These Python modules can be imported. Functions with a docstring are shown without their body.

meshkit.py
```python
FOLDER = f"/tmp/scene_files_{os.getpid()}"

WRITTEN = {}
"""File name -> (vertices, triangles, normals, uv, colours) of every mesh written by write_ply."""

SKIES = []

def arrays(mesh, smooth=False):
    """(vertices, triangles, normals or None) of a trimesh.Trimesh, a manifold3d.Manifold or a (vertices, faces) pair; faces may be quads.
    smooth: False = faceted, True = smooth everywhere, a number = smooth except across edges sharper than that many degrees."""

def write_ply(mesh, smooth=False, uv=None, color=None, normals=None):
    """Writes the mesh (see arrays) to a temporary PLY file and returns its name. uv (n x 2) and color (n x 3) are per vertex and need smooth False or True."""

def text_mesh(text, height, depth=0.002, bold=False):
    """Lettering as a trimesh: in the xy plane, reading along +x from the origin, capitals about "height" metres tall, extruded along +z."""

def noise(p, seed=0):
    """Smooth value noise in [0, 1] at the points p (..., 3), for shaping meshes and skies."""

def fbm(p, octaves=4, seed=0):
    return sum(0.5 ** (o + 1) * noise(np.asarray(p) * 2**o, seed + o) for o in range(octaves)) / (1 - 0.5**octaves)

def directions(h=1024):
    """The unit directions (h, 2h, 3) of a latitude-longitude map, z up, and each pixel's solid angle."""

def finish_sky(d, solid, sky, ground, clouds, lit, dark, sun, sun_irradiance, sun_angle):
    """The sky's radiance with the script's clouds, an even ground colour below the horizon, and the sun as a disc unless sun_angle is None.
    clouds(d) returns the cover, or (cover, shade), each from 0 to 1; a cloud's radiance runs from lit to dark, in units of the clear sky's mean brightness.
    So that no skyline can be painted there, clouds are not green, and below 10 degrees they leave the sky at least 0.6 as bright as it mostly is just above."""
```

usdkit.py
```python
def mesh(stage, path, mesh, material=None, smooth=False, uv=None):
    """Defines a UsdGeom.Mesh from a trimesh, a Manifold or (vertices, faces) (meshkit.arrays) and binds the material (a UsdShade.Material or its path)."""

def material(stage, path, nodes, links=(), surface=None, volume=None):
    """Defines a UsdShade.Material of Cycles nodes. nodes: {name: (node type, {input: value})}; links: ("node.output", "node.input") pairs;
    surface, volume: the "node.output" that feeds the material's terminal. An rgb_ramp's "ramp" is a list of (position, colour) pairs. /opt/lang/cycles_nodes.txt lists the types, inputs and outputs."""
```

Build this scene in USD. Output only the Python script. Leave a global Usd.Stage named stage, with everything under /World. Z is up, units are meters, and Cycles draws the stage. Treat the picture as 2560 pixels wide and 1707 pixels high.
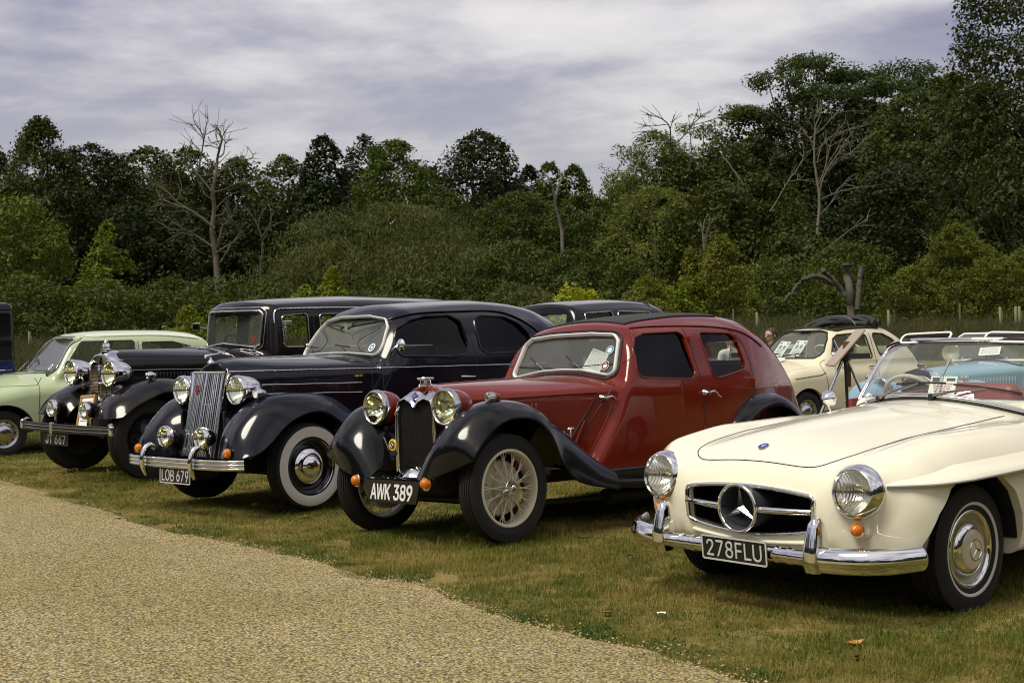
import math, random
import numpy as np, trimesh, manifold3d
from manifold3d import Manifold, CrossSection
from scipy.interpolate import PchipInterpolator, CubicSpline, splprep, splev
from shapely.geometry import Polygon
from pxr import Usd, UsdGeom, UsdLux, UsdShade, Gf, Sdf, Vt
import shapely, shapely.affinity
import meshkit, usdkit

stage = Usd.Stage.CreateInMemory()
UsdGeom.SetStageUpAxis(stage, UsdGeom.Tokens.z)
UsdGeom.SetStageMetersPerUnit(stage, 1.0)
UsdGeom.Xform.Define(stage, '/World')
UsdGeom.Scope.Define(stage, '/World/Looks')
rng = np.random.default_rng(7)

# ------------------------------------------------------------- camera
cam = UsdGeom.Camera.Define(stage, '/World/camera')
cam.AddTranslateOp().Set((0, 0, 1.327))
cam.AddRotateXOp().Set(90 - 0.16)
cam.AddRotateZOp().Set(-1.522)
cam.CreateHorizontalApertureAttr(36.0)
cam.CreateFocalLengthAttr(46.68)
cam.CreateFStopAttr(9.0)
cam.CreateFocusDistanceAttr(9.0)
cam.CreateClippingRangeAttr((0.1, 20000.0))
cam.CreateExposureAttr(1.22)

# ------------------------------------------------------------- sky and sun
SUN = np.array([-0.45, -0.38, 0.95]); SUN = SUN / np.linalg.norm(SUN)
SKY_STRENGTH = 0.076
sky_mat = usdkit.material(stage, '/World/Looks/sky_clouds', {
    'tc': ('texture_coordinate', {}),
    'sep': ('separate_xyz', {}),
    'zc': ('math', {'math_type': 'maximum', 'value2': 0.0}),
    'zo': ('math', {'math_type': 'add', 'value2': 0.30}),
    'dx': ('math', {'math_type': 'divide'}), 'dy': ('math', {'math_type': 'divide'}),
    'comb': ('combine_xyz', {'z': 0.37}),
    'map': ('mapping', {'scale': (1.15, 1.75, 1.0), 'location': (1.6, 0.35, 0.0), 'rotation': (0, 0, 0.10)}),
    'n1': ('noise_texture', {'scale': 1.0, 'detail': 7.0, 'roughness': 0.54, 'distortion': 0.35}),
    'n2': ('noise_texture', {'scale': 2.6, 'detail': 6.0, 'roughness': 0.55}),
    'mixn': ('mix_float', {'fac': 0.30}),
    'ramp': ('rgb_ramp', {'ramp': [(0.0, (1.35, 1.33, 2.05)), (0.43, (1.65, 1.62, 2.30)), (0.475, (2.05, 2.0, 2.55)), (0.52, (3.0, 2.9, 3.2)), (0.575, (4.2, 4.05, 4.05)), (0.63, (4.8, 4.6, 4.5)), (1.0, (5.4, 5.2, 4.9))]}),
    'hz': ('map_range', {'from_min': 0.04, 'from_max': 0.22, 'to_min': 0.85, 'to_max': 0.0, 'clamp': True}),
    'low': ('mix_color', {'blend_type': 'mix', 'b': (3.75, 3.6, 3.35), 'use_clamp': False}),
    'up': ('map_range', {'from_min': 0.35, 'from_max': 0.85, 'to_min': 1.0, 'to_max': 1.05, 'clamp': True}),
    'bright': ('vector_math', {'math_type': 'scale'}),
    'sky': ('sky_texture', {'sky_type': 'single_scattering', 'sun_disc': False, 'sun_elevation': float(math.asin(SUN[2])), 'sun_rotation': float(math.atan2(SUN[0], SUN[1]))}),
    'mix': ('mix_color', {'fac': 0.94, 'use_clamp': False}),
    'bg': ('background_shader', {'strength': SKY_STRENGTH}),
}, [('tc.generated', 'sep.vector'), ('sep.z', 'zc.value1'), ('zc.value', 'zo.value1'), ('sep.x', 'dx.value1'), ('zo.value', 'dx.value2'),
    ('sep.y', 'dy.value1'), ('zo.value', 'dy.value2'), ('dx.value', 'comb.x'), ('dy.value', 'comb.y'), ('comb.vector', 'map.vector'),
    ('map.vector', 'n1.vector'), ('map.vector', 'n2.vector'), ('n1.fac', 'mixn.a'), ('n2.fac', 'mixn.b'), ('mixn.result', 'ramp.fac'),
    ('sep.z', 'hz.value'), ('hz.result', 'low.fac'), ('ramp.color', 'low.a'), ('sep.z', 'up.value'), ('low.result', 'bright.vector1'), ('up.result', 'bright.scale'),
    ('sky.color', 'mix.a'), ('bright.vector', 'mix.b'), ('mix.result', 'bg.color')], surface='bg.background')
dome = UsdLux.DomeLight.Define(stage, '/World/sky')
UsdShade.MaterialBindingAPI.Apply(dome.GetPrim()).Bind(sky_mat)
dome.GetPrim().SetCustomDataByKey('kind', 'structure')
sun = UsdLux.DistantLight.Define(stage, '/World/sun')
sun.CreateNormalizeAttr(True)
sun.CreateIntensityAttr(0.40)
sun.CreateAngleAttr(24.0)
sun.CreateColorAttr((1.0, 0.93, 0.80))
_z = Gf.Vec3d(0, 0, 1); _r = Gf.Rotation(_z, Gf.Vec3d(*map(float, SUN)))
sun.AddTransformOp().Set(Gf.Matrix4d().SetRotate(_r))

# ------------------------------------------------------------- helpers: naming, prims, tags
_names = {}
def numbered(parent, name):
    k = (parent, name); n = _names.get(k, 0); _names[k] = n + 1
    return f'{parent}/{name}' if n == 0 else f'{parent}/{name}_{n:03d}'

def corner_normals(v, f, ang):
    """Splits vertices so that normals are smooth except over edges sharper than ang degrees."""
    v = np.asarray(v, float); f = np.asarray(f, np.int64)
    fn = np.cross(v[f[:, 1]] - v[f[:, 0]], v[f[:, 2]] - v[f[:, 0]])
    ln = np.linalg.norm(fn, axis=1); keep = ln > 1e-14
    f, fn, ln = f[keep], fn[keep], ln[keep]
    un = fn / ln[:, None]
    cv = f.ravel(); cf = np.repeat(np.arange(len(f)), 3)
    order = np.argsort(cv, kind='stable'); sv, sf = cv[order], cf[order]
    uniq, start, cnt = np.unique(sv, return_index=True, return_counts=True)
    acc = np.zeros((len(cv), 3)); cosa = math.cos(math.radians(ang))
    grp = np.repeat(np.arange(len(uniq)), cnt); pos = np.arange(len(sv)) - start[grp]
    act = np.arange(len(sv))
    for k in range(int(cnt.max())):
        has = act[k < cnt[grp[act]]] if k else act
        act = has
        of = sf[start[grp[has]] + k]
        ok = np.einsum('ij,ij->i', un[sf[has]], un[of]) > cosa
        acc[has[ok]] += fn[of[ok]]
    acc /= np.maximum(np.linalg.norm(acc, axis=1, keepdims=True), 1e-20)
    key = np.column_stack([sv, np.round(acc * 200).astype(np.int64)])
    h = (key[:, 0] * 401 + key[:, 1] + 200) * 401 * 401 + (key[:, 2] + 200) * 401 + key[:, 3] + 200
    _, first, inv = np.unique(h, return_index=True, return_inverse=True)
    nv = v[sv[first]]; nn = acc[first]
    nf = np.empty(len(cv), np.int64); nf[order] = inv
    return nv, nf.reshape(-1, 3), nn

def arr(mesh):
    if hasattr(mesh, 'to_mesh'):
        m = mesh.to_mesh(); return np.array(m.vert_properties[:, :3], float), np.array(m.tri_verts, np.int64)
    if isinstance(mesh, (tuple, list)):
        v, f = np.asarray(mesh[0], float), np.asarray(mesh[1], np.int64)
        if f.shape[1] == 4: f = np.vstack([f[:, [0, 1, 2]], f[:, [0, 2, 3]]])
        return v, f
    return np.array(mesh.vertices), np.array(mesh.faces)

def join(*ms):
    vs, fs, n = [], [], 0
    for m in ms:
        if m is None: continue
        v, f = arr(m); vs.append(v); fs.append(f + n); n += len(v)
    return np.vstack(vs), np.vstack(fs)

def part(parent, name, mesh, mat, smooth=35, label=None, kind=None, F=None):
    """ONE Mesh prim under parent (a path)."""
    path = numbered(parent, name)
    v, f = arr(mesh)
    n = None
    if smooth: v, f, n = corner_normals(v, f, smooth)
    if F is not None:
        g, val = grad(F, v); ln = np.linalg.norm(g, axis=1); gn = g / np.maximum(ln, 1e-9)[:, None]; on = (np.abs(val) < 3e-3) & ((gn * n).sum(1) > .75) & (ln > .3); n = np.where(on[:, None], gn, n)
    m = UsdGeom.Mesh.Define(stage, path)
    m.CreatePointsAttr(Vt.Vec3fArray.FromNumpy(v.astype(np.float32)))
    m.CreateFaceVertexCountsAttr(Vt.IntArray.FromNumpy(np.full(len(f), 3, np.int32)))
    m.CreateFaceVertexIndicesAttr(Vt.IntArray.FromNumpy(f.astype(np.int32).ravel()))
    m.CreateSubdivisionSchemeAttr('none')
    if n is not None:
        m.CreateNormalsAttr(Vt.Vec3fArray.FromNumpy(n.astype(np.float32))); m.SetNormalsInterpolation('vertex')
    UsdShade.MaterialBindingAPI.Apply(m.GetPrim()).Bind(MAT[mat])
    if label: m.GetPrim().SetCustomDataByKey('label', label)
    if kind: m.GetPrim().SetCustomDataByKey('kind', kind)
    return path

def tag(path, label, cat, group=None, kind=None):
    p = stage.GetPrimAtPath(path)
    for k, val in (('label', label), ('category', cat), ('group', group), ('kind', kind)):
        if val: p.SetCustomDataByKey(k, val)
    return path

def thing(name, label, cat, loc=(0, 0, 0), rz=0.0, rx=0.0, ry=0.0, group=None, scale=None, kind=None):
    path = numbered('/World', name)
    x = UsdGeom.Xform.Define(stage, path)
    x.AddTranslateOp().Set(tuple(map(float, loc)))
    x.AddRotateZOp().Set(math.degrees(rz))
    if ry: x.AddRotateYOp().Set(math.degrees(ry))
    if rx: x.AddRotateXOp().Set(math.degrees(rx))
    if scale is not None: x.AddScaleOp().Set(tuple(map(float, scale)))
    return tag(path, label, cat, group, kind)

def refer(name, source, label, cat, loc, rz=0.0, scale=(1, 1, 1), group=None, rx=0.0):
    path = numbered('/World', name)
    x = UsdGeom.Xform.Define(stage, path)
    x.GetPrim().GetReferences().AddInternalReference(source)
    x.ClearXformOpOrder()
    x.AddTranslateOp(opSuffix='p').Set(tuple(map(float, loc)))
    x.AddRotateZOp(opSuffix='p').Set(math.degrees(rz))
    if rx: x.AddRotateXOp(opSuffix='p').Set(math.degrees(rx))
    x.AddScaleOp(opSuffix='p').Set(tuple(map(float, scale)))
    x.GetPrim().SetInstanceable(True)
    return tag(path, label, cat, group)

def struct(name, mesh, mat, smooth=35):
    p = part('/World', name, mesh, mat, smooth); stage.GetPrimAtPath(p).SetCustomDataByKey('kind', 'structure'); return p

# ------------------------------------------------------------- shapes
def bx(cx, cy, cz, sx, sy, sz, bev=0.0):
    if bev <= 0:
        m = trimesh.creation.box([sx, sy, sz]); v, f = arr(m); return v + [cx, cy, cz], f
    b = min(bev, sx * .49, sy * .49, sz * .49)
    s = Manifold.sphere(b, 12)
    pts = [s.translate((i * (sx / 2 - b), j * (sy / 2 - b), k * (sz / 2 - b))) for i in (-1, 1) for j in (-1, 1) for k in (-1, 1)]
    return arr(Manifold.batch_hull(pts).translate((cx, cy, cz)))

def spline(pts, n, closed=False):
    p = np.asarray(pts, float)
    if closed: p = np.vstack([p, p[:1]])
    d = np.r_[0, np.cumsum(np.maximum(np.linalg.norm(np.diff(p, axis=0), axis=1), 1e-9) ** 0.6)]
    cs = CubicSpline(d, p, bc_type='periodic' if closed else 'natural')
    t = np.linspace(0, d[-1], n + 1 if closed else n)
    q = cs(t); return q[:-1] if closed else q

def tube(path, r, n=8, closed=False, flat=1.0, up=None, caps=True):
    """Round bar along a polyline; r scalar or per point; flat scales the second axis."""
    p = np.asarray(path, float); m = len(p); r = np.broadcast_to(np.asarray(r, float), (m,))
    t = np.gradient(p, axis=0) if not closed else (np.roll(p, -1, 0) - np.roll(p, 1, 0))
    t /= np.maximum(np.linalg.norm(t, axis=1, keepdims=True), 1e-12)
    a = np.empty_like(p)
    ref = np.array(up, float) if up is not None else (np.array([0, 0, 1.0]) if abs(t[0][2]) < 0.9 else np.array([1.0, 0, 0]))
    for i in range(m):
        x = ref - t[i] * ref.dot(t[i]); x /= max(np.linalg.norm(x), 1e-9); a[i] = x
        if up is None: ref = x
    b = np.cross(t, a)
    th = np.linspace(0, 2 * np.pi, n, endpoint=False)
    v = (p[:, None] + r[:, None, None] * (np.cos(th)[None, :, None] * a[:, None] + flat * np.sin(th)[None, :, None] * b[:, None])).reshape(-1, 3)
    f = []
    rows = m if closed else m - 1
    i = np.arange(rows)[:, None]; j = np.arange(n)[None, :]
    A = i * n + j; B = i * n + (j + 1) % n; C = ((i + 1) % m) * n + (j + 1) % n; D = ((i + 1) % m) * n + j
    f = np.concatenate([np.stack([A, B, C], -1).reshape(-1, 3), np.stack([A, C, D], -1).reshape(-1, 3)])
    if not closed and caps:
        v = np.vstack([v, p[:1], p[-1:]]); k = len(v)
        jj = np.arange(n); e = (m - 1) * n
        f = np.vstack([f, np.stack([np.full(n, k - 2), (jj + 1) % n, jj], 1), np.stack([np.full(n, k - 1), e + jj, e + (jj + 1) % n], 1)])
    return v, f

def sweep(path, prof, up=(0, 0, 1), closed=False, scale=None):
    """Sweeps a closed 2-D profile (out, up) along a path; out = tangent x up."""
    p = np.asarray(path, float); m = len(p); prof = np.asarray(prof, float); n = len(prof)
    t = np.gradient(p, axis=0) if not closed else (np.roll(p, -1, 0) - np.roll(p, 1, 0))
    t /= np.linalg.norm(t, axis=1, keepdims=True)
    u = np.array(up, float)[None] - t * (t @ np.array(up, float))[:, None]; u /= np.linalg.norm(u, axis=1, keepdims=True)
    o = np.cross(t, u)
    sc = np.ones((m, 2)) if scale is None else np.asarray(scale, float)
    v = (p[:, None] + o[:, None] * (prof[None, :, :1] * sc[:, None, :1]) + u[:, None] * (prof[None, :, 1:] * sc[:, None, 1:])).reshape(-1, 3)
    rows = m if closed else m - 1
    i = np.arange(rows)[:, None]; j = np.arange(n)[None, :]
    A = i * n + j; B = i * n + (j + 1) % n; C = ((i + 1) % m) * n + (j + 1) % n; D = ((i + 1) % m) * n + j
    f = np.concatenate([np.stack([A, C, B], -1).reshape(-1, 3), np.stack([A, D, C], -1).reshape(-1, 3)])
    if not closed:
        v = np.vstack([v, v[:n].mean(0), v[(m - 1) * n:m * n].mean(0)]); k = len(v); jj = np.arange(n); e = (m - 1) * n
        f = np.vstack([f, np.stack([np.full(n, k - 2), jj, (jj + 1) % n], 1), np.stack([np.full(n, k - 1), e + (jj + 1) % n, e + jj], 1)])
    return fix((v, f))

def fix(m):
    """Turns the faces outward (positive volume)."""
    v, f = arr(m)
    vol = np.einsum('ij,ij->i', v[f[:, 0]], np.cross(v[f[:, 1]], v[f[:, 2]])).sum()
    return (v, f[:, ::-1]) if vol < 0 else (v, f)

def lathe(prof, axis='x', n=40, at=(0, 0, 0), closed=False):
    """Revolves (distance along axis, radius) pairs about an axis."""
    pr = np.asarray(prof, float); m = len(pr); th = np.linspace(0, 2 * np.pi, n, endpoint=False)
    h = np.repeat(pr[:, :1], n, 1); c = pr[:, 1:] * np.cos(th); s = pr[:, 1:] * np.sin(th)
    ax = {'x': (h, c, s), 'y': (s, h, c), 'z': (c, s, h)}[axis]
    v = np.stack(ax, -1).reshape(-1, 3) + np.asarray(at, float)
    rows = m if closed else m - 1
    i = np.arange(rows)[:, None]; j = np.arange(n)[None, :]
    A = i * n + j; B = i * n + (j + 1) % n; C = ((i + 1) % m) * n + (j + 1) % n; D = ((i + 1) % m) * n + j
    f = np.concatenate([np.stack([A, B, C], -1).reshape(-1, 3), np.stack([A, C, D], -1).reshape(-1, 3)])
    a = v[f]; ar = np.linalg.norm(np.cross(a[:, 1] - a[:, 0], a[:, 2] - a[:, 0]), axis=1)
    return fix((v, f[ar > 1e-12]))

def move(m, d): v, f = arr(m); return v + np.asarray(d, float), f
def rot(m, ax, deg, about=(0, 0, 0)):
    v, f = arr(m); R = trimesh.transformations.rotation_matrix(math.radians(deg), ax)[:3, :3]; a = np.asarray(about, float)
    return (v - a) @ R.T + a, f
def mirror(m): v, f = arr(m); return v * [1, -1, 1], f[:, ::-1]
def orient(m, z_dir, at, x_dir=(1, 0, 0)):
    """Maps the mesh's z axis onto z_dir and its x axis as near x_dir as it can be."""
    z = np.asarray(z_dir, float); z /= np.linalg.norm(z); x = np.asarray(x_dir, float); x = x - z * z.dot(x); x /= np.linalg.norm(x)
    v, f = arr(m); return v @ np.stack([x, np.cross(z, x), z]) + np.asarray(at, float), f

def man(m):
    if isinstance(m, Manifold): return m
    v, f = arr(m)
    M = Manifold(manifold3d.Mesh(vert_properties=np.ascontiguousarray(v, np.float32), tri_verts=np.ascontiguousarray(f, np.uint32)))
    if M.status() != manifold3d.Error.NoError:
        t = trimesh.Trimesh(v, f, process=True); t.merge_vertices(digits_vertex=6)
        M = Manifold(manifold3d.Mesh(vert_properties=np.ascontiguousarray(t.vertices, np.float32), tri_verts=np.ascontiguousarray(t.faces, np.uint32)))
        if M.status() != manifold3d.Error.NoError: print('not manifold', M.status())
    return M

def prism(poly, axis, a, b):
    """Closed prism of a 2-D polygon between a and b along an axis; the polygon is (x,z) for y, (y,z) for x, (x,y) for z."""
    m = CrossSection([np.asarray(poly, float)], manifold3d.FillRule.NonZero).extrude(b - a)
    v, f = arr(m)
    z = v[:, 2] + a
    if axis == 'z': return man((np.column_stack([v[:, 0], v[:, 1], z]), f))
    if axis == 'y': return man(fix((np.column_stack([v[:, 0], z, v[:, 1]]), f[:, ::-1])))
    return man(fix((np.column_stack([z, v[:, 0], v[:, 1]]), f)))

def rounded(poly, r, n=6):
    """Rounds the corners of a polygon."""
    p = Polygon(poly).buffer(-r, quad_segs=n, join_style=1).buffer(r, quad_segs=n)
    return np.array(p.exterior.coords)[:-1]

def smin(a, b, k): h = np.clip(0.5 + 0.5 * (b - a) / k, 0, 1); return b * (1 - h) + a * h - k * h * (1 - h)
def smax(a, b, k): return -smin(-a, -b, k)
def pc(*pts):
    p = np.array(sorted(pts), float); X = np.linspace(p[0, 0], p[-1, 0], 1500); T = PchipInterpolator(p[:, 0], p[:, 1])(X)
    return lambda x: np.interp(x, X, T)

def nets(F, lo, hi, h):
    """Surface nets of F<0 with vertices pulled onto F=0."""
    lo, hi = np.asarray(lo, float), np.asarray(hi, float)
    n = np.ceil((hi - lo) / h).astype(int) + 1
    ax = [lo[k] + h * np.arange(n[k]) for k in range(3)]
    G = np.empty(n, np.float32)
    step = 24
    for i in range(0, n[0], step):
        G[i:i + step] = F(ax[0][i:i + step, None, None], ax[1][None, :, None], ax[2][None, None, :])
    S = G < 0
    c = np.zeros(n - 1, np.int8)
    for a, b, d in np.ndindex(2, 2, 2): c += S[a:n[0] - 1 + a, b:n[1] - 1 + b, d:n[2] - 1 + d]
    cells = np.argwhere((c > 0) & (c < 8))
    idx = np.full(n - 1, -1, np.int64); idx[tuple(cells.T)] = np.arange(len(cells))
    acc = np.zeros((len(cells), 3)); cnt = np.zeros(len(cells))
    for d in range(3):
        for a, b in np.ndindex(2, 2):
            o = np.zeros(3, int); o[(d + 1) % 3] = a; o[(d + 2) % 3] = b; e = o.copy(); e[d] = 1
            g0 = G[tuple((cells + o).T)].astype(float); g1 = G[tuple((cells + e).T)].astype(float)
            cr = (g0 < 0) != (g1 < 0); t = np.where(cr, g0 / np.where(cr, g0 - g1, 1), 0)
            p = o[None] + 0.0 * t[:, None]; p[:, d] = t
            acc += np.where(cr[:, None], p, 0); cnt += cr
    v = lo + h * (cells + acc / cnt[:, None])
    fs = []
    for d in range(3):
        a1, a2 = (d + 1) % 3, (d + 2) % 3
        sl0 = [slice(None)] * 3; sl1 = [slice(None)] * 3; sl0[d] = slice(0, -1); sl1[d] = slice(1, None)
        E = np.argwhere(S[tuple(sl0)] != S[tuple(sl1)])
        ok = (E[:, a1] > 0) & (E[:, a2] > 0) & (E[:, a1] < n[a1] - 1) & (E[:, a2] < n[a2] - 1); E = E[ok]
        ins = S[tuple(E.T)]
        o1 = np.zeros(3, int); o1[a1] = 1; o2 = np.zeros(3, int); o2[a2] = 1
        q = np.stack([idx[tuple((E - o1 - o2).T)], idx[tuple((E - o2).T)], idx[tuple(E.T)], idx[tuple((E - o1).T)]], 1)
        q = np.where(ins[:, None], q, q[:, ::-1]); fs.append(q)
    q = np.vstack(fs)
    f = np.vstack([q[:, [0, 1, 2]], q[:, [0, 2, 3]]])
    for _ in range(3):
        g, val = grad(F, v); st = np.clip(val / np.maximum((g * g).sum(1), 0.1), -h * .6, h * .6); v = v - st[:, None] * g
    return fix((v, f))

def grad(F, v, e=2e-3):
    val = F(v[:, 0], v[:, 1], v[:, 2]); g = np.empty_like(v)
    for k in range(3):
        d = np.zeros(3); d[k] = e; a = v + d; b = v - d
        g[:, k] = (F(a[:, 0], a[:, 1], a[:, 2]) - F(b[:, 0], b[:, 1], b[:, 2])) / (2 * e)
    return g, val

def hit(F, p, d, t0, t1, off=0.0, n=60):
    """First crossing of F=off from outside along rays p + t d (t from t0 to t1)."""
    p = np.asarray(p, float); d = np.broadcast_to(np.asarray(d, float), p.shape)
    ts = np.linspace(t0, t1, n); Q = p[None] + ts[:, None, None] * d[None]; V = F(Q[..., 0], Q[..., 1], Q[..., 2]) - off
    ins = V < 0; k = np.argmax(ins, 0); k = np.where(ins.any(0), np.maximum(k, 1), n - 1)
    a = ts[k - 1]; b = ts[k]
    for _ in range(22):
        m = (a + b) / 2; q = F(*(p + m[:, None] * d).T) - off < 0; b = np.where(q, m, b); a = np.where(q, a, m)
    return p + b[:, None] * d

def patch(grid, nu=40, nv=20, thick=0.008):
    """A smooth sheet through a grid of control points (rows x columns), thickened inward into a closed mesh."""
    g = np.asarray(grid, float)
    u = np.r_[0, np.cumsum(np.linalg.norm(np.diff(g, axis=0), axis=2).mean(1))]; w = np.r_[0, np.cumsum(np.linalg.norm(np.diff(g, axis=1), axis=2).mean(0))]
    g = PchipSurf(u, g, np.linspace(0, u[-1], nu)); g = np.swapaxes(PchipSurf(w, np.swapaxes(g, 0, 1), np.linspace(0, w[-1], nv)), 0, 1)
    du = np.gradient(g, axis=0); dv = np.gradient(g, axis=1); nrm = np.cross(du, dv); nrm /= np.maximum(np.linalg.norm(nrm, axis=2, keepdims=True), 1e-9)
    a = g.reshape(-1, 3); b = (g - nrm * thick).reshape(-1, 3); N = nu * nv
    i = np.arange(nu - 1)[:, None]; j = np.arange(nv - 1)[None]
    A = (i * nv + j).ravel(); B = A + 1; C = A + nv + 1; D = A + nv
    f = np.concatenate([np.stack([A, D, C], 1), np.stack([A, C, B], 1)]); f2 = f[:, ::-1] + N
    rim = np.r_[np.arange(nv), np.arange(1, nu) * nv + nv - 1, (nu - 1) * nv + np.arange(nv - 2, -1, -1), np.arange(nu - 2, 0, -1) * nv]
    r2 = np.roll(rim, -1)
    side = np.concatenate([np.stack([rim, r2, r2 + N], 1), np.stack([rim, r2 + N, rim + N], 1)])
    return fix((np.vstack([a, b]), np.vstack([f, f2, side])))

def PchipSurf(t, p, q):
    s = p.shape; cs = CubicSpline(t, p.reshape(s[0], -1), bc_type='natural'); ph = PchipInterpolator(t, p.reshape(s[0], -1))
    return (0.65 * cs(q) + 0.35 * ph(q)).reshape((len(q),) + s[1:])

def flat_pane(pts, thick=0.004):
    """A pane through 3-D outline points: their best plane, a thin closed prism."""
    p = np.asarray(pts, float); c = p.mean(0); _, _, vt = np.linalg.svd(p - c); e1, e2, nn = vt
    uv = np.column_stack([(p - c) @ e1, (p - c) @ e2])
    P = Polygon(uv).buffer(0)
    if P.geom_type != 'Polygon': P = max(P.geoms, key=lambda g: g.area)
    v, f = trimesh.creation.triangulate_polygon(P, engine='earcut'); v = np.asarray(v)
    return c + v[:, :1] * e1 + v[:, 1:2] * e2, np.asarray(f)

def text3(txt, h, depth=0.003, bold=False, width=None):
    """Lettering centred on the origin in the xy plane."""
    t = meshkit.text_mesh(txt, h, depth, bold); v, f = arr(t)
    lo, hi = v.min(0), v.max(0); v = v - [(lo[0] + hi[0]) / 2, (lo[1] + hi[1]) / 2, 0]
    if width: v = v * [width / (hi[0] - lo[0]), 1, 1]
    return v, f

# ------------------------------------------------------------- materials
MAT = {}
def mat(name, nodes, links=(), surface='p.BSDF', **k):
    MAT[name] = usdkit.material(stage, '/World/Looks/' + name, nodes, links, surface=surface, **k); return name

def paint(name, col, rough=0.25, coat=1.0, dirt=0.06, wav=0.012, ior=1.5, cr=(0.02, 0.09)):
    c2 = tuple(min(1, x * (1 - dirt) + 0.02 * dirt) for x in col)
    mat(name, {'g': ('geometry', {}), 'n': ('noise_texture', {'scale': 2.2, 'detail': 5.0}), 'm': ('mix_color', {'a': col, 'b': c2}),
               'n2': ('noise_texture', {'scale': 5.0, 'detail': 2.0}), 'b': ('bump', {'strength': 0.10, 'distance': wav}),
               'nr': ('noise_texture', {'scale': 9.0, 'detail': 6.0}), 'r': ('map_range', {'to_min': cr[0], 'to_max': cr[1]}),
               'p': ('principled_bsdf', {'roughness': rough, 'coat_weight': coat, 'coat_ior': ior, 'specular_ior_level': 0.05})},
        [('g.position', 'n.vector'), ('g.position', 'n2.vector'), ('g.position', 'nr.vector'), ('n.fac', 'm.fac'), ('m.result', 'p.base_color'), ('n2.fac', 'b.height'), ('b.normal', 'p.normal'), ('b.normal', 'p.coat_normal'),
         ('nr.fac', 'r.value'), ('r.result', 'p.coat_roughness')])

def plain(name, col, rough=0.5, metallic=0.0, var=0.15, scale=12.0, bump=0.0, bscale=60.0, **k):
    c2 = tuple(x * (1 - var) for x in col)
    nodes = {'g': ('texture_coordinate', {}), 'n': ('noise_texture', {'scale': scale, 'detail': 5.0}), 'm': ('mix_color', {'a': col, 'b': c2}),
             'p': ('principled_bsdf', {'roughness': rough, 'metallic': metallic, **k})}
    links = [('g.object', 'n.vector'), ('n.fac', 'm.fac'), ('m.result', 'p.base_color')]
    if bump:
        nodes['n2'] = ('noise_texture', {'scale': bscale, 'detail': 4.0}); nodes['b'] = ('bump', {'strength': bump, 'distance': 0.01})
        links += [('g.object', 'n2.vector'), ('n2.fac', 'b.height'), ('b.normal', 'p.normal')]
    mat(name, nodes, links)

paint('cream_paint', (0.80, 0.768, 0.60), rough=0.3)
paint('red_paint', (0.150, 0.0120, 0.0045), rough=0.25, dirt=0.2, ior=1.42)
paint('black_paint', (0.003, 0.003, 0.0035), rough=0.25, ior=1.40, cr=(.06, .13))
paint('navy_paint', (0.003, 0.0035, 0.007), rough=0.25, ior=1.40, cr=(.05, .12))
paint('brown_black_paint', (0.005, 0.0035, 0.0033), rough=0.25, ior=1.40, cr=(.05, .12))
paint('green_paint', (0.42, 0.50, 0.30), rough=0.35)
paint('roof_cream_paint', (0.66, 0.70, 0.52), rough=0.35)
paint('pale_cream_paint', (0.70, 0.65, 0.46), rough=0.35)
paint('blue_paint', (0.21, 0.36, 0.46), rough=0.35)
paint('van_blue_paint', (0.01, 0.015, 0.09), rough=0.3)
paint('wheel_cream_paint', (0.62, 0.57, 0.42), rough=0.4)
plain('chrome', (0.82, 0.82, 0.83), rough=0.05, metallic=1.0, var=0.05)
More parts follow.
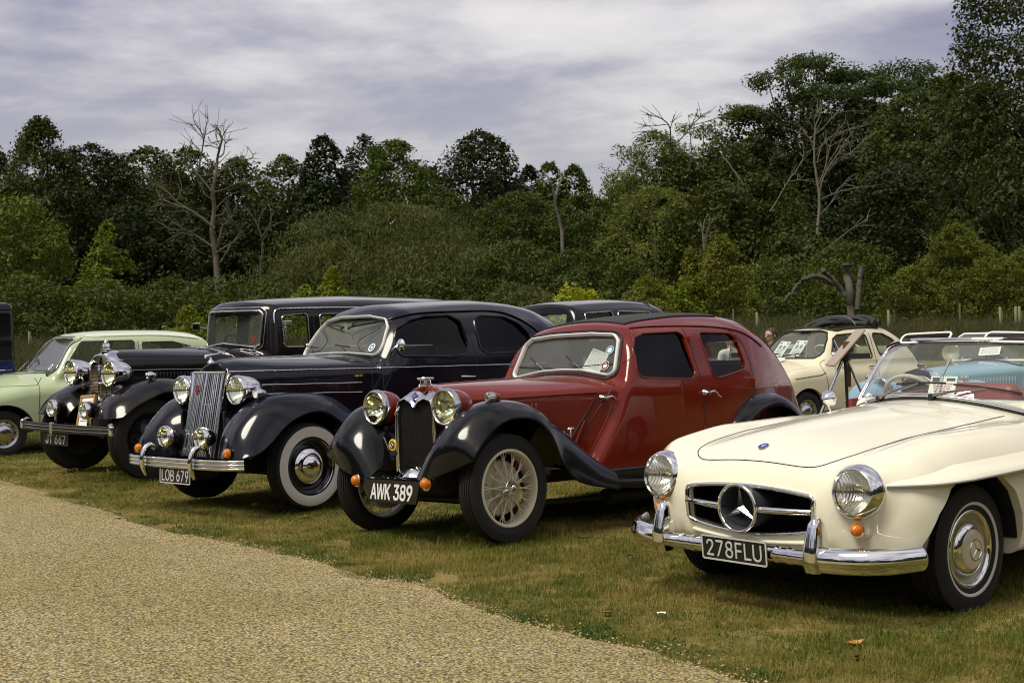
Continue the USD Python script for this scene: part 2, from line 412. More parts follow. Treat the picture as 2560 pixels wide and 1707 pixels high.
plain('dull_chrome', (0.62, 0.62, 0.60), rough=0.16, metallic=1.0, var=0.15)
plain('steel', (0.5, 0.5, 0.5), rough=0.35, metallic=1.0, var=0.2)
plain('reflector', (0.85, 0.84, 0.78), rough=0.12, metallic=1.0, var=0.1)
plain('rubber', (0.0075, 0.007, 0.0065), rough=0.75, var=0.4, bump=0.15, bscale=90)
plain('seal', (0.010, 0.010, 0.010), rough=0.5)
plain('dark_iron', (0.012, 0.012, 0.012), rough=0.6, var=0.4)
plain('white_rubber', (0.62, 0.60, 0.54), rough=0.6, var=0.12, scale=7)
plain('white_enamel', (0.80, 0.80, 0.78), rough=0.3, var=0.05)
plain('plate_black', (0.012, 0.012, 0.012), rough=0.35)
plain('plate_silver', (0.55, 0.55, 0.53), rough=0.35, var=0.1)
plain('plate_white', (0.85, 0.85, 0.82), rough=0.4, var=0.04)
plain('red_leather', (0.20, 0.025, 0.022), rough=0.45, var=0.25, bump=0.1)
plain('brown_leather', (0.05, 0.025, 0.015), rough=0.5, var=0.25, bump=0.1)
plain('dark_cloth', (0.02, 0.018, 0.016), rough=0.9, var=0.3)
plain('canvas', (0.035, 0.037, 0.037), rough=0.9, var=0.25, bump=0.2, bscale=250)
plain('ivory', (0.66, 0.60, 0.45), rough=0.3, var=0.1)
plain('wood', (0.16, 0.075, 0.03), rough=0.5, var=0.4, scale=20)
plain('light_wood', (0.45, 0.25, 0.09), rough=0.45, var=0.3, scale=25)
plain('blue_enamel', (0.02, 0.04, 0.22), rough=0.25)
plain('yellow_enamel', (0.62, 0.38, 0.03), rough=0.3)
plain('red_enamel', (0.25, 0.02, 0.015), rough=0.3)
plain('drum_grey', (0.045, 0.05, 0.055), rough=0.45)
plain('paper', (0.82, 0.82, 0.80), rough=0.8, var=0.04)
plain('ink', (0.04, 0.04, 0.05), rough=0.8)
plain('red_ink', (0.35, 0.05, 0.05), rough=0.8)
plain('blue_ink', (0.10, 0.25, 0.40), rough=0.8)
plain('amber_solid', (0.55, 0.2, 0.02), rough=0.4)
mat('amber', {'p': ('principled_bsdf', {'base_color': (0.80, 0.22, 0.004), 'roughness': 0.10, 'transmission_weight': 0.35, 'ior': 1.45, 'coat_weight': 0.6}),
              'w': ('wave_texture', {'scale': 28.0, 'wave_type': 'rings', 'rings_direction': 'x', 'detail': 0.0}), 'tc': ('texture_coordinate', {}), 'b': ('bump', {'strength': 0.3, 'distance': 0.004})},
    [('tc.object', 'w.vector'), ('w.fac', 'b.height'), ('b.normal', 'p.normal')])
def glass(name, tint=(0.86, 0.90, 0.86), ior=1.5):
    mat(name, {'t': ('transparent_bsdf', {'color': tint}), 'g': ('glossy_bsdf', {'color': (1, 1, 1), 'roughness': 0.01}), 'f': ('layer_weight', {'blend': 0.5}), 'w': ('math', {'math_type': 'power', 'value2': 5.0}), 'h': ('math', {'math_type': 'multiply_add', 'value2': 0.94, 'value3': 0.022}), 'x': ('mix_closure', {})},
        [('f.facing', 'w.value1'), ('w.value', 'h.value1'), ('h.value', 'x.fac'), ('t.BSDF', 'x.closure1'), ('g.BSDF', 'x.closure2')], surface='x.closure')
def veiled(name, veil, tint=(0.86, 0.90, 0.86)):  # pale diffuse veil painted in to imitate sky reflected in the windscreens
    mat(name, {'t': ('transparent_bsdf', {'color': tint}), 'd': ('diffuse_bsdf', {'color': (.62, .64, .58)}), 'y': ('mix_closure', {'fac': veil}), 'g': ('glossy_bsdf', {'color': (1, 1, 1), 'roughness': 0.01}), 'f': ('layer_weight', {'blend': 0.5}), 'w': ('math', {'math_type': 'power', 'value2': 5.0}), 'h': ('math', {'math_type': 'multiply_add', 'value2': 0.94, 'value3': 0.045}), 'x': ('mix_closure', {})},
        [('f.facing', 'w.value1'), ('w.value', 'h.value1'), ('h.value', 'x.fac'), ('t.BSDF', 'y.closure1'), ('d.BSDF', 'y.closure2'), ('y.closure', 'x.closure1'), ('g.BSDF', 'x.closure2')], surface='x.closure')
veiled('screen_glass', .11); veiled('clear_screen_glass', .05)
glass('window_glass'); glass('dark_glass', (0.35, 0.36, 0.34)); glass('visor_glass', (0.28, 0.25, 0.23))
# lamp glass: moulded ribs that break up what lies behind
mat('lamp_glass', {'tc': ('texture_coordinate', {}), 'w': ('wave_texture', {'scale': 26.0, 'bands_direction': 'y', 'detail': 0.0}), 'b': ('bump', {'strength': 0.12, 'distance': 0.005}),
                   't': ('transparent_bsdf', {'color': (0.93, 0.94, 0.90)}), 'g': ('glossy_bsdf', {'roughness': 0.04}), 'x': ('mix_closure', {'fac': 0.09})},
    [('tc.object', 'w.vector'), ('w.fac', 'b.height'), ('b.normal', 'g.normal'), ('t.BSDF', 'x.closure1'), ('g.BSDF', 'x.closure2')], surface='x.closure')
mat('ribbed_reflector', {'tc': ('texture_coordinate', {}), 'w': ('wave_texture', {'scale': 30.0, 'bands_direction': 'y', 'distortion': 1.5, 'detail': 1.0}), 'n': ('noise_texture', {'scale': 16.0}), 'a': ('math', {'math_type': 'add'}), 'b': ('bump', {'strength': 0.14, 'distance': 0.006}),
                         'p': ('principled_bsdf', {'base_color': (0.93, 0.93, 0.88), 'metallic': 1.0, 'roughness': 0.14})},
    [('tc.object', 'w.vector'), ('tc.object', 'n.vector'), ('w.fac', 'a.value1'), ('n.fac', 'a.value2'), ('a.value', 'b.height'), ('b.normal', 'p.normal')])
plain('amber_reflector', (0.93, 0.88, 0.62), rough=0.14, metallic=1.0, var=0.15)
plain('drum_cream', (0.46, 0.41, 0.29), rough=0.5)

# ============================================================= ground
def gz(x, y):
    """Height of the lawn: level under the front row, rising gently to the wood."""
    y = np.asarray(y, float)
    return np.interp(y, [-4000, 11.5, 13.2, 18, 26, 46, 60, 112, 130, 4000], [0, 0, .07, .11, .2, .95, 1.3, 2.2, 7.5, 7.5]) + 0 * np.asarray(x, float)

EDGE = np.array([(-30, 38), (-14, 21.6), (-9, 17.2), (-6.3, 14.35), (-5.02, 12.92), (-4.29, 12.05), (-3.23, 10.52), (-2.44, 9.44), (-1.65, 8.54), (-.98, 7.64), (-.43, 6.92), (.01, 6.13), (.38, 5.70), (.70, 5.28), (.95, 4.85), (1.5, 3.9), (2.4, 2.4), (3.6, .2), (6, -5), (9, -14)])
_e = spline(EDGE, 900); _n = np.column_stack([-np.gradient(_e[:, 1]), np.gradient(_e[:, 0])]); _n /= np.linalg.norm(_n, axis=1, keepdims=True)
_wob = .09 * (meshkit.fbm(np.column_stack([_e * 1.4, 0 * _e[:, 0]]), 4, 3) - .5) * 2 + .03 * (meshkit.fbm(np.column_stack([_e * 7, 0 * _e[:, 0]]), 3, 9) - .5) * 2
_e = _e + _n * _wob[:, None]
PATH = Polygon(np.vstack([_e, [(-40, -14), (-60, -14), (-60, 38)]])).buffer(0)
import shapely

def ground_sheet():
    xs = np.unique(np.r_[np.linspace(-2500, -60, 14), np.linspace(-60, -12, 30), np.linspace(-12, 14, 150), np.linspace(14, 60, 30), np.linspace(60, 2500, 14)])
    ys = np.unique(np.r_[np.linspace(-400, -2, 10), np.linspace(-2, 20, 130), np.linspace(20, 120, 70), np.linspace(120, 4000, 20)])
    X, Y = np.meshgrid(xs, ys, indexing='ij')
    Z = gz(X, Y) + np.where((Y < 24) & (np.abs(X) < 14), -.012 * meshkit.fbm(np.stack([X * 1.3, Y * 1.3, 0 * X], -1), 3, 1), -.006) + np.where(Y > 30, .25 * (meshkit.fbm(np.stack([X * .12, Y * .12, 0 * X], -1), 3, 5) - .5), 0)
    n, m = X.shape; v = np.stack([X, Y, Z], -1).reshape(-1, 3)
    i = np.arange(n - 1)[:, None]; j = np.arange(m - 1)[None]; A = (i * m + j).ravel()
    return v, np.vstack([np.stack([A, A + m, A + m + 1], 1), np.stack([A, A + m + 1, A + 1], 1)])

mat('lawn', {'g': ('geometry', {}), 'n1': ('noise_texture', {'scale': .9, 'detail': 5.0, 'roughness': .6}), 'n2': ('noise_texture', {'scale': 60.0, 'detail': 4.0}), 'n3': ('noise_texture', {'scale': 9.0, 'detail': 4.0}),
             'r': ('rgb_ramp', {'ramp': [(.36, (.085, .090, .017)), (.48, (.165, .135, .040)), (.60, (.25, .195, .072))]}), 'm': ('mix_color', {'blend_type': 'multiply', 'fac': .7}),
             'a': ('mix_float', {'fac': .35}), 'r2': ('rgb_ramp', {'ramp': [(.3, (.35, .35, .35)), (.7, (1.2, 1.15, 1.05))]}), 'b': ('bump', {'strength': .8, 'distance': .02}), 'p': ('principled_bsdf', {'roughness': .95, 'specular_ior_level': .1})},
    [('g.position', 'n1.vector'), ('g.position', 'n2.vector'), ('g.position', 'n3.vector'), ('n1.fac', 'a.a'), ('n3.fac', 'a.b'), ('a.result', 'r.fac'), ('n2.fac', 'r2.fac'), ('r.color', 'm.a'), ('r2.color', 'm.b'), ('m.result', 'p.base_color'), ('n2.fac', 'b.height'), ('b.normal', 'p.normal')])
struct('lawn', ground_sheet(), 'lawn', True)

# bound gravel: chippings as rounded voronoi cells of several stone colours in a darker binder
mat('gravel', {'g': ('geometry', {}), 'v': ('voronoi_texture', {'scale': 88.0, 'randomness': 1.0}), 'v2': ('voronoi_texture', {'scale': 210.0, 'randomness': 1.0}), 'wn': ('white_noise_texture', {'dimensions': '3D'}),
               'r': ('rgb_ramp', {'ramp': [(0, (0.123, 0.093, 0.038)), (.18, (0.235, 0.181, 0.077)), (.40, (0.385, 0.305, 0.137)), (.62, (0.493, 0.408, 0.200)), (.80, (0.599, 0.520, 0.284)), (.93, (0.300, 0.169, 0.072)), (1, (0.773, 0.707, 0.616))]}),
               'wn2': ('white_noise_texture', {'dimensions': '3D'}), 'r1': ('rgb_ramp', {'ramp': [(0, (0.181, 0.139, 0.066)), (.5, (0.364, 0.297, 0.150)), (1, (0.588, 0.525, 0.319))]}), 'pick': ('mix_color', {'fac': .25}),
               'n': ('noise_texture', {'scale': .7, 'detail': 4.0}), 'rn': ('rgb_ramp', {'ramp': [(.3, (0.816, 0.830, 0.624)), (.7, (1.08, 1.07, 1.04))]}), 'mm': ('mix_color', {'blend_type': 'multiply', 'fac': 1.0}),
               'd': ('map_range', {'from_min': .35, 'from_max': .75, 'to_min': 1.0, 'to_max': .26, 'clamp': True}), 'gap': ('mix_color', {'blend_type': 'multiply', 'fac': 1.0}),
               'inv': ('math', {'math_type': 'subtract', 'value1': 1.0}), 'b': ('bump', {'strength': .9, 'distance': .006}), 'p': ('principled_bsdf', {'roughness': .85, 'specular_ior_level': .25})},
    [('g.position', 'v.vector'), ('g.position', 'v2.vector'), ('v.color', 'wn.vector'), ('wn.value', 'r.fac'), ('v2.color', 'wn2.vector'), ('wn2.value', 'r1.fac'), ('r.color', 'pick.a'), ('r1.color', 'pick.b'), ('g.position', 'n.vector'), ('n.fac', 'rn.fac'), ('pick.result', 'mm.a'), ('rn.color', 'mm.b'),
     ('v.distance', 'd.value'), ('mm.result', 'gap.a'), ('d.result', 'gap.b'), ('gap.result', 'p.base_color'), ('v.distance', 'inv.value2'), ('inv.value', 'b.height'), ('b.normal', 'p.normal')])
_pp = PATH.intersection(shapely.box(-60, -13, 20, 38))
v, f = trimesh.creation.triangulate_polygon(_pp, engine='earcut')
v = np.asarray(v); struct('path', (np.column_stack([v, gz(v[:, 0], v[:, 1]) + .006]), np.asarray(f)), 'gravel', False)

# loose chippings washed to the edge of the path
mat('pebble', {'oi': ('object_info', {}), 'g': ('geometry', {}), 'r': ('rgb_ramp', {'ramp': [(0, (.18, .13, .065)), (.4, (.33, .25, .125)), (.75, (.45, .36, .20)), (1, (.30, .20, .09))]}), 'p': ('principled_bsdf', {'roughness': .8})}, [('oi.random', 'r.fac'), ('r.color', 'p.base_color')])
def instancer(path, protos, pos, idx, yaw, scale, kind='stuff', label=None, cat=None, tilt=None):
    pi = UsdGeom.PointInstancer.Define(stage, path)
    for q in protos: pass
    pi.CreatePrototypesRel().SetTargets([Sdf.Path(q) for q in protos])
    pi.CreatePositionsAttr(Vt.Vec3fArray.FromNumpy(np.asarray(pos, np.float32)))
    pi.CreateProtoIndicesAttr(Vt.IntArray.FromNumpy(np.asarray(idx, np.int32)))
    h = np.asarray(yaw) / 2
    q = np.zeros((len(h), 4), np.float32); q[:, 3] = np.cos(h); q[:, 2] = np.sin(h)
    if tilt is not None:
        ax = rng.normal(size=(len(h), 3)); ax /= np.linalg.norm(ax, axis=1, keepdims=True); q[:, :3] = ax * np.sin(h)[:, None]
    pi.CreateOrientationsAttr(Vt.QuathArray([Gf.Quath(float(a[3]), float(a[0]), float(a[1]), float(a[2])) for a in q]))
    s = np.asarray(scale, np.float32); s = np.repeat(s[:, None], 3, 1) if s.ndim == 1 else s
    pi.CreateScalesAttr(Vt.Vec3fArray.FromNumpy(np.ascontiguousarray(s, np.float32)))
    return tag(path, label, cat, None, kind)

def pebble_mesh(seed):
    m = trimesh.creation.icosphere(1, 1.0); r = np.random.default_rng(seed); v = np.array(m.vertices) * (1 + .25 * r.normal(size=(len(m.vertices), 1)).clip(-1, 1)) * [1, .75, .55]; return v, m.faces
UsdGeom.Xform.Define(stage, '/World/gravel_chippings')
pebs = [part('/World/gravel_chippings', 'pebble', pebble_mesh(k), 'pebble', 60) for k in range(4)]
NP = 9000; k = rng.integers(60, 720, NP); off = rng.normal(-.055, .085, NP); pos2 = _e[k] + _n[k] * off[:, None] + rng.normal(0, .03, (NP, 2))
_lump = meshkit.fbm(np.column_stack([pos2 * 1.8, 0 * pos2[:, 0]]), 3, 21); ok = (_lump > .42) & (pos2[:, 1] > 3.5)
_q = np.column_stack([rng.uniform(-5, 1.2, 4200), rng.uniform(4.3, 11, 4200)]); _q = _q[shapely.contains_xy(PATH, _q[:, 0], _q[:, 1])]
pos2 = np.vstack([pos2[ok], _q]); n = len(pos2); sc = rng.uniform(.0035, .008, n)
instancer('/World/gravel_chippings/scatter', pebs, np.column_stack([pos2, gz(pos2[:, 0], pos2[:, 1]) + sc * .45 + .004]), rng.integers(0, 4, n), rng.uniform(0, 6.28, n), sc, kind=None)
tag('/World/gravel_chippings', 'loose tan chippings along the edge of the gravel path', 'gravel', None, 'stuff')
for q in pebs: UsdGeom.Imageable(stage.GetPrimAtPath(q)).GetPrim().SetActive(True)

# ------------------------------------------------------------- grass
def leaf_mat(name, lo, hi, alt=None, alt_amt=.0, scale=1.2, trans=.3):
    nodes = {'g': ('geometry', {}), 'n': ('noise_texture', {'scale': scale, 'detail': 4.0, 'roughness': .6}), 'r': ('rgb_ramp', {'ramp': [(.30, lo), (.70, hi)]}), 'ra': ('map_range', {'to_min': -.28, 'to_max': .28}), 'ad': ('math', {'math_type': 'add', 'use_clamp': True}),
             'p': ('principled_bsdf', {'roughness': .55, 'specular_ior_level': .25}), 't': ('translucent_bsdf', {}), 'x': ('mix_closure', {'fac': trans})}
    links = [('g.position', 'n.vector'), ('g.random_per_island', 'ra.value'), ('n.fac', 'ad.value1'), ('ra.result', 'ad.value2'), ('ad.value', 'r.fac')]
    out = 'r.color'
    if alt:
        nodes.update({'n2': ('noise_texture', {'scale': scale * .45, 'detail': 5.0}), 's': ('map_range', {'from_min': .62 - alt_amt * .5, 'from_max': .74 - alt_amt * .5, 'to_min': 0.0, 'to_max': 1.0, 'clamp': True}), 'm': ('mix_color', {'b': alt})})
        links += [('g.position', 'n2.vector'), ('n2.fac', 's.value'), ('s.result', 'm.fac'), ('r.color', 'm.a')]; out = 'm.result'
    links += [(out, 'p.base_color'), (out, 't.color'), ('p.BSDF', 'x.closure1'), ('t.BSDF', 'x.closure2')]
    mat(name, nodes, links, surface='x.closure')
mat('grass_blade', {'g': ('geometry', {}), 'n': ('noise_texture', {'scale': .85, 'detail': 5.0, 'roughness': .62}), 'n2': ('noise_texture', {'scale': 6.0, 'detail': 3.0}), 'mx': ('mix_float', {'fac': .32}), 'ra': ('map_range', {'to_min': -.17, 'to_max': .15}), 'ad': ('math', {'math_type': 'add'}),
                    'gt': ('math', {'math_type': 'greater_than', 'value2': .92}), 'gm': ('math', {'math_type': 'multiply_add', 'value2': .22}),
                    'r': ('rgb_ramp', {'ramp': [(.22, (.080, .120, .014)), (.33, (.145, .155, .025)), (.40, (.245, .202, .050)), (.48, (.36, .275, .095)), (.64, (.50, .40, .18))]}),
                    'p': ('principled_bsdf', {'roughness': .6, 'specular_ior_level': .2}), 't': ('translucent_bsdf', {}), 'x': ('mix_closure', {'fac': .25})},
    [('g.position', 'n.vector'), ('g.position', 'n2.vector'), ('n.fac', 'mx.a'), ('n2.fac', 'mx.b'), ('g.random_per_island', 'ra.value'), ('mx.result', 'ad.value1'), ('ra.result', 'ad.value2'), ('g.random_per_island', 'gt.value1'), ('gt.value', 'gm.value1'), ('ad.value', 'gm.value3'), ('gm.value', 'r.fac'), ('r.color', 'p.base_color'), ('r.color', 't.color'), ('p.BSDF', 'x.closure1'), ('t.BSDF', 'x.closure2')], surface='x.closure')
def blades(n, size, h0, h1, w, seed, lean=.8):
    r = np.random.default_rng(seed); p = np.column_stack([r.uniform(-size / 2, size / 2, (n, 2)), np.zeros(n)])
    a = r.uniform(0, 2 * np.pi, n); b = a + r.normal(0, .8, n); h = r.uniform(h0, h1, n) * r.uniform(.5, 1, n); d = np.column_stack([np.cos(a), np.sin(a), 0 * a]); s = np.column_stack([-np.sin(b), np.cos(b), 0 * b]) * w * r.uniform(.6, 1.2, n)[:, None]
    l = r.uniform(.1, lean, n)[:, None]; up = np.array([0, 0, 1.0]); H = h[:, None]
    q0 = p - s / 2; q1 = p + s / 2; mid = p + up * H * .6 * (1 - .2 * l) + d * H * l * .35; q2 = mid - s * .35; q3 = mid + s * .35; tip = p + up * H * (1 - .45 * l) + d * H * l
    v = np.stack([q0, q1, q2, q3, tip], 1).reshape(-1, 3); k = np.arange(n)[:, None] * 5
    return v, np.vstack([k + [0, 1, 3], k + [0, 3, 2], k + [2, 3, 4]])
UsdGeom.Xform.Define(stage, '/World/grass')
gp_ = [part('/World/grass', 'grass_tuft', blades(600, .46, .018, .055 if k < 4 else .095, .0052, 40 + k, 1.1), 'grass_blade', False) for k in range(6)]
pts = []
for y0, y1, st in ((4.2, 9.5, .26), (9.5, 14, .33), (14, 27, .46), (27, 37, .7)):
    for y in np.arange(y0, y1, st):
        xm = .42 * y + 1.0
        for x in np.arange(-xm, xm, st): pts.append((x, y, st))
pts = np.array(pts); pts[:, :2] += rng.uniform(-.11, .11, (len(pts), 2))
inp = shapely.contains_xy(PATH.buffer(-.12), pts[:, 0], pts[:, 1]); bord = shapely.contains_xy(PATH.buffer(.16), pts[:, 0], pts[:, 1])
keep = ~inp & ~(bord & (rng.random(len(pts)) < .62)); pts = pts[keep]; n = len(pts)
lush = meshkit.fbm(np.column_stack([pts[:, 0] * .8, pts[:, 1] * .8, 0 * pts[:, 0]]), 4, 11)
scale = np.column_stack([pts[:, 2] / .33, pts[:, 2] / .33, rng.uniform(.6, 1.15, n) * np.clip(.35 + 1.2 * lush, .5, 1.3)])
scale = np.where(bord[keep][:, None], scale * [.7, .7, .75], scale)
idx = np.where(rng.random(n) < .14, rng.integers(4, 6, n), rng.integers(0, 4, n))
instancer('/World/grass/field', gp_, np.column_stack([pts[:, :2], gz(pts[:, 0], pts[:, 1]) - .006]), idx, rng.uniform(0, 6.28, n), scale, kind=None)
tag('/World/grass', 'short dry patchy grass of the car park lawn', 'grass', None, 'stuff')
mat('weed', {'g': ('geometry', {}), 'r': ('rgb_ramp', {'ramp': [(0, (.060, .095, .012)), (1, (.14, .175, .026))]}), 'p': ('principled_bsdf', {'roughness': .55, 'specular_ior_level': .25})}, [('g.random_per_island', 'r.fac'), ('r.color', 'p.base_color')])
UsdGeom.Xform.Define(stage, '/World/edge_weeds')
wd = [part('/World/edge_weeds', 'weed_tuft', blades(120, .15, .010, .030, .006, 90 + k, 1.2), 'weed', False) for k in range(3)]
wp = []
for cx, cy, sx, sy, nn in ((-2.15, 9.25, .55, .10, 34), (-.78, 7.48, .35, .07, 22), (.10, 6.22, .30, .07, 22), (.32, 5.92, .22, .06, 20), (.62, 5.60, .24, .06, 18), (-3.0, 10.3, .35, .08, 16), (-1.35, 8.30, .2, .06, 12), (.90, 5.15, .15, .05, 10)):
    nn = int(nn * .42); q = rng.normal(0, 1, (nn, 2)) * [sx * .75, sy * 1.2]; dr = np.array([.62, -.78]); nr_ = np.array([.78, .62]); wp.append(np.array([cx, cy]) + q[:, :1] * dr + q[:, 1:] * nr_)
wp = np.vstack(wp); n = len(wp)
instancer('/World/edge_weeds/scatter', wd, np.column_stack([wp, gz(wp[:, 0], wp[:, 1]) + .002]), rng.integers(0, 3, n), rng.uniform(0, 6.28, n), rng.uniform(.6, 1.2, n), kind=None)
tag('/World/edge_weeds', 'bright green weeds growing along the edge of the gravel path', 'weeds', None, 'stuff')
leaf_mat('tall_grass', (.060, .062, .016), (.20, .165, .065), scale=.35, trans=.25)
UsdGeom.Xform.Define(stage, '/World/tall_grass')
tg = [part('/World/tall_grass', 'tall_grass_tuft', blades(260, 1.1, .45, 1.15, .014, 70 + k, .55), 'tall_grass', False) for k in range(3)]
n = 2600; y = rng.uniform(33, 58, n); x = rng.uniform(-.46, .46, n) * y; 
instancer('/World/tall_grass/field', tg, np.column_stack([x, y, gz(x, y) - .05]), rng.integers(0, 3, n), rng.uniform(0, 6.28, n), np.column_stack([np.ones(n), np.ones(n), rng.uniform(.5, 1.15, n) * np.interp(y, [33, 40, 58], [.5, .9, 1.2])]), kind=None)
tag('/World/tall_grass', 'rough tall grass before the wood', 'grass', None, 'stuff')
# yellow flowers in the lawn at the left
plain('petal', (.65, .50, .03), rough=.6)
UsdGeom.Xform.Define(stage, '/World/lawn_flowers')
fl = part('/World/lawn_flowers', 'flower', lathe([(0, .0001), (.3, 1.0), (.1, .5), (.2, .0001)], 'z', 7), 'petal', False)
n = 110; y = rng.uniform(12.6, 15.5, n); x = -.385 * y + rng.gamma(1.6, .5, n); instancer('/World/lawn_flowers/scatter', [fl], np.column_stack([x, y, gz(x, y) + rng.uniform(.03, .06, n)]), np.zeros(n), rng.uniform(0, 6, n), rng.uniform(.007, .012, n), kind=None)
tag('/World/lawn_flowers', 'small yellow flowers in the grass by the pale green estate', 'flowers', None, 'stuff')

# woodland: (x, y, top, radius, kind), measured in metres
TREES = [
    (-29.51, 84.0, 16.26, 3.44, 'ash'),
    (-27.65, 88.0, 14.78, 2.74, 'oak_dark'),
    (-33.36, 86.0, 14.78, 3.1, 'ash'),
    (-24.59, 66.0, 9.03, 2.27, 'chestnut_yellow'),
    (-25.0, 92.0, 15.04, 3.17, 'oak'),
    (-22.62, 94.0, 15.2, 2.77, 'oak'),
    (-19.34, 96.0, 14.77, 2.52, 'oak'),
    (-19.37, 64.0, 7.38, 1.51, 'young_bright'),
    (-26.65, 80.0, 11.1, 2.1, 'oak_dark'),
    (-23.31, 82.0, 10.17, 2.42, 'oak_dark'),
    (-20.31, 84.0, 10.01, 3.03, 'oak_dark'),
    (-15.9, 84.0, 10.17, 2.48, 'oak_dark'),
    (-15.7, 94.0, 14.56, 2.0, 'oak'),
    (-11.6, 84.0, 14.35, 1.27, 'ivy'),
    (-11.4, 82.0, 11.19, 1.61, 'ivy'),
    (-10.76, 100.0, 16.72, 1.8, 'oak_dark'),
    (-7.63, 90.0, 14.8, 2.66, 'maple'),
    (-5.9, 100.0, 14.72, 1.38, 'oak'),
    (-1.95, 94.0, 15.88, 2.65, 'oak_dark'),
    (1.63, 100.0, 14.19, 1.25, 'oak_dark'),
    (3.05, 96.0, 14.08, 1.07, 'maple'),
    (4.8, 96.0, 13.65, 1.32, 'maple'),
    (-7.04, 76.0, 9.08, 7.23, 'willow'),
    (-4.42, 86.0, 10.91, 3.1, 'hawthorn'),
    (0.63, 84.0, 10.42, 3.58, 'hawthorn'),
    (4.65, 82.0, 9.96, 3.23, 'hawthorn'),
    (0.23, 72.0, 6.41, 3.07, 'hawthorn'),
    (3.43, 70.0, 5.73, 2.75, 'hawthorn'),
    (7.78, 86.0, 13.83, 1.75, 'feathery'),
    (9.86, 88.0, 14.79, 2.02, 'feathery'),
    (12.91, 90.0, 16.14, 2.21, 'feathery'),
    (10.48, 84.0, 12.91, 1.93, 'oak'),
    (8.52, 78.0, 9.94, 2.56, 'feathery'),
    (11.8, 76.0, 9.88, 2.24, 'oak'),
    (16.31, 90.0, 16.46, 2.51, 'oak'),
    (13.98, 86.0, 13.52, 2.26, 'oak'),
    (21.0, 92.0, 20.79, 2.65, 'acacia'),
    (24.66, 94.0, 19.95, 1.85, 'acacia'),
    (27.92, 92.0, 20.0, 2.87, 'acacia'),
    (19.29, 88.0, 16.99, 3.17, 'oak_dark'),
    (23.55, 90.0, 16.8, 3.25, 'oak_dark'),
    (14.68, 78.0, 10.55, 2.3, 'oak'),
    (18.78, 84.0, 9.25, 3.31, 'oak_dark'),
    (24.61, 80.0, 15.38, 3.15, 'oak'),
    (21.7, 74.0, 10.35, 2.67, 'oak_dark'),
    (28.35, 84.0, 17.25, 2.48, 'oak'),
    (24.6, 62.0, 22.5, 3.3, 'chestnut'),
    (21.52, 60.0, 12.28, 2.07, 'chestnut'),
    (21.4, 56.0, 8.94, 2.02, 'chestnut'),
    (9.23, 58.0, 5.66, 1.48, 'yellow_shrub'),
    (5.84, 56.0, 3.94, 1.1, 'yellow_shrub'),
    (7.88, 58.0, 5.03, 0.76, 'yellow_shrub'),
    (17.4, 52.0, 5.22, 1.62, 'olive_shrub'),
    (15.05, 50.0, 3.56, 1.23, 'olive_shrub'),
    (18.34, 50.0, 3.88, 1.39, 'olive_shrub'),
    (20.28, 52.0, 4.3, 1.19, 'olive_shrub'),
    (2.5, 50.0, 3.4, 1.02, 'lime_shrub'),
    (-6.93, 52.0, 4.3, 0.82, 'bright_shrub'),
    (-7.74, 50.0, 3.51, 0.98, 'bright_shrub'),
    (-11.7, 48.0, 2.75, 0.82, 'bright_shrub'),
    (-4.72, 54.0, 4.0, 1.77, 'green_shrub'),
    (-2.87, 54.0, 3.81, 1.42, 'green_shrub'),
    (-10.14, 56.0, 3.9, 1.47, 'green_shrub'),
    (-21.14, 58.0, 4.47, 2.28, 'green_shrub'),
    (-18.53, 60.0, 4.29, 2.56, 'green_shrub'),
    (-15.69, 62.0, 4.5, 2.03, 'green_shrub'),
    (0.69, 56.0, 3.8, 1.65, 'willow'),
    (12.37, 62.0, 4.57, 2.24, 'green_shrub'),
    (16.87, 66.0, 5.55, 2.6, 'green_shrub'),
    (12.4, 52.0, 2.97, 1.02, 'green_shrub'),
    (5.29, 60.0, 4.84, 1.38, 'green_shrub'),
    (-24.99, 62.0, 6.38, 1.83, 'green_shrub'),
    (15.39, 70.0, 6.79, 2.07, 'oak'),
    (-13.1, 60.0, 4.35, 1.4, 'green_shrub'),
    (7.0, 57.0, 3.9, 1.3, 'young_bright')]
UNDERSTORY = [(-45.4, 101.5, 14.7, 3.5), (-42.2, 105.8, 14.4, 3.6), (-35.5, 101.6, 14.1, 3.5), (-31.2, 103.9, 14.8, 3.6), (-26.5, 105.4, 15.0, 3.6), (-20.9, 103.3, 13.7, 3.6), (-15.8, 103.6, 13.5, 3.6), (-11.0, 105.4, 12.8, 3.6), (-5.6, 102.7, 13.0, 3.5), (-0.6, 105.2, 13.9, 3.6), (4.4, 101.0, 11.9, 3.5), (9.6, 102.8, 13.3, 3.5), (15.2, 106.4, 16.1, 3.7), (19.9, 103.8, 15.2, 3.6), (24.4, 101.2, 14.9, 3.5), (30.0, 103.2, 18.3, 3.6), (35.7, 105.0, 16.7, 3.6), (39.8, 102.2, 16.8, 3.5), (45.0, 102.8, 16.5, 3.5)]
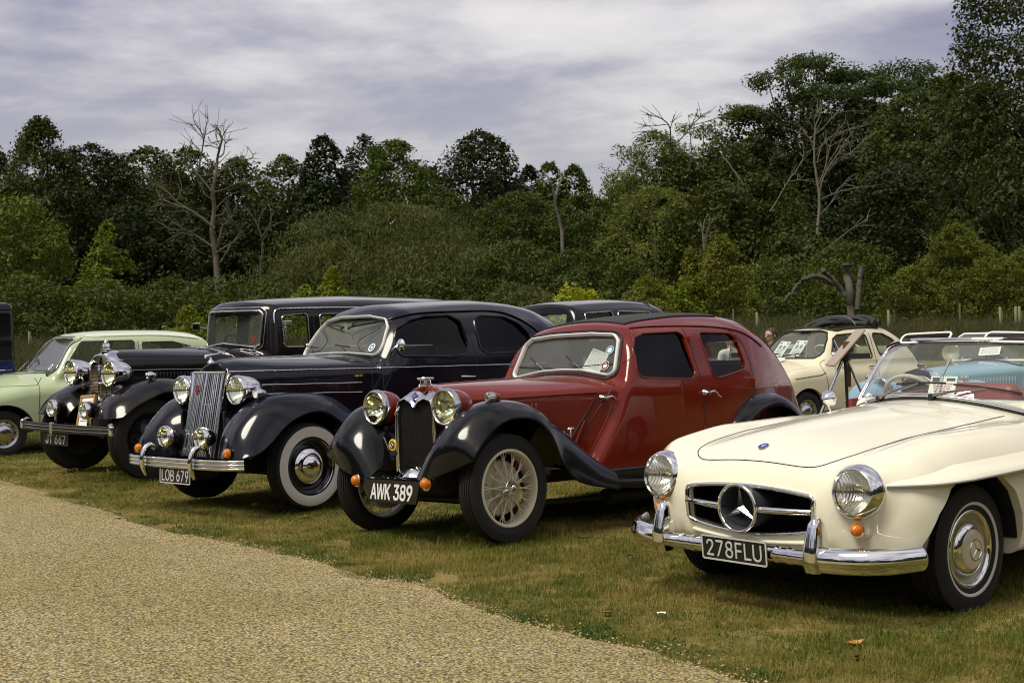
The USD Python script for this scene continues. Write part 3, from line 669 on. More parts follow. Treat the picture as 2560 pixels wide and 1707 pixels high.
DEAD_OAK = [([(-14.56, 66.0, 4.4), (-14.62, 66.17, 5.17), (-14.7, 66.3, 5.94), (-14.86, 66.46, 7.11), (-14.76, 66.67, 8.28), (-14.81, 66.62, 9.04), (-14.7, 66.96, 10.0), (-14.66, 67.21, 10.8), (-14.33, 66.71, 11.57), (-14.61, 67.53, 12.25), (-14.63, 67.21, 12.43)], 0.289, 0.038), ([(-14.71, 66.0, 8.97), (-15.11, 65.99, 9.51), (-15.55, 65.98, 10.05), (-15.79, 65.95, 10.51), (-15.86, 65.96, 10.97), (-15.73, 65.94, 11.19), (-15.92, 65.93, 11.29)], 0.122, 0.03), ([(-15.4, 66.0, 9.9), (-15.24, 66.05, 10.59), (-15.14, 66.16, 11.29), (-15.18, 66.24, 11.91), (-15.55, 66.28, 12.46), (-15.62, 66.45, 12.87)], 0.091, 0.023), ([(-15.1, 66.0, 11.26), (-14.94, 65.87, 11.85), (-14.77, 65.52, 12.24), (-14.63, 65.42, 12.54)], 0.068, 0.023), ([(-15.05, 66.0, 11.79), (-14.6, 66.08, 11.98)], 0.046, 0.023), ([(-15.09, 66.0, 11.64), (-15.46, 66.15, 12.05), (-15.7, 66.23, 12.34)], 0.046, 0.023), ([(-15.22, 66.0, 11.04), (-15.46, 65.76, 11.27), (-15.64, 65.75, 11.47)], 0.046, 0.023), ([(-14.18, 66.0, 11.39), (-14.02, 65.84, 11.78), (-13.75, 65.67, 12.1)], 0.061, 0.023), ([(-14.23, 66.0, 11.24), (-14.47, 66.13, 11.8), (-14.43, 66.29, 12.28)], 0.046, 0.023), ([(-14.39, 66.0, 10.63), (-14.03, 65.76, 10.82), (-13.87, 65.43, 11.22), (-13.42, 65.09, 11.44)], 0.068, 0.023), ([(-14.34, 66.0, 11.09), (-14.78, 66.11, 11.27), (-15.02, 66.15, 11.24)], 0.046, 0.023), ([(-14.82, 66.0, 11.71), (-14.68, 66.0, 11.4), (-14.37, 65.99, 11.32)], 0.046, 0.023), ([(-14.49, 66.0, 9.8), (-13.97, 66.1, 10.18), (-13.4, 66.33, 10.5), (-12.72, 66.37, 10.65), (-13.01, 66.78, 11.24)], 0.084, 0.023), ([(-14.64, 66.0, 7.14), (-15.14, 65.91, 7.6), (-15.8, 65.88, 8.07), (-16.62, 65.83, 8.39), (-17.35, 65.77, 8.67)], 0.152, 0.046), ([(-15.16, 66.0, 7.54), (-15.83, 65.99, 8.08), (-16.5, 65.97, 8.56), (-17.01, 65.96, 9.1), (-17.61, 65.95, 9.5), (-18.08, 65.92, 9.96)], 0.122, 0.023), ([(-16.59, 66.0, 8.41), (-16.33, 66.26, 8.96), (-16.31, 66.51, 9.34)], 0.053, 0.023), ([(-17.02, 66.0, 9.11), (-17.2, 65.87, 9.63), (-16.86, 65.76, 9.91)], 0.046, 0.023), ([(-14.74, 66.0, 6.23), (-15.42, 66.05, 6.71), (-16.19, 66.09, 7.11), (-16.72, 66.09, 7.13), (-17.49, 66.16, 7.61)], 0.099, 0.03), ([(-15.72, 66.0, 6.79), (-16.16, 65.96, 6.95), (-16.6, 65.9, 6.84)], 0.061, 0.023), ([(-15.8, 66.0, 6.64), (-15.66, 66.01, 6.26), (-15.9, 66.01, 5.88)], 0.061, 0.023), ([(-14.6, 66.0, 5.92), (-14.1, 65.86, 6.2), (-13.38, 65.74, 6.78), (-13.55, 65.56, 7.38), (-13.81, 65.37, 7.44)], 0.091, 0.03), ([(-14.51, 66.0, 6.22), (-14.3, 65.78, 6.81), (-14.13, 65.77, 7.26), (-13.77, 65.54, 7.46), (-13.32, 65.26, 8.17), (-12.94, 64.92, 8.65)], 0.099, 0.03), ([(-14.38, 66.0, 5.46), (-13.97, 66.31, 6.23), (-13.63, 66.78, 6.79)], 0.091, 0.038), ([(-14.59, 66.0, 8.97), (-14.17, 65.81, 9.01), (-13.38, 65.35, 9.24), (-12.54, 64.91, 9.32)], 0.061, 0.023), ([(-14.46, 66.0, 8.2), (-13.99, 66.01, 8.65), (-13.69, 66.04, 8.85), (-13.39, 66.09, 8.94)], 0.061, 0.023), ([(-14.62, 66.0, 7.75), (-14.13, 65.86, 7.87), (-13.87, 65.75, 8.16)], 0.053, 0.023), ([(-14.72, 66.0, 8.59), (-15.15, 66.11, 8.99), (-15.25, 66.3, 9.63)], 0.046, 0.023), ([(-15.4, 66.0, 7.16), (-15.86, 66.0, 7.02), (-16.31, 66.0, 7.26), (-16.83, 65.99, 7.66), (-16.9, 65.99, 7.96)], 0.053, 0.023)]
DEAD_SAPLING = [([(-12.41, 66.0, 5.26), (-12.3, 66.02, 6.47), (-12.44, 66.07, 7.39), (-12.05, 66.14, 8.15)], 0.068, 0.023), ([(-12.33, 66.0, 6.62), (-11.84, 66.13, 7.53), (-12.0, 66.29, 8.32)], 0.053, 0.023), ([(-12.36, 66.0, 6.93), (-12.75, 66.11, 7.71), (-13.14, 66.25, 8.19)], 0.046, 0.023), ([(-12.35, 66.0, 6.17), (-11.73, 65.89, 7.21), (-11.17, 65.74, 7.33)], 0.038, 0.023)]
DEAD_BIRCH = [([(16.71, 72.0, 6.72), (16.86, 71.99, 8.37), (16.72, 71.97, 9.7), (16.65, 71.96, 11.25), (16.79, 71.95, 12.35), (17.08, 71.95, 13.22)], 0.166, 0.033), ([(16.66, 72.0, 11.36), (16.11, 71.94, 12.03), (15.54, 71.78, 12.79)], 0.066, 0.028), ([(16.79, 72.0, 11.91), (17.39, 72.16, 12.47), (18.11, 72.31, 13.26), (18.21, 72.89, 13.47)], 0.055, 0.028), ([(16.87, 72.0, 8.7), (17.16, 71.95, 9.68), (17.71, 71.87, 10.54), (18.29, 71.87, 11.41), (18.72, 71.77, 11.99)], 0.089, 0.028), ([(17.05, 72.0, 9.47), (17.87, 72.06, 10.34), (18.7, 72.24, 10.9), (19.51, 72.27, 11.66)], 0.055, 0.028), ([(16.88, 72.0, 9.26), (17.29, 71.97, 10.35), (17.52, 71.9, 11.33), (17.87, 71.91, 11.87)], 0.066, 0.028), ([(16.92, 72.0, 8.37), (17.7, 72.03, 8.68), (18.94, 72.07, 8.96)], 0.055, 0.028), ([(17.7, 72.0, 8.68), (18.33, 72.25, 9.25), (19.15, 72.6, 9.54)], 0.044, 0.028), ([(16.84, 72.0, 7.49), (17.41, 71.79, 8.11), (17.81, 71.57, 8.63)], 0.055, 0.028), ([(16.8, 72.0, 10.36), (17.09, 71.97, 11.24), (17.77, 71.95, 11.88), (18.33, 71.9, 12.52)], 0.055, 0.028), ([(17.17, 72.0, 9.58), (18.21, 72.05, 10.72), (19.49, 72.08, 10.86)], 0.044, 0.028), ([(16.79, 72.0, 12.13), (16.69, 71.97, 12.79), (16.97, 71.94, 13.17)], 0.044, 0.028), ([(17.29, 72.0, 10.13), (17.99, 71.59, 11.16), (18.54, 71.55, 11.36)], 0.044, 0.028), ([(16.87, 72.0, 11.03), (17.41, 71.85, 11.65), (18.82, 71.73, 12.15), (19.31, 71.47, 12.2)], 0.044, 0.028)]
SNAG = [([(3.1, 78.0, 7.47), (2.89, 77.83, 8.45), (2.72, 77.57, 9.23), (2.64, 77.35, 9.84), (2.39, 77.08, 10.44), (2.18, 77.14, 10.85)], 0.18, 0.063), ([(2.79, 78.0, 9.55), (3.04, 78.05, 10.26), (3.17, 78.13, 10.63), (3.02, 78.26, 11.01), (2.9, 78.35, 11.31)], 0.171, 0.045)]
BARE_TOP = [([(10.46, 85.0, 13.29), (10.45, 84.76, 14.03), (10.38, 84.6, 14.53), (9.85, 84.4, 14.97), (9.12, 83.58, 15.05), (8.93, 83.04, 14.99)], 0.091, 0.033), ([(10.47, 85.0, 14.33), (10.74, 85.01, 15.27)], 0.052, 0.033), ([(10.17, 85.0, 14.71), (9.4, 85.13, 14.64), (8.83, 85.3, 14.71)], 0.052, 0.033), ([(10.47, 85.0, 13.55), (9.93, 85.25, 14.12), (9.18, 85.54, 14.39), (8.8, 85.73, 14.36)], 0.052, 0.033), ([(10.53, 85.0, 13.29), (11.21, 85.11, 13.81), (11.76, 85.21, 14.46), (12.23, 85.59, 15.3), (12.27, 85.33, 15.71)], 0.078, 0.033), ([(11.73, 85.0, 14.43), (12.55, 85.09, 15.21), (13.02, 85.14, 15.46)], 0.052, 0.033), ([(11.87, 85.0, 14.62), (12.78, 84.94, 14.78), (13.56, 84.89, 15.02)], 0.052, 0.033)]
STUMP = [([(12.8, 50.0, 1.73), (12.87, 50.36, 2.2), (12.86, 50.33, 2.74), (12.98, 51.07, 3.39), (12.91, 50.91, 3.8)], 0.261, 0.2), ([(13.04, 50.0, 2.03), (13.14, 50.13, 2.73), (13.25, 50.31, 3.27), (13.33, 50.45, 3.63)], 0.2, 0.123), ([(12.58, 50.0, 2.58), (12.24, 50.17, 3.06), (11.84, 50.4, 3.3), (11.36, 50.33, 3.31), (11.14, 50.93, 3.16), (10.8, 50.85, 2.74), (10.48, 50.87, 2.43)], 0.2, 0.085), ([(12.5, 50.0, 2.74), (12.1, 49.9, 3.21), (11.66, 49.74, 3.56)], 0.154, 0.131)]
ACACIA_LIMBS = [([(21.5, 92.0, 16.69), (21.06, 91.86, 17.38), (20.62, 91.75, 17.87), (19.6, 91.53, 18.2), (18.46, 91.46, 18.08)], 0.141, 0.042), ([(21.09, 92.0, 17.41), (21.51, 91.92, 18.09), (22.07, 91.81, 18.9)], 0.099, 0.042), ([(20.68, 92.0, 17.91), (20.57, 92.05, 18.84), (20.89, 92.11, 19.69)], 0.085, 0.042), ([(25.67, 92.0, 14.18), (25.3, 92.12, 15.05), (24.93, 92.23, 15.93), (24.93, 92.66, 16.85), (25.82, 92.72, 17.84), (26.87, 92.85, 18.4)], 0.141, 0.042), ([(24.87, 92.0, 16.03), (24.2, 92.05, 17.05), (23.85, 92.22, 17.94)], 0.099, 0.042), ([(26.32, 92.0, 17.27), (27.53, 92.27, 17.57), (28.17, 92.44, 18.15)], 0.099, 0.042)]
LOOSE_BRANCHES = [([(12.96, 66.0, 7.24), (13.39, 66.05, 7.84), (14.04, 66.14, 8.85), (14.68, 66.16, 9.75), (14.77, 66.26, 10.27)], 0.051, 0.025), ([(14.01, 66.0, 8.73), (14.54, 65.87, 8.76)], 0.041, 0.025), ([(10.6, 66.0, 10.24), (11.16, 65.86, 9.4), (11.73, 65.77, 8.57)], 0.051, 0.03), ([(9.65, 66.0, 5.1), (9.76, 65.85, 6.1), (9.96, 65.69, 6.89)], 0.041, 0.025), ([(9.75, 66.0, 4.79), (9.66, 66.24, 5.93), (9.76, 66.4, 6.96)], 0.041, 0.025), ([(11.47, 66.0, 4.75), (12.03, 66.25, 5.15), (12.69, 66.45, 5.45), (13.04, 66.67, 5.48)], 0.041, 0.025), ([(12.09, 66.0, 5.08), (13.13, 66.19, 4.86), (13.67, 66.37, 4.61), (14.18, 66.92, 4.11)], 0.041, 0.025), ([(15.44, 66.0, 5.15), (16.31, 66.17, 5.75), (17.15, 66.23, 6.34), (17.91, 66.37, 6.74)], 0.041, 0.025), ([(17.15, 66.0, 4.7), (17.19, 65.89, 5.5), (17.09, 65.64, 5.89)], 0.041, 0.02), ([(16.54, 66.0, 4.61), (16.09, 65.75, 5.32), (15.76, 65.62, 5.52)], 0.03, 0.02)]
GUARDS = [(-18.16, 50.0, 1.61), (9.24, 50.0, 1.31), (16.93, 46.0, 1.41), (17.47, 46.0, 1.43), (17.71, 46.3, 1.49), (14.41, 50.0, 1.34), (13.06, 46.0, 1.18), (-6.23, 50.0, 2.0)]

# ============================================================= woodland
leaf_mat('leaf_ash', (0.0468, 0.0644, 0.0076), (0.1062, 0.1289, 0.0143), scale=.5)
leaf_mat('leaf_oak', (0.0438, 0.0586, 0.0057), (0.1093, 0.1259, 0.0124), (0.1405, 0.1171, 0.0152), .0, scale=.5)
leaf_mat('leaf_oak_dark', (0.0205, 0.0312, 0.0039), (0.0538, 0.0720, 0.0078), scale=.5)
leaf_mat('leaf_ivy', (0.0154, 0.0264, 0.0039), (0.0410, 0.0600, 0.0078), scale=.8)
leaf_mat('leaf_maple', (0.0594, 0.0878, 0.0057), (0.1405, 0.1786, 0.0124), scale=.6)
leaf_mat('leaf_chestnut', (.036, .052, .006), (.092, .106, .011), scale=.5)
leaf_mat('leaf_chestnut_yellow', (0.0938, 0.1187, 0.0075), (0.2375, 0.2500, 0.0200), scale=.6)
leaf_mat('leaf_willow', (0.0703, 0.0841, 0.0143), (0.1914, 0.2013, 0.0405), scale=.7)
leaf_mat('leaf_hawthorn', (0.0468, 0.0659, 0.0057), (0.1312, 0.1493, 0.0114), scale=.8)
leaf_mat('leaf_feathery', (0.1171, 0.1390, 0.0215), (0.2830, 0.2836, 0.0535), scale=.6, trans=.4)
leaf_mat('leaf_acacia', (.040, .062, .010), (.100, .130, .018), scale=.8)
leaf_mat('leaf_young_bright', (0.1288, 0.1683, 0.0119), (0.3319, 0.3660, 0.0286), scale=.8, trans=.4)
leaf_mat('leaf_yellow_shrub', (0.1438, 0.1562, 0.0163), (0.3750, 0.3625, 0.0525), scale=1.2, trans=.4)
leaf_mat('leaf_olive_shrub', (0.0900, 0.1063, 0.0088), (0.2500, 0.2438, 0.0200), scale=1.0, trans=.35)
leaf_mat('leaf_lime_shrub', (0.2732, 0.3020, 0.0095), (0.5856, 0.5856, 0.0261), scale=1.2, trans=.4)
leaf_mat('leaf_bright_shrub', (0.1659, 0.2013, 0.0119), (0.3904, 0.4118, 0.0261), scale=1.2, trans=.4)
leaf_mat('leaf_green_shrub', (0.0585, 0.0824, 0.0083), (0.1874, 0.2049, 0.0190), scale=1.0)
plain('bark', (.095, .082, .058), rough=.95, var=.65, scale=4, bump=1.0, bscale=14)
plain('dead_wood', (.095, .080, .055), rough=.85, var=.5, scale=2.5, bump=.4, bscale=8)
plain('pale_wood', (.165, .15, .115), rough=.85, var=.45, scale=2.5)
plain('dark_branch', (.055, .045, .035), rough=.9, var=.4, scale=3)

# kind: (leaf length, width, cover, base of the crown, clump size, profile, trunk radius factor, upward leaves)
KIND = {
    'ash': (.30, .13, 4.0, .12, .22, 'spire', 1, .5), 'oak': (.28, .18, 4.2, .10, .24, 'round', 1, .2), 'oak_dark': (.28, .18, 4.6, .08, .26, 'round', 1, .2), 'ivy': (.24, .20, 5.0, .0, .30, 'column', 1, -.2),
    'far': (.55, .40, 3.2, .0, .22, 'dome', 1, .2), 'maple': (.26, .18, 4.6, .10, .24, 'round', 1, .2), 'chestnut': (.25, .12, 4.2, .0, .24, 'round', 1, -.6), 'chestnut_yellow': (.30, .14, 4.4, .0, .24, 'round', 1, -.5), 'willow': (.30, .06, 5.0, .0, .14, 'mound', .5, .9),
    'hawthorn': (.20, .13, 4.4, .0, .20, 'dome', .5, .2), 'feathery': (.20, .12, 1.7, .15, .22, 'round', .7, .0), 'acacia': (.26, .13, 2.6, .55, .30, 'flat', .8, .0), 'young_bright': (.22, .16, 3.6, .0, .26, 'spire', .6, .2),
    'yellow_shrub': (.15, .08, 3.4, .0, .22, 'spire', .5, .3), 'olive_shrub': (.17, .06, 4.2, .0, .20, 'dome', .5, -.2), 'lime_shrub': (.16, .10, 3.6, .0, .22, 'dome', .4, .3), 'bright_shrub': (.17, .10, 3.4, .0, .24, 'spire', .4, .2), 'green_shrub': (.19, .11, 4.0, .0, .20, 'dome', .5, .3)}

def leaves(c, out, L, W, up, r, spread=.7):
    """Leaf-sized kites at the points c facing roughly along out."""
    n = len(c); nr = out + r.normal(0, spread, (n, 3)) + [0, 0, .45]; nr /= np.linalg.norm(nr, axis=1, keepdims=True)
    d = r.normal(0, 1, (n, 3)) + [0, 0, up * 2.2] + out * .5; d -= nr * (d * nr).sum(1, keepdims=True); d /= np.maximum(np.linalg.norm(d, axis=1, keepdims=True), 1e-6)
    s = np.cross(nr, d); l = L * r.uniform(.5, 1.4, (n, 1)); w = W * r.uniform(.7, 1.2, (n, 1))
    a = c - d * l / 2; b = c + d * l / 2; e = c + s * w / 2 - nr * w * .12 - d * l * .08; g = c - s * w / 2 - nr * w * .12 - d * l * .08
    v = np.stack([a, e, b, g], 1).reshape(-1, 3); k = np.arange(n)[:, None] * 4
    return v, np.vstack([k + [0, 1, 2], k + [0, 2, 3]])

def envelope(prof, u, ph, seed):
    """Radius of the crown (share of R) at relative height u and angle ph."""
    c2 = np.column_stack([np.cos(ph) * 1.7, np.sin(ph) * 1.7, u * 4.5]); lump = .50 + .62 * meshkit.noise(c2, seed) + .42 * meshkit.noise(c2 * 2.6, seed + 3)
    if prof == 'round': return np.sqrt(np.clip(1 - (np.abs(u - .40) / .60) ** 2.3, 0, 1)) * lump
    if prof == 'spire':
        lobe = .35 + 1.15 * meshkit.noise(np.column_stack([np.cos(ph) * 2.6, np.sin(ph) * 2.6, u * 1.2]), seed); return np.clip((1 - u) * 1.9, 0, 1) ** .8 * np.clip(.6 + 1.6 * u, 0, 1) * lobe
    if prof == 'column': return np.clip((1 - u) / .18, 0, 1) ** .5 * (.78 + .2 * u) * (.85 + .3 * meshkit.fbm(c2, 2, seed))
    if prof == 'mound': lump = .30 + .95 * meshkit.noise(c2 * 1.25, seed) + .45 * meshkit.noise(c2 * 3, seed + 3)
    return np.sqrt(np.clip(1 - u ** 2.2, 0, 1)) * lump

def crown(R, H, kind, seed):
    L, W, cover, base, cl, prof, _, up = KIND[kind]; r = np.random.default_rng(seed)
    A = 2 * R * H * (1 - base) * .8; N = int(min(1.5 * cover * A / (L * W * .5), 42000))
    if prof == 'flat':
        nc = 150; pad = r.integers(0, 7, nc); pz = np.array([.955, .91, .88, .82, .78, .71, .62])[pad]; px_ = np.array([0, .7, -.6, .2, -1.1, .9, -.3])[pad] * R; py_ = np.array([0, .4, -.4, -.8, .3, -.5, .7])[pad] * R; wr = np.array([.62, .62, .60, .55, .50, .55, .6])[pad]
        q = np.sqrt(r.random(nc)) * wr * R; ph = r.uniform(0, 2 * np.pi, nc); c = np.column_stack([q * np.cos(ph) + px_, q * np.sin(ph) * .8 + py_, pz * H - .35 * (q / R) ** 2 * R * .7 + r.normal(0, .05 * R, nc)]); cr = R * r.uniform(.12, .26, nc)
        k = r.integers(0, nc, N); d = r.normal(size=(N, 3)); d /= np.linalg.norm(d, axis=1, keepdims=True); p = c[k] + d * cr[k][:, None] * r.random((N, 1)) ** .4 * [1.3, 1.3, .85]
        return leaves(p, d, L, W, up, r), c
    M = N * 4
    u = r.random(M); ph = r.uniform(0, 2 * np.pi, M); w = envelope(prof, u, ph, seed)
    keepw = r.random(M) < (.25 + .75 * np.clip(w, 0, 1)); u, ph, w = u[keepw], ph[keepw], w[keepw]
    rad = r.random(len(u)) ** .33
    p = np.column_stack([w * rad * R * np.cos(ph), w * rad * R * np.sin(ph), (base + (1 - base) * u) * H])
    p += r.normal(0, .05 * min(R, 2.5), p.shape)
    fr = {'willow': .55, 'feathery': .9, 'far': .45}.get(kind, .95 if 'shrub' not in kind else 1.7)
    g = meshkit.fbm(p * fr * [1, 1, 1.25], 3, seed + 7); thr = np.quantile(g, {'feathery': .62, 'willow': .40, 'chestnut': .22}.get(kind, .30)); ok = g > thr
    p = p[ok][:N]; g = g[ok][:N]
    p[:, 2] = np.maximum(p[:, 2], .05)
    # the leaves face out of their clump
    e = .12; gr = np.column_stack([meshkit.fbm((p + np.eye(3)[i] * e) * fr * [1, 1, 1.25], 2, seed + 7) - meshkit.fbm((p - np.eye(3)[i] * e) * fr * [1, 1, 1.25], 2, seed + 7) for i in range(3)])
    o = -gr / np.maximum(np.linalg.norm(gr, axis=1, keepdims=True), 1e-6) * .7 + (p - [0, 0, H * .4]) / max(R, 1) * .5
    return leaves(p, o / np.maximum(np.linalg.norm(o, axis=1, keepdims=True), 1e-6), L, W, up, r), p[r.integers(0, len(p), 60)]

def tree(i, x, y, top, R, kind, label):
    b = float(gz(x, y)) - .1; H = top - b; R = R * (1.3 if y > 72 else 1.12)
    shrub = 'shrub' in kind or kind in ('willow', 'hawthorn')
    t = thing('shrub' if shrub else 'tree', label, 'shrub' if shrub else 'tree', (x, y, b))
    (v, f), c = crown(R, H, kind, 100 + i)
    part(t, 'foliage' if shrub else 'crown', (v, f), 'leaf_' + kind, False)
    r = np.random.default_rng(500 + i); tr = (.05 + .022 * H) * KIND[kind][6]
    top_z = H * (.72 if kind != 'acacia' else .62)
    ax = spline([(0, 0, 0), (r.normal(0, .05) * H * .3, 0, top_z * .4), (r.normal(0, .06) * H * .3, r.normal(0, .05) * H * .3, top_z)], 10)
    part(t, 'stem' if shrub else 'trunk', tube(ax, np.linspace(tr, tr * .35, 10), 7), 'bark', 60)
    lim = []
    pick = c[np.argsort(r.random(len(c)))[:(9 if not shrub else 6) if kind != 'feathery' else 20]]
    for q in pick:
        s = ax[int(np.clip(q[2] / H * .75 * 9, 1, 8))]; m = s * .5 + q * .5 + [0, 0, -.08 * H * .3]
        lim.append(tube(spline([s, m, q], 6), np.linspace(tr * .35, tr * .06 + .008, 6), 5))
    part(t, 'limbs', join(*lim), 'bark', 60)
    return t

LABELS = ['tall ash tree with spiky top near the left edge of the skyline', 'dark tree just right of the tall ash at left', 'tall leafy tree cut by the left picture edge', 'yellow-green chestnut tree low at the far left', 'broad tree crown on the skyline left of the bare dead tree', 'tree crown directly behind the bare dead tree', 'tree with ragged crown just right of the bare dead tree',
 'slim bright green young tree above the pale green estate', 'dark tree between the chestnut and the bright young tree', 'dark tree behind the bright young tree', 'dark tree low behind the bare dead tree trunk', 'dark tree between the bare dead tree and the ivy column',
 'small rounded tree left of the ivy column', 'dark ivy-clad column-shaped tree with rounded top', 'dark ivy mass at the foot of the column-shaped tree', 'dark tree rising right behind the ivy column', 'bright green round-topped tree right of the ivy column', 'narrow tree right of the bright round-topped one', 'large dark tree with rounded crown at the middle of the skyline', 'small dark tree just right of the large middle tree', 'light green tree left of the broken pale snag', 'light green tree right of the broken pale snag',
 'huge grey-green willow bush dome behind the black cars', 'hawthorn bush above right shoulder of the willow dome', 'hawthorn bush below the large middle skyline tree', 'hawthorn bush at the foot of the broken snag', 'low hawthorn bush right beside the willow dome', 'low hawthorn bush behind the black saloon roof at middle',
 'pale sparse tree at the left end of the right-hand wood', 'pale sparse tree with bare dark top branches', 'thin airy tree left of the dense right-hand wood', 'ivy-covered tree under the bare dark top branches', 'sparse undergrowth tree above the yellow shrubs', 'green tree behind the tall yellow shrub', 'dense tree left of the flat-topped acacia', 'green tree below left of the flat-topped acacia', 'flat-topped acacia, tallest of the wood before the big chestnut', 'small acacia in the gap between two flat crowns', 'spreading flat-topped acacia left of the big chestnut', 'dark tree under the tallest acacia', 'dark tree behind the white dead birch', 'green tree left of the white dead birch foot', 'dark tree at the foot of the white dead birch', 'tall green tree between the white dead birch and the big chestnut', 'dark tree right of the white dead birch foot', 'green tree touching the big chestnut on its left', 'huge chestnut rising past the top right corner', 'chestnut bough hanging left of the huge chestnut', 'low chestnut bough at the right edge',
 'tall pale yellow shrub behind the red saloon roof', 'small yellow shrub left of the tall pale yellow one', 'narrow yellow shrub close beside the tall pale yellow one', 'golden olive shrub right of the cut stump, tallest of three', 'low olive shrub just right of the cut stump', 'olive shrub behind the white roadster windscreen', 'olive shrub at the right picture edge', 'bright lime green shrub behind the far black roof', 'bright green sapling above the limousine roof', 'low bright shrub left of the sapling above the limousine roof', 'small bright shrub right of the pale green estate roof', 'green shrub in front of the willow dome', 'green shrub at right foot of the willow dome', 'green shrub at left foot of the willow dome', 'green shrub above the dark van', 'green shrub above the pale green estate bonnet', 'green shrub above the pale green estate tail', 'small grey-green willow bush right of the big dome', 'green shrub left of the arching stump branch', 'green shrub behind the cut stump', 'small green shrub under the arching stump branch', 'green shrub left of the yellow shrubs', 'green shrub at the left picture edge', 'dark green tree behind the arching stump branch', 'green shrub hiding the foot of the tall bare dead tree', 'pale green sapling thicket left of the tall yellow shrub']
for i, ((x, y, top, R, kind), lab) in enumerate(zip(TREES, LABELS)): tree(i, x, y, top, R, kind, lab)

# the far wood that closes the gaps
vs = []
for i, (x, y, top, R) in enumerate(UNDERSTORY):
    b = float(gz(x, y)); (v, f), _ = crown(R * 1.3, top - b, 'far', 900 + i); vs.append((v + [x, y, b], f))
_n0 = len(vs)
p = part('/World', 'far_wood', join(*vs), 'leaf_oak_dark', False); tag(p, 'dark mass of the far wood behind the trees', 'wood', None, 'stuff')

# unseen trees added behind the viewpoint to darken reflections in the paint and chrome
vs = []; _r = np.random.default_rng(77)
for i, a in enumerate(np.radians(np.linspace(-205, 22, 34))):
    d = 38 + _r.uniform(-4, 5); x, y = d * math.cos(a), 6 + d * math.sin(a); h = _r.uniform(9.5, 14)
    (v, f), _ = crown(_r.uniform(4.5, 6.0), h, 'far', 1200 + i); vs.append((v + [x, y, float(gz(x, y)) - .1], f))
p = part('/World', 'far_wood', join(*vs), 'leaf_oak', False); tag(p, 'unseen wood added behind the viewpoint to darken reflections in the car paint', 'wood', None, 'stuff')

def branches(data, seed, grow=.0, twig=.0):
    r = np.random.default_rng(seed); out = []
    for q, r0, r1 in data:
        q = np.array(q); n = max(6, len(q) * 4); s = spline(q, n) if len(q) > 2 else np.linspace(q[0], q[-1], n)
        s = s + r.normal(0, min(r1 * .6, .035), s.shape) * np.linspace(0, 1, n)[:, None]
        out.append((s, np.linspace(r0 * .55, r1 * .75, n)))
        for _ in range(int(twig * len(q))):
            k = r.integers(n // 3, n); d = s[min(k, n - 1)] - s[max(k - 2, 0)]; d = d / max(np.linalg.norm(d), 1e-6) + r.normal(0, .7, 3); l = r.uniform(.2, .7)
            out.append((np.array([s[k], s[k] + d * l * .5 + r.normal(0, .03, 3), s[k] + d * l]), np.array([r1 * .7, r1 * .5, r1 * .35])))
    return out
def dead(name, label, cat, data, m, seed, twig=0.0):
    br = branches(data, seed, twig=twig); q = br[0][0][0]
    t = thing(name, label, cat, (0, 0, 0))
    base = np.array([br[0][0][0][0], br[0][0][0][1], float(gz(*br[0][0][0][:2])) - .2])
    tr = (np.vstack([[base], br[0][0]]), np.r_[br[0][1][0] * 1.35, br[0][1]])
    part(t, 'trunk', tube(tr[0], tr[1], 9), m, 60); ch = []
    for s, rr in br[1:]:
        if rr[0] > .035: part(t, 'branch', tube(s, rr, 7), m, 60)
        else: ch.append(tube(s, rr, 5))
    if ch: part(t, 'twigs', join(*ch), m, 60)
    return t
dead('dead_tree', 'tall bare dead tree with crooked branches standing above the limousine', 'tree', DEAD_OAK, 'dead_wood', 1, 1.6)
dead('dead_tree', 'thin bare sapling right of the tall bare dead tree', 'tree', DEAD_SAPLING, 'dead_wood', 2, 1.0)
dead('dead_tree', 'white dead birch with fine upswept branches in the right-hand wood', 'tree', DEAD_BIRCH, 'pale_wood', 3, 2.0)
dead('tree_snag', 'broken pale forked snag in the middle of the wood', 'tree', SNAG, 'pale_wood', 4)
st = dead('tree_stump', 'sawn-off stump with an arching broken limb behind the cream small car', 'stump', STUMP, 'bark', 5)
for q, r0, r1 in STUMP[:2]: part(st, 'sawn_end', lathe([(0, .0001), (0, r1 * .98), (-.05, r1)], 'z', 14, np.array(q[-1]) + [0, 0, .01]), 'dead_wood', 30)
def loose(name, label, data, m, seed, twig):
    br = branches(data, seed, twig=twig); t = thing(name, label, 'branches')
    for s, rr in br: part(t, 'branch', tube(s, rr, 6), m, 60)
    return t
loose('bare_branches', 'bare dark branches at the top of the pale sparse tree', BARE_TOP, 'dark_branch', 6, 2.0)
loose('acacia_limbs', 'dark limbs under the flat acacia crowns', ACACIA_LIMBS, 'dark_branch', 7, 1.0)
loose('bare_branches', 'pale bare branches showing through the right-hand wood', LOOSE_BRANCHES[:5] + LOOSE_BRANCHES[7:8], 'pale_wood', 8, 2.0)

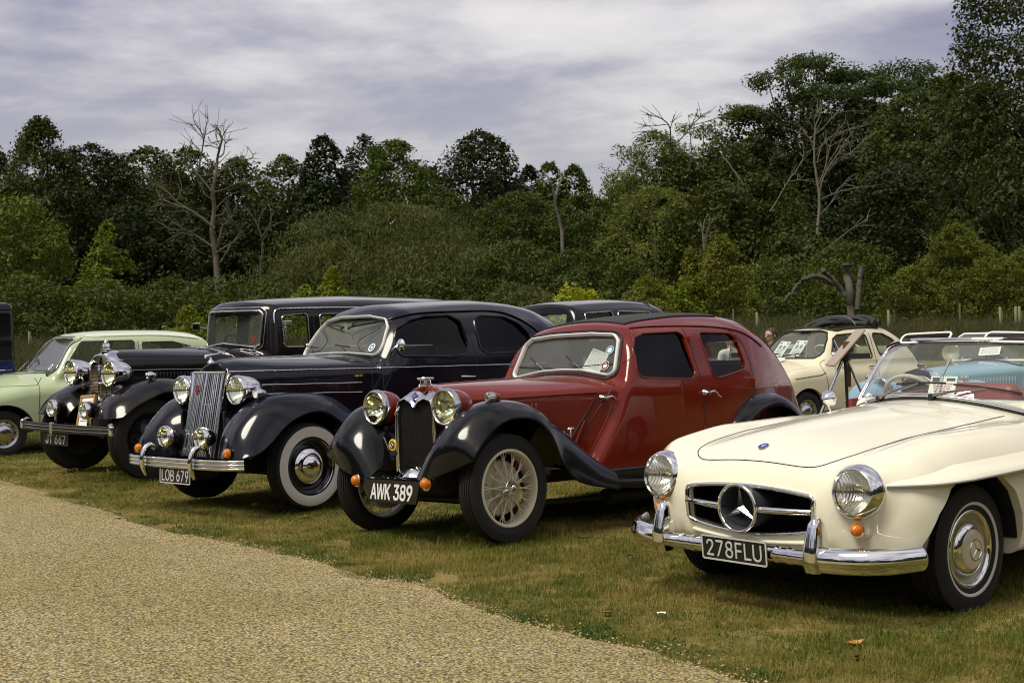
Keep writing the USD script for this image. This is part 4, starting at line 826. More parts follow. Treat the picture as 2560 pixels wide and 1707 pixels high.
# tree guards and the wire fence before the wood
plain('guard_plastic', (.27, .33, .16), rough=.5, var=.15)
plain('post_wood', (.20, .16, .10), rough=.9, var=.4)
GL = ['pale green tree guard left of the pale green estate windscreen', 'pale green tree guard between the red saloon tail and the cream small car', 'pale green tree guard in the grass at the right edge, left of a pair', 'pale green tree guard at the right edge, left one of the pair', 'pale green tree guard at the right edge, right one of the pair', 'pale green tree guard right above the cream small car', 'pale green tree guard seen through the cream small car rear window', 'pale green tree guard seen through the limousine side window']
for (x, y, z), lab in zip(GUARDS, GL):
    b = float(gz(x, y)); t = thing('tree_guard', lab, 'tree guard', (x, y, b), group=None); h = max(1.0, z - b + .02)
    part(t, 'tube', lathe([(0, .050), (h, .045), (h, .040), (0.02, .044)], 'z', 14), 'guard_plastic', 40); part(t, 'stake', bx(.075, 0, h * .42, .03, .03, h * .84), 'post_wood', False)
for k, x in enumerate(np.arange(-20, 22, 4.0)):
    y = 47.5 + .4 * math.sin(x); b = float(gz(x, y)); t = thing('fence_post', 'thin wooden post of the wire fence in the tall grass', 'fence post', (x, y, b), group='wire fence posts along the wood'); part(t, 'post', bx(0, 0, .55, .055, .055, 1.2, .01), 'post_wood', 40)
w = thing('fence_wire', 'thin wire strands of the fence along the wood', 'fence', (0, 0, 0))
for h in (.45, .8, 1.15):
    q = np.array([(x, 47.45 + .4 * math.sin(x), float(gz(x, 47.4)) + h) for x in np.arange(-20, 20.1, 2)]); part(w, 'wire', tube(q, .003, 4), 'dark_branch', 60)

# ------------------------------------------------------------- car building blocks
def tyre_mesh(R, rr, w, grooves=4, n=72, flat=0.012):
    h = w / 2; b = R - rr
    outer = [(h * .62, rr - .004), (h * .86, rr + .10 * b), (h, rr + .36 * b), (h * .99, rr + .55 * b), (h * .90, rr + .80 * b), (h * .80, rr + .93 * b)]
    tw = h * .78; tread = []
    step = 2 * tw / (grooves * 2 + 1)
    y = tw
    for k in range(grooves * 2 + 1):
        r = R - 0.0035 * (abs(y - step / 2) / tw) ** 2 * 4 - (0.007 if k % 2 else 0)
        tread += [(y, r), (y - step * .92, r)]; y -= step
    prof = outer + tread + [(-a, r) for a, r in outer[::-1]]
    m = lathe(prof + [prof[0]], 'y', n)
    v, f = m; v = v.copy(); z = v[:, 2]
    low = z < -R + flat; v[:, 2] = np.where(low, -R + flat, z)
    # fine lateral cuts across the shoulder ribs
    return v, f

def headlamp(car, at, fwd, r, depth, shell, rim='chrome', name='headlight', lens='lamp_glass', refl='ribbed_reflector', tail=1.0, brow=0.0, rimw=None, dome=0.10, cross=False, label=None):
    """Round lamp facing fwd: shell mesh with rim, lens and reflector children."""
    rw = rimw or r * .14
    n = 36
    O = lambda m: orient(m, fwd, at, (0, 0, 1))
    prof = []
    for t in np.linspace(0, 1, 12): prof.append((-depth * t ** 1.0, (r * 1.0) * (1 - t ** (2.2 * tail)) ** 0.5 if t < 1 else 0.0))
    sh = lathe([(0, r * .93)] + prof, 'z', n)
    p = part(car, name, O(sh), shell, 50, label)
    a = r
    ringp = [(0.012, a - rw), (0.022, a - rw * .6), (0.022, a - rw * .25), (0.010, a + .004), (-0.014, a + .006), (-0.028, a + .002), (-0.02, a - rw)]
    if brow:
        ringp = [(0.006, a - rw), (0.016, a - rw * .7), (0.012, a - rw * .2), (-0.01, a + .010), (-0.05, a + .016), (-0.09, a + .008), (-0.05, a - rw)]
    ringp.append(ringp[0])
    part(p, 'rim', O(lathe(ringp, 'z', n)), rim, 60)
    g = [((dome * a) * (1 - t * t) + 0.010, (a - rw * .7) * t) for t in np.linspace(1, 0.0001, 9)]
    part(p, 'lens', O(lathe(g, 'z', n)), lens, 60)
    q = [(-.002 - r * .80 * (1 - t * t), (a - rw * .8) * t) for t in np.linspace(1, 0.0001, 12)]
    v, f = lathe(q, 'z', n); part(p, 'reflector', O((v, f[:, ::-1])), refl, 60)
    part(p, 'bulb', O(lathe([(-r * .6, .0001), (-r * .6, r * .12), (-r * .3, r * .15), (-r * .24, r * .1), (-r * .23, .0001)], 'z', 16)), 'dull_chrome', 40)
    if cross:
        bars = [tube([(0, 0, .004), (math.cos(t) * (a - rw * .8), math.sin(t) * (a - rw * .8), .004)], .0035, 6) for t in (math.radians(0), math.radians(120), math.radians(240))]
        part(p, 'lamp_bars', O(join(*bars, lathe([(.012, .0001), (.012, .026), (0, .028), (-.01, .02), (-.01, .0001)], 'z', 18))), 'dull_chrome', 40)
    return p

def indicator(car, at, fwd, r, length, base='chrome', name='indicator_lamp', shell_len=0.03):
    O = lambda m: orient(m, fwd, at, (0, 0, 1))
    g = [(0.0, .0001), (0.0, r * .98), (length * .35, r), (length * .75, r * .82), (length * .95, r * .45), (length, .0001)]
    p = part(car, name, O(lathe(g, 'z', 24)), 'amber', 50)
    part(p, 'lamp_base', O(lathe([(-shell_len, .0001), (-shell_len, r * .9), (-.004, r * 1.18), (.008, r * 1.2), (.008, r * .9), (.002, .0001)], 'z', 24)), base, 50)
    return p

def plate(car, at, fwd, w, h, txt, th, face='plate_black', ink='plate_silver', border='plate_silver', up=(0, 0, 1), tw=None, bold=False, poly=None, name='number_plate', lines=None, tmesh=None):
    """Number plate: board with raised border and characters; x of the board runs to the reader's right."""
    z = np.asarray(fwd, float); z = z / np.linalg.norm(z); u = np.asarray(up, float); u = u - z * z.dot(u); u /= np.linalg.norm(u)
    xd = np.cross(u, z)
    O = lambda m: orient(m, z, at, xd)
    board = rounded([(-w / 2, -h / 2), (w / 2, -h / 2), (w / 2, h / 2), (-w / 2, h / 2)], .012) if poly is None else np.asarray(poly, float)
    p = part(car, name, O(prism(board, 'z', -.006, 0)), face, 30)
    if border:
        P = Polygon(board); ins = P.buffer(-.007); ring = P.difference(ins)
        part(p, 'plate_border', O(trimesh.creation.extrude_polygon(ring, .004, engine='earcut')), border, 30)
    t = tmesh if tmesh is not None else text3(txt, th, .003, bold, tw)
    for bit in trimesh.Trimesh(*t, process=True).split(only_watertight=False):
        if len(bit.faces) > 6: part(p, 'character', O(bit), ink, 30)
    return p

def steering_wheel(car, at, r, nrm, mat='seal', spokes=3, rr=0.011):
    O = lambda m: orient(m, nrm, at, (0, 1, 0))
    th = np.linspace(0, 2 * np.pi, 40, endpoint=False)
    ring = tube(np.column_stack([r * np.cos(th), r * np.sin(th), 0 * th]), rr, 8, closed=True)
    p = part(car, 'steering_wheel', O(ring), mat, 60)
    sp = [tube([(0, 0, -.03), (r * math.cos(a), r * math.sin(a), 0)], .006, 6) for a in np.linspace(0, 2 * np.pi, spokes, endpoint=False) + .5]
    part(p, 'wheel_spokes', O(join(*sp, lathe([(-.25, .0001), (-.25, .016), (-.04, .02), (-.03, .035), (-.015, .035), (-.01, .0001)], 'z', 16))), mat, 40)
    return p

def seat(car, x, y, z, w, mat, back=0.5, depth=0.5, name='seat', lean=0.16):
    p = part(car, name, bx(x + depth / 2 - .02, y, z + .08, depth, w, .18, .06), mat, 60)
    b = bx(x - .05, y, z + .1 + back / 2, .14, w, back, .065)
    part(p, 'seat_back', rot(b, (0, 1, 0), -math.degrees(lean), (x, y, z + .1)), mat, 60)
    return p

def solid_body(F, lo, hi, h=0.016, inner=0.025, hin=0.03, cavity=None):
    """Closed body from the implicit F, hollowed inside the cavity function."""
    B = man(nets(F, lo, hi, h))
    if cavity is not None:
        B = B - man(nets(lambda x, y, z: np.maximum(F(x, y, z) + inner, cavity(x, y, z)), lo, hi, hin))
    return B

def on_side(F, xz, off=0.0, sgn=1):
    """Points of the body's side at the given (x, z)."""
    p = np.array([(x, 0, z) for x, z in xz], float); p[:, 1] = 1.4 * sgn
    return hit(F, p, (0, -sgn, 0), 0, 1.35, off)
def on_top(F, xy, off=0.0, z0=2.2):
    p = np.array([(x, y, z0) for x, y in xy], float); return hit(F, p, (0, 0, -1), 0, 2.0, off, 120)
def on_front(F, yz, off=0.0, x0=1.3, length=2.6):
    p = np.array([(x0, y, z) for y, z in yz], float); return hit(F, p, (-1, 0, 0), 0, length, off, 160)

def densify(poly, step=0.03, closed=True):
    p = np.asarray(poly, float); out = []
    for a, b in zip(p, np.roll(p, -1, 0) if closed else p[1:]):
        k = max(1, int(np.linalg.norm(b - a) / step)); out += [a + (b - a) * t for t in np.arange(k) / k]
    if not closed: out.append(p[-1])
    return np.array(out)

def arch_liner(car, arch, y0, y1, zlow=.3, mat='dark_iron'):
    P = Polygon(arch).intersection(Polygon([(-9, zlow), (9, zlow), (9, 9), (-9, 9)])); a = np.array(P.buffer(-.0015).exterior.coords)[:-1]; Q = P.buffer(-.008); Q = Q.union(shapely.affinity.translate(Q, 0, -.05)); b = np.array(Q.exterior.coords)[:-1]
    for s in (1, -1):
        lo, hi = sorted((s * y0, s * y1)); m = prism(a, 'y', lo, hi) - prism(b, 'y', lo - .01, hi + .01)
        c = sorted((s * (y0 + .003), s * (y0 - .009))); part(car, 'wheel_arch_liner', join(m, prism(a, 'y', *c)), mat, 30)

def lamp_pit(at, fwd, r, depth):
    m = Manifold.cylinder(depth + .25, r, r, 32).translate((0, 0, -depth)); return man(orient(m, fwd, at, (0, 0, 1)))

def wheel_well(car, x, y, r, w, mat='dark_iron'):
    v, f = lathe([(0, .05), (0, r), (w, r)], 'y', 32); return part(car, 'wheel_arch_liner', join((v + [x, y, r * .88], f), (v + [x, y, r * .88], f[:, ::-1])), mat, 40)

# ============================================================= white roadster (right foreground)
def build_roadster():
    car = thing('roadster', 'cream white open roadster with wide black grille, foremost car at the right', 'car', (1.617, 6.816, -.006), 3.844, rx=-.004, ry=.022)
    zc = pc((.72, .60), (.685, .665), (.62, .735), (.509, .784), (.2, .848), (-.29, .893), (-.85, .915), (-1.1, .905), (-2.2, .885), (-2.7, .85), (-3.1, .75), (-3.4, .58))
    zf = pc((.70, .62), (.64, .705), (.56, .745), (.487, .766), (.256, .805), (0, .828), (-.4, .828), (-1.1, .80), (-1.6, .79), (-2.2, .83), (-2.7, .80), (-3.1, .70), (-3.4, .55))
    drop = pc((.7, .12), (.4, .25), (0, .34), (-1.1, .30), (-2.4, .25), (-3.3, .2))
    Wx = pc((.75, .76), (.65, .825), (.5, .85), (.2, .868), (-.2, .872), (-1.5, .865), (-2.6, .87), (-3.4, .72))
    zb = pc((.72, .31), (.5, .285), (.2, .24), (-.5, .22), (-3, .25), (-3.4, .36))
    def F(x, y, z):
        a = np.abs(y)
        hood = zc(x) - drop(x) * a * a
        fen = zf(x) - 1.5 * (a - .64) ** 2
        H = smax(hood, fen, .045)
        side = a - (Wx(x) - .55 * (z - .50) ** 2)
        front = x - (.690 - .088 * (a / .6) ** 2 - .005 * (a / .6) ** 6 - .55 * (z - .55) ** 2)
        rear = -3.42 + .12 * (a / .6) ** 2 + .5 * (z - .6) ** 2 - x
        d = smax((z - H) * .9, side, .17)
        d = smax(d, front, .17)
        d = smax(d, rear, .2)
        d = smax(d, zb(x) - z, .06)
        # headlight pods
        t = np.clip((x - .15) / (.60 - .15), 0, 1)
        pod = np.sqrt((a - .588) ** 2 + (z - (.582 + .03 * t)) ** 2 + np.maximum(x - .58, 0) ** 2 * 4 + np.maximum(.15 - x, 0) ** 2) - (.070 + .044 * t)
        return smin(d, np.maximum(pod, x - .606), .09)
    body = man(nets(F, (-3.6, -1.0, .15), (.85, 1.0, 1.0), .0165))
    # grille opening, wheel openings, cockpit
    _t = np.linspace(-1, 1, 25); _o = np.column_stack([.372 * _t, .604 - .030 * _t ** 2]); _u = np.column_stack([.366 * _t[::-1], .380 + .036 * _t ** 2])
    gr = rounded(np.vstack([_u[::-1], _o[::-1]]), .022, 8)
    gr = gr * [1.03, 1.0]
    body -= prism(gr, 'x', .42, .9)
    arch = rounded([(.47, .1), (.44, .36), (.36, .51), (.26, .61), (.13, .655), (-.05, .658), (-.17, .62), (-.27, .54), (-.33, .42), (-.345, .32), (-.32, .1)], .05)
    rear_arch = [(x - 2.40, z - .0) for x, z in rounded([(.36, .1), (.36, .34), (.28, .52), (.14, .61), (-.05, .63), (-.2, .58), (-.32, .46), (-.36, .3), (-.36, .1)], .05)]
    for s in (1, -1): body -= lamp_pit((.628, s * .590, .618), (1, .0, .14), .100, .13)
    for s in (1, -1):
        for A in (arch, rear_arch): body -= prism(A, 'y', *sorted((s * .50, s * 1.1)))
    cock = rounded([(-1.02, -.60), (-1.02, .60), (-2.05, .62), (-2.35, .52), (-2.35, -.52), (-2.05, -.62)], .1)
    body -= prism(cock, 'z', .45, 1.2)
    bp = part(car, 'body', body, 'cream_paint', 40, F=F)
    part(car, 'cockpit_lining', bx(-1.68, 0, .44, 1.34, 1.2, .03), 'red_leather')
    for s in (1, -1):
        part(car, 'door_trim', bx(-1.55, s * .615, .68, 1.0, .02, .42, .008), 'red_leather')
    arch_liner(car, arch, .50, .83, .30); arch_liner(car, rear_arch, .50, .83, .30)
    # chassis underside
    part(car, 'chassis', bx(-1.4, 0, .30, 3.6, .95, .12, .03), 'dark_iron')
    # shut lines
    def line(pts, on, name='panel_gap', r=.0032, parent=bp, m='seal', closed=False):
        q = on(F, densify(pts, .02, closed)); part(parent, name, tube(q, r, 6, closed), m, 60)
    bon = spline([(-.84, .50), (-.3, .50), (.15, .487), (.38, .472), (.50, .435), (.565, .375), (.59, .30), (.60, .15), (.602, 0)], 60)
    bon = np.vstack([bon, (bon * [1, -1])[::-1]])
    line(bon, on_top, closed=False)
    for s in (1, -1):
        line(spline([(-1.0, .86), (-1.0, .5), (-.98, .28)], 20), lambda F, p, s=s: on_side(F, p, 0, s))
        line(spline([(-1.98, .84), (-2.02, .55), (-1.95, .28)], 20), lambda F, p, s=s: on_side(F, p, 0, s))
        # raised power ridge beside the bonnet badge and eyebrow over the wheel
        st = np.linspace(.560, -.95, 46); k = []
        tv, tf = [], []
        for i, x in enumerate(st):
            u = (i / 45); gfac = min(1, (u / .26)) ** .7; end = min(1, (1 - u) / .2) ** .6
            hgt = .062 * gfac * (.25 + .75 * end) + .006; out = .060 * gfac * end + .004; z0 = .643 + .004 * u
            zs = np.array([0, 0, .12, .35, .65, 1.0]) * hgt + z0; o = np.array([-.03, 1, 1.03, .86, .45, -.10]) * out
            base = on_side(F, [(x, zz) for zz in zs], 0, 1)[:, 1]
            o[0] = -.03; o[-1] = -.006
            k.append(np.column_stack([np.full(6, x), base + o, zs]))
        k = np.array(k); n = 6
        I = np.arange(45)[:, None]; J = np.arange(5)[None]; A = (I * n + J).ravel()
        f = np.vstack([np.stack([A, A + 1, A + n + 1], 1), np.stack([A, A + n + 1, A + n], 1)])
        ev = k.reshape(-1, 3) * [1, s, 1]; fn = np.cross(ev[f[:, 1]] - ev[f[:, 0]], ev[f[:, 2]] - ev[f[:, 0]])
        part(bp, 'wheel_arch_eyebrow', (ev, f if fn[:, 1].sum() * s > 0 else f[:, ::-1]), 'cream_paint', 60)
        path = k[:, 1] + [0, .002, -.001]
        part(bp, 'trim_strip', tube(path * [1, s, 1], .006, 8), 'chrome', 60)
        sill = on_side(F, densify([(-.42, .262), (-1.9, .262)], .08, False), 0, s); part(bp, 'trim_strip', tube(sill, .012, 8), 'chrome', 60)
    # bonnet badge
    b0 = on_top(F, [(.515, 0)])[0]; g0, _ = grad(F, b0[None]); nb = g0[0] / np.linalg.norm(g0[0])
    part(bp, 'bonnet_badge', orient(lathe([(0, .0001), (.006, .0001), (.008, .02), (.006, .029), (0, .03)][::-1], 'z', 24), nb, b0, (1, 0, 0)), 'chrome', 40)
    part(bp, 'bonnet_badge', orient(lathe([(.007, .0001), (.0085, .012), (.0085, .024), (.006, .026)], 'z', 24), nb, b0, (1, 0, 0)), 'blue_enamel', 40)
    part(bp, 'bonnet_badge', orient(star3(.022, .010, .006), nb, b0 + nb * .007, (1, 0, 0)), 'chrome', 20)
    # grille
    gp = densify(gr, .02); ring = on_front(F, gp * 1.012, 0)
    p = part(car, 'grille_surround', tube(ring + [.004, 0, 0], .011, 8, True), 'chrome', 60)
    _g = Polygon(gr); _a = np.array(_g.buffer(-.002).exterior.coords)[:-1]; _b = np.array(_g.buffer(-.009).exterior.coords)[:-1]
    part(car, 'grille_surround_lining', prism(_a, 'x', .43, .615) - prism(_b, 'x', .40, .70), 'seal', 30)
    wires = [bx(.50, yy, .505, .004, .004, .25) for yy in np.arange(-.40, .401, .0115)] + [bx(.503, 0, zz, .004, .80, .004) for zz in np.arange(.39, .62, .0115)]
    part(car, 'grille_mesh', join(*wires), 'dark_iron', False, kind='stuff')
    part(car, 'grille_backing', bx(.44, 0, .5, .01, .84, .30), 'seal')
    for s in (1, -1):
        yy = np.linspace(.10, .425, 16); xx = .715 - .10 * (yy / .425) ** 2
        part(p, 'grille_bar', tube(np.column_stack([xx, s * yy, .508 + 0 * yy]), .0165 - .004 * (yy / .425) ** 3, 12, flat=.8), 'chrome', 60)
        part(p, 'grille_bar', bx(.60, s * .24, .508, .16, .28, .006), 'seal')
    em = part(car, 'grille_emblem', lathe([(.50, .095), (.725, .112), (.728, .104), (.71, .100), (.60, .094), (.60, .0001)][::-1], 'x', 48, (0, 0, .508)), 'drum_grey', 40)
    th = np.linspace(0, 2 * np.pi, 60, endpoint=False)
    part(em, 'emblem_ring', tube(np.column_stack([.730 + 0 * th, .112 * np.cos(th), .508 + .112 * np.sin(th)]), .0085, 10, True), 'chrome', 60)
    part(em, 'emblem_star', orient(star3(.110, .024, .020), (1, 0, 0), (.708, 0, .508), (0, 0, 1)), 'chrome', 12)
    # lamps
    for s in (1, -1):
        headlamp(car, (.628, s * .590, .618), (1, .0, .14), .113, .13, 'cream_paint', brow=1, rimw=.016, dome=.20)
        f0 = on_front(F, [(s * .60, .448)])[0]
        pad = lathe([(-.02, .0001), (-.02, .05), (.0, .047), (.012, .036), (.014, .0001)], 'z', 28)
        ip = indicator(car, f0 + [.016, 0, 0], (1, .12 * s, .0), .030, .045)
        part(ip, 'lamp_pad', orient(pad, (1, .25 * s, 0), f0 + [-.004, .004 * s, 0], (0, 0, 1)), 'cream_paint', 50)
        f1 = on_front(F, [(s * .60, .322)])[0]
        indicator(car, f1 + [.012, 0, 0], (1, .12 * s, .1), .026, .03)
    # bumper
    def bpath(n, y0, y1):
        Y = np.linspace(y0, y1, n)
        P = spline([(.745, 0), (.748, .30), (.742, .46), (.70, .64), (.60, .77), (.46, .845)], 200)
        return P
    P = bpath(0, 0, 0); P3 = np.column_stack([P, np.full(len(P), .318)])
    i46 = int(np.argmin(np.abs(P[:, 1] - .47)))
    prof = np.array([(.052 * np.cos(t) if np.cos(t) > 0 else .018 * np.cos(t), .060 * np.sin(t)) for t in np.linspace(0, 2 * np.pi, 26, endpoint=False)])
    out = P3[i46:]; nO = len(out); tap = np.ones(nO); u = np.linspace(0, 1, nO); tap = np.clip((1 - u) / .06, 0.02, 1) ** .5
    out = out + np.column_stack([0 * u, 0 * u, .012 * u ** 2])
    ctr = np.vstack([(P3[:i46 + 1] * [1, -1, 1])[::-1], P3[1:i46 + 1]])
    cb = part(car, 'bumper', tube(ctr, .037, 16), 'chrome', 60)
    for s in (1, -1):
        m = sweep(out, prof, (0, 0, 1), scale=np.column_stack([tap, tap])); m = fix(m)
        v, f = m
        # profile's 'out' must point away from the car
        part(cb, 'bumper_end', (v, f) if s > 0 else mirror((v, f)), 'chrome', 60)
        # overrider
        oz = np.array([.262, .30, .36, .43, .48, .505]); ow = np.array([.038, .040, .037, .032, .028, .014]); od = np.array([.050, .075, .082, .066, .045, .018]); ox = np.array([.775, .79, .79, .772, .757, .738])
        rows = []
        for z_, w_, d_, x_ in zip(*[np.interp(np.linspace(0, 1, 16), np.linspace(0, 1, 6), a) for a in (oz, ow, od, ox)]):
            t = np.linspace(0, 2 * np.pi, 20, endpoint=False)
            rows.append(np.column_stack([x_ + np.where(np.cos(t) > 0, .022 * np.cos(t), d_ * 1.5 * np.cos(t)), s * .465 + w_ * np.sign(np.sin(t)) * np.abs(np.sin(t)) ** .8, np.full(20, z_)]))
        R_ = np.array(rows); v = R_.reshape(-1, 3); I = np.arange(15)[:, None]; J = np.arange(20)[None]
        A = I * 20 + J; B_ = I * 20 + (J + 1) % 20
        f = np.vstack([np.stack([A, B_, B_ + 20], -1).reshape(-1, 3), np.stack([A, B_ + 20, A + 20], -1).reshape(-1, 3)])
        v = np.vstack([v, R_[0].mean(0), R_[-1].mean(0)]); nn = len(v); jj = np.arange(20)
        f = np.vstack([f, np.stack([np.full(20, nn - 2), (jj + 1) % 20, jj], 1), np.stack([np.full(20, nn - 1), 300 + jj, 300 + (jj + 1) % 20], 1)])
        o = part(cb, 'overrider', fix((v, f)), 'chrome', 60)
        sl = sweep(out[:5], prof * [1.05, 1.05], (0, 0, 1)); v, f = sl
        part(cb, 'bumper_seal', (v[:] , f) if s > 0 else mirror((v, f)), 'seal', 60)
        for yy in (.26, .33):
            part(cb, 'bumper_collar', lathe([(-.014, .0001), (-.014, .041), (.014, .041), (.014, .0001)], 'y', 20, (.747, s * yy, .318)), 'chrome', 50)
    plate(car, (.797, .028, .320), (1, 0, -.06), .395, .118, '278FLU', .078, tw=.335)
    # lower valance lip
    lip = on_front(F, densify([(-.36, .365), (0, .345), (.36, .365)], .04, False)); part(bp, 'valance_lip', tube(lip, .012, 8), 'cream_paint', 60)
    # wheels
    def wheel(x, y, s):
        c = (x, y, .292)
        w = part(car, 'wheel', move(fixside(lathe([(.045, .178), (.062, .185), (.066, .178), (.05, .168), (.035, .160), (.02, .150), (.018, .120), (.05, .112), (.05, .0001)], 'y', 48), s), c), 'wheel_cream_paint', 40)
        part(w, 'tyre', move(tyre_mesh(.308, .175, .17), c), 'rubber', 40)
        part(w, 'white_band', move(fixside(lathe([(.0795, .207), (.0835, .210), (.0855, .216), (.085, .221), (.082, .222)], 'y', 64), s), c), 'white_rubber', 60)
        part(w, 'trim_ring', move(fixside(lathe([(.055, .160), (.066, .163), (.074, .172), (.074, .182), (.064, .188), (.050, .186)], 'y', 64), s), c), 'chrome', 60)
        part(w, 'hubcap', move(fixside(lathe([(.040, .128), (.060, .126), (.072, .115), (.078, .098), (.080, .092)], 'y', 48), s), c), 'chrome', 60)
        part(w, 'hubcap_centre', move(fixside(lathe([(.080, .094), (.088, .088), (.096, .06), (.100, .03), (.101, .0001)], 'y', 48), s), c), 'wheel_cream_paint', 60)
        th2 = np.linspace(0, 2 * np.pi, 40, endpoint=False)
        part(w, 'hub_emblem', join(move(tube(np.column_stack([.049 * np.cos(th2), s * .098 + 0 * th2, .049 * np.sin(th2)]), .0035, 6, True), c), orient(star3(.048, .011, .007), (0, s, 0), (c[0], c[1] + s * .099, c[2]), (.3, 0, 1))), 'chrome', 20)
    for s in (1, -1): wheel(0, s * .715, s); wheel(-2.4, s * .735, s)
    # windscreen
    yy = np.linspace(-.615, .615, 31); uu = yy / .615
    base = np.column_stack([-.85 - .245 * uu ** 2, yy, .918 - .048 * uu ** 2]); top = np.column_stack([-1.165 - .27 * uu ** 2, yy * .955, 1.222 - .05 * uu ** 4])
    base_on = base.copy(); base_on[:, 2] = np.maximum(on_top(F, base[:, :2])[:, 2] + .012, 0)
    gl = np.array([base_on * (1 - t) + top * t + [0.02 * 4 * t * (1 - t), 0, 0] for t in np.linspace(0, 1, 9)])
    I = np.arange(8)[:, None]; J = np.arange(30)[None]; A = (I * 31 + J).ravel()
    f = np.vstack([np.stack([A, A + 1, A + 32], 1), np.stack([A, A + 32, A + 31], 1)])
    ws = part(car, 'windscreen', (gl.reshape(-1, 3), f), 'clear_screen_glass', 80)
    part(ws, 'screen_frame', tube(top + [0, 0, .006], .015, 10, up=(0, 0, 1)), 'chrome', 60)
    part(ws, 'screen_seal', tube(top + [.006, 0, -.014], .010, 6), 'seal', 60)
    part(ws, 'screen_frame', tube(base_on + [.006, 0, .010], .014, 10, up=(0, 0, 1)), 'chrome', 60)
    part(ws, 'screen_seal', tube(base_on + [.016, 0, -.006], .010, 6), 'seal', 60)
    for k in (0, -1):
        part(ws, 'screen_pillar', tube(gl[:, k], .012, 8), 'chrome', 60)
    # wipers
    for y0, y1 in ((-.30, .02), (.08, .40)):
        a = base_on[np.argmin(np.abs(yy - y0))] + [.035, 0, .01]
        m_ = gl[2][np.argmin(np.abs(yy - (y0 + .24)))] + [.02, 0, .0]
        p = part(car, 'wiper', tube([a, a * .6 + m_ * .4 + [.01, 0, .008], m_], [.010, .007, .004], 6), 'dull_chrome', 50)
        q = [gl[2][np.argmin(np.abs(yy - t))] + [.012, 0, -.002 + .015 * (t - y0)] for t in np.linspace(y0 + .10, y0 + .42, 9)]
        part(p, 'wiper_blade', tube(q, .005, 6), 'seal', 50); part(p, 'wiper_pivot', lathe([(-.02, .0001), (-.02, .016), (.012, .012), (.014, .0001)], 'z', 14, a), 'dark_iron', 50)
    # mirrors
    mp = part(car, 'rear_view_mirror', orient(lathe([(-.02, .0001), (-.018, .034), (0, .048), (.012, .050), (.016, .0001)], 'z', 28), (1, .25, -.12), (-1.19, -.01, 1.155), (0, 0, 1)), 'dull_chrome', 50)
    part(mp, 'mirror_stem', tube([(-1.17, -.01, 1.11), (-1.08, -.01, 1.02), (-1.0, 0, .93)], .007, 6), 'chrome', 50)
    wp = on_top(F, [(-1.0, -.72)])[0]
    mp = part(car, 'wing_mirror', orient(lathe([(-.055, .0001), (-.05, .02), (-.03, .042), (0, .052), (.008, .052), (.008, .0001)], 'z', 28), (-1, .15, .05), wp + [-.01, -.01, .105], (0, 0, 1)), 'chrome', 50)
    part(mp, 'mirror_stem', tube([wp, wp + [0.0, 0, .04], wp + [.02, -.01, .09]], [.012, .008, .007], 8), 'chrome', 50)
    # cockpit
    part(car, 'dashboard', bx(-1.10, 0, .82, .16, 1.16, .16, .06), 'cream_paint', 50)
    steering_wheel(car, (-1.42, -.40, .84), .20, (-.85, 0, .5), 'ivory', 2, .013)
    for yy_ in (-.36, .36): seat(car, -1.98, yy_, .42, .52, 'red_leather', back=.42, lean=.2)
    part(car, 'seat_ledge', bx(-2.28, 0, .80, .2, 1.0, .16, .06), 'red_leather', 50)
    for y0, y1 in ((-.355, -.035), (.185, .505)):
        c = [(-1.19, y0), (-1.19, y1)]
        o = rounded([(y0, 0), (y1, 0), (y1, .062), (y0, .062)], .026); pts = [(-1.20 - v * .9, u, 1.225 + v * .75 - .03 * abs(u)) for u, v in o]
        vp = part(car, 'sun_visor', flat_pane(pts, .005), 'visor_glass', 30); part(vp, 'visor_frame', tube(spline(pts, 60, True), .007, 8, True), 'white_enamel', 60)
    sheet('event sign in red type leaning behind the windscreen of the cream white roadster', (-1.045, .0, .915), (1, .02, .5), .165, .125, 'sign', parent_pose=car, yaw_off=.0)
    return car

def fixside(m, s):
    m = (np.asarray(m[0]) * [1, s, 1], m[1] if s > 0 else m[1][:, ::-1]); return m

def star3(R, w, h):
    """Three-pointed star with ridged arms in the xy plane, raised along z; first point along +x."""
    v = [(0, 0, h)]; 
    for k in range(3):
        a = 2 * np.pi * k / 3; b = a + np.pi / 3
        v += [(R * math.cos(a), R * math.sin(a), h * .15), (w * math.cos(b), w * math.sin(b), 0)]
    v.append((0, 0, -h * .3)); f = []
    for k in range(6):
        i, j = 1 + k, 1 + (k + 1) % 6; f += [(0, i, j), (7, j, i)]
    return fix((np.array(v, float), np.array(f)))

def pose_of(car):
    return np.array(UsdGeom.XformCache().GetLocalToWorldTransform(stage.GetPrimAtPath(car)))

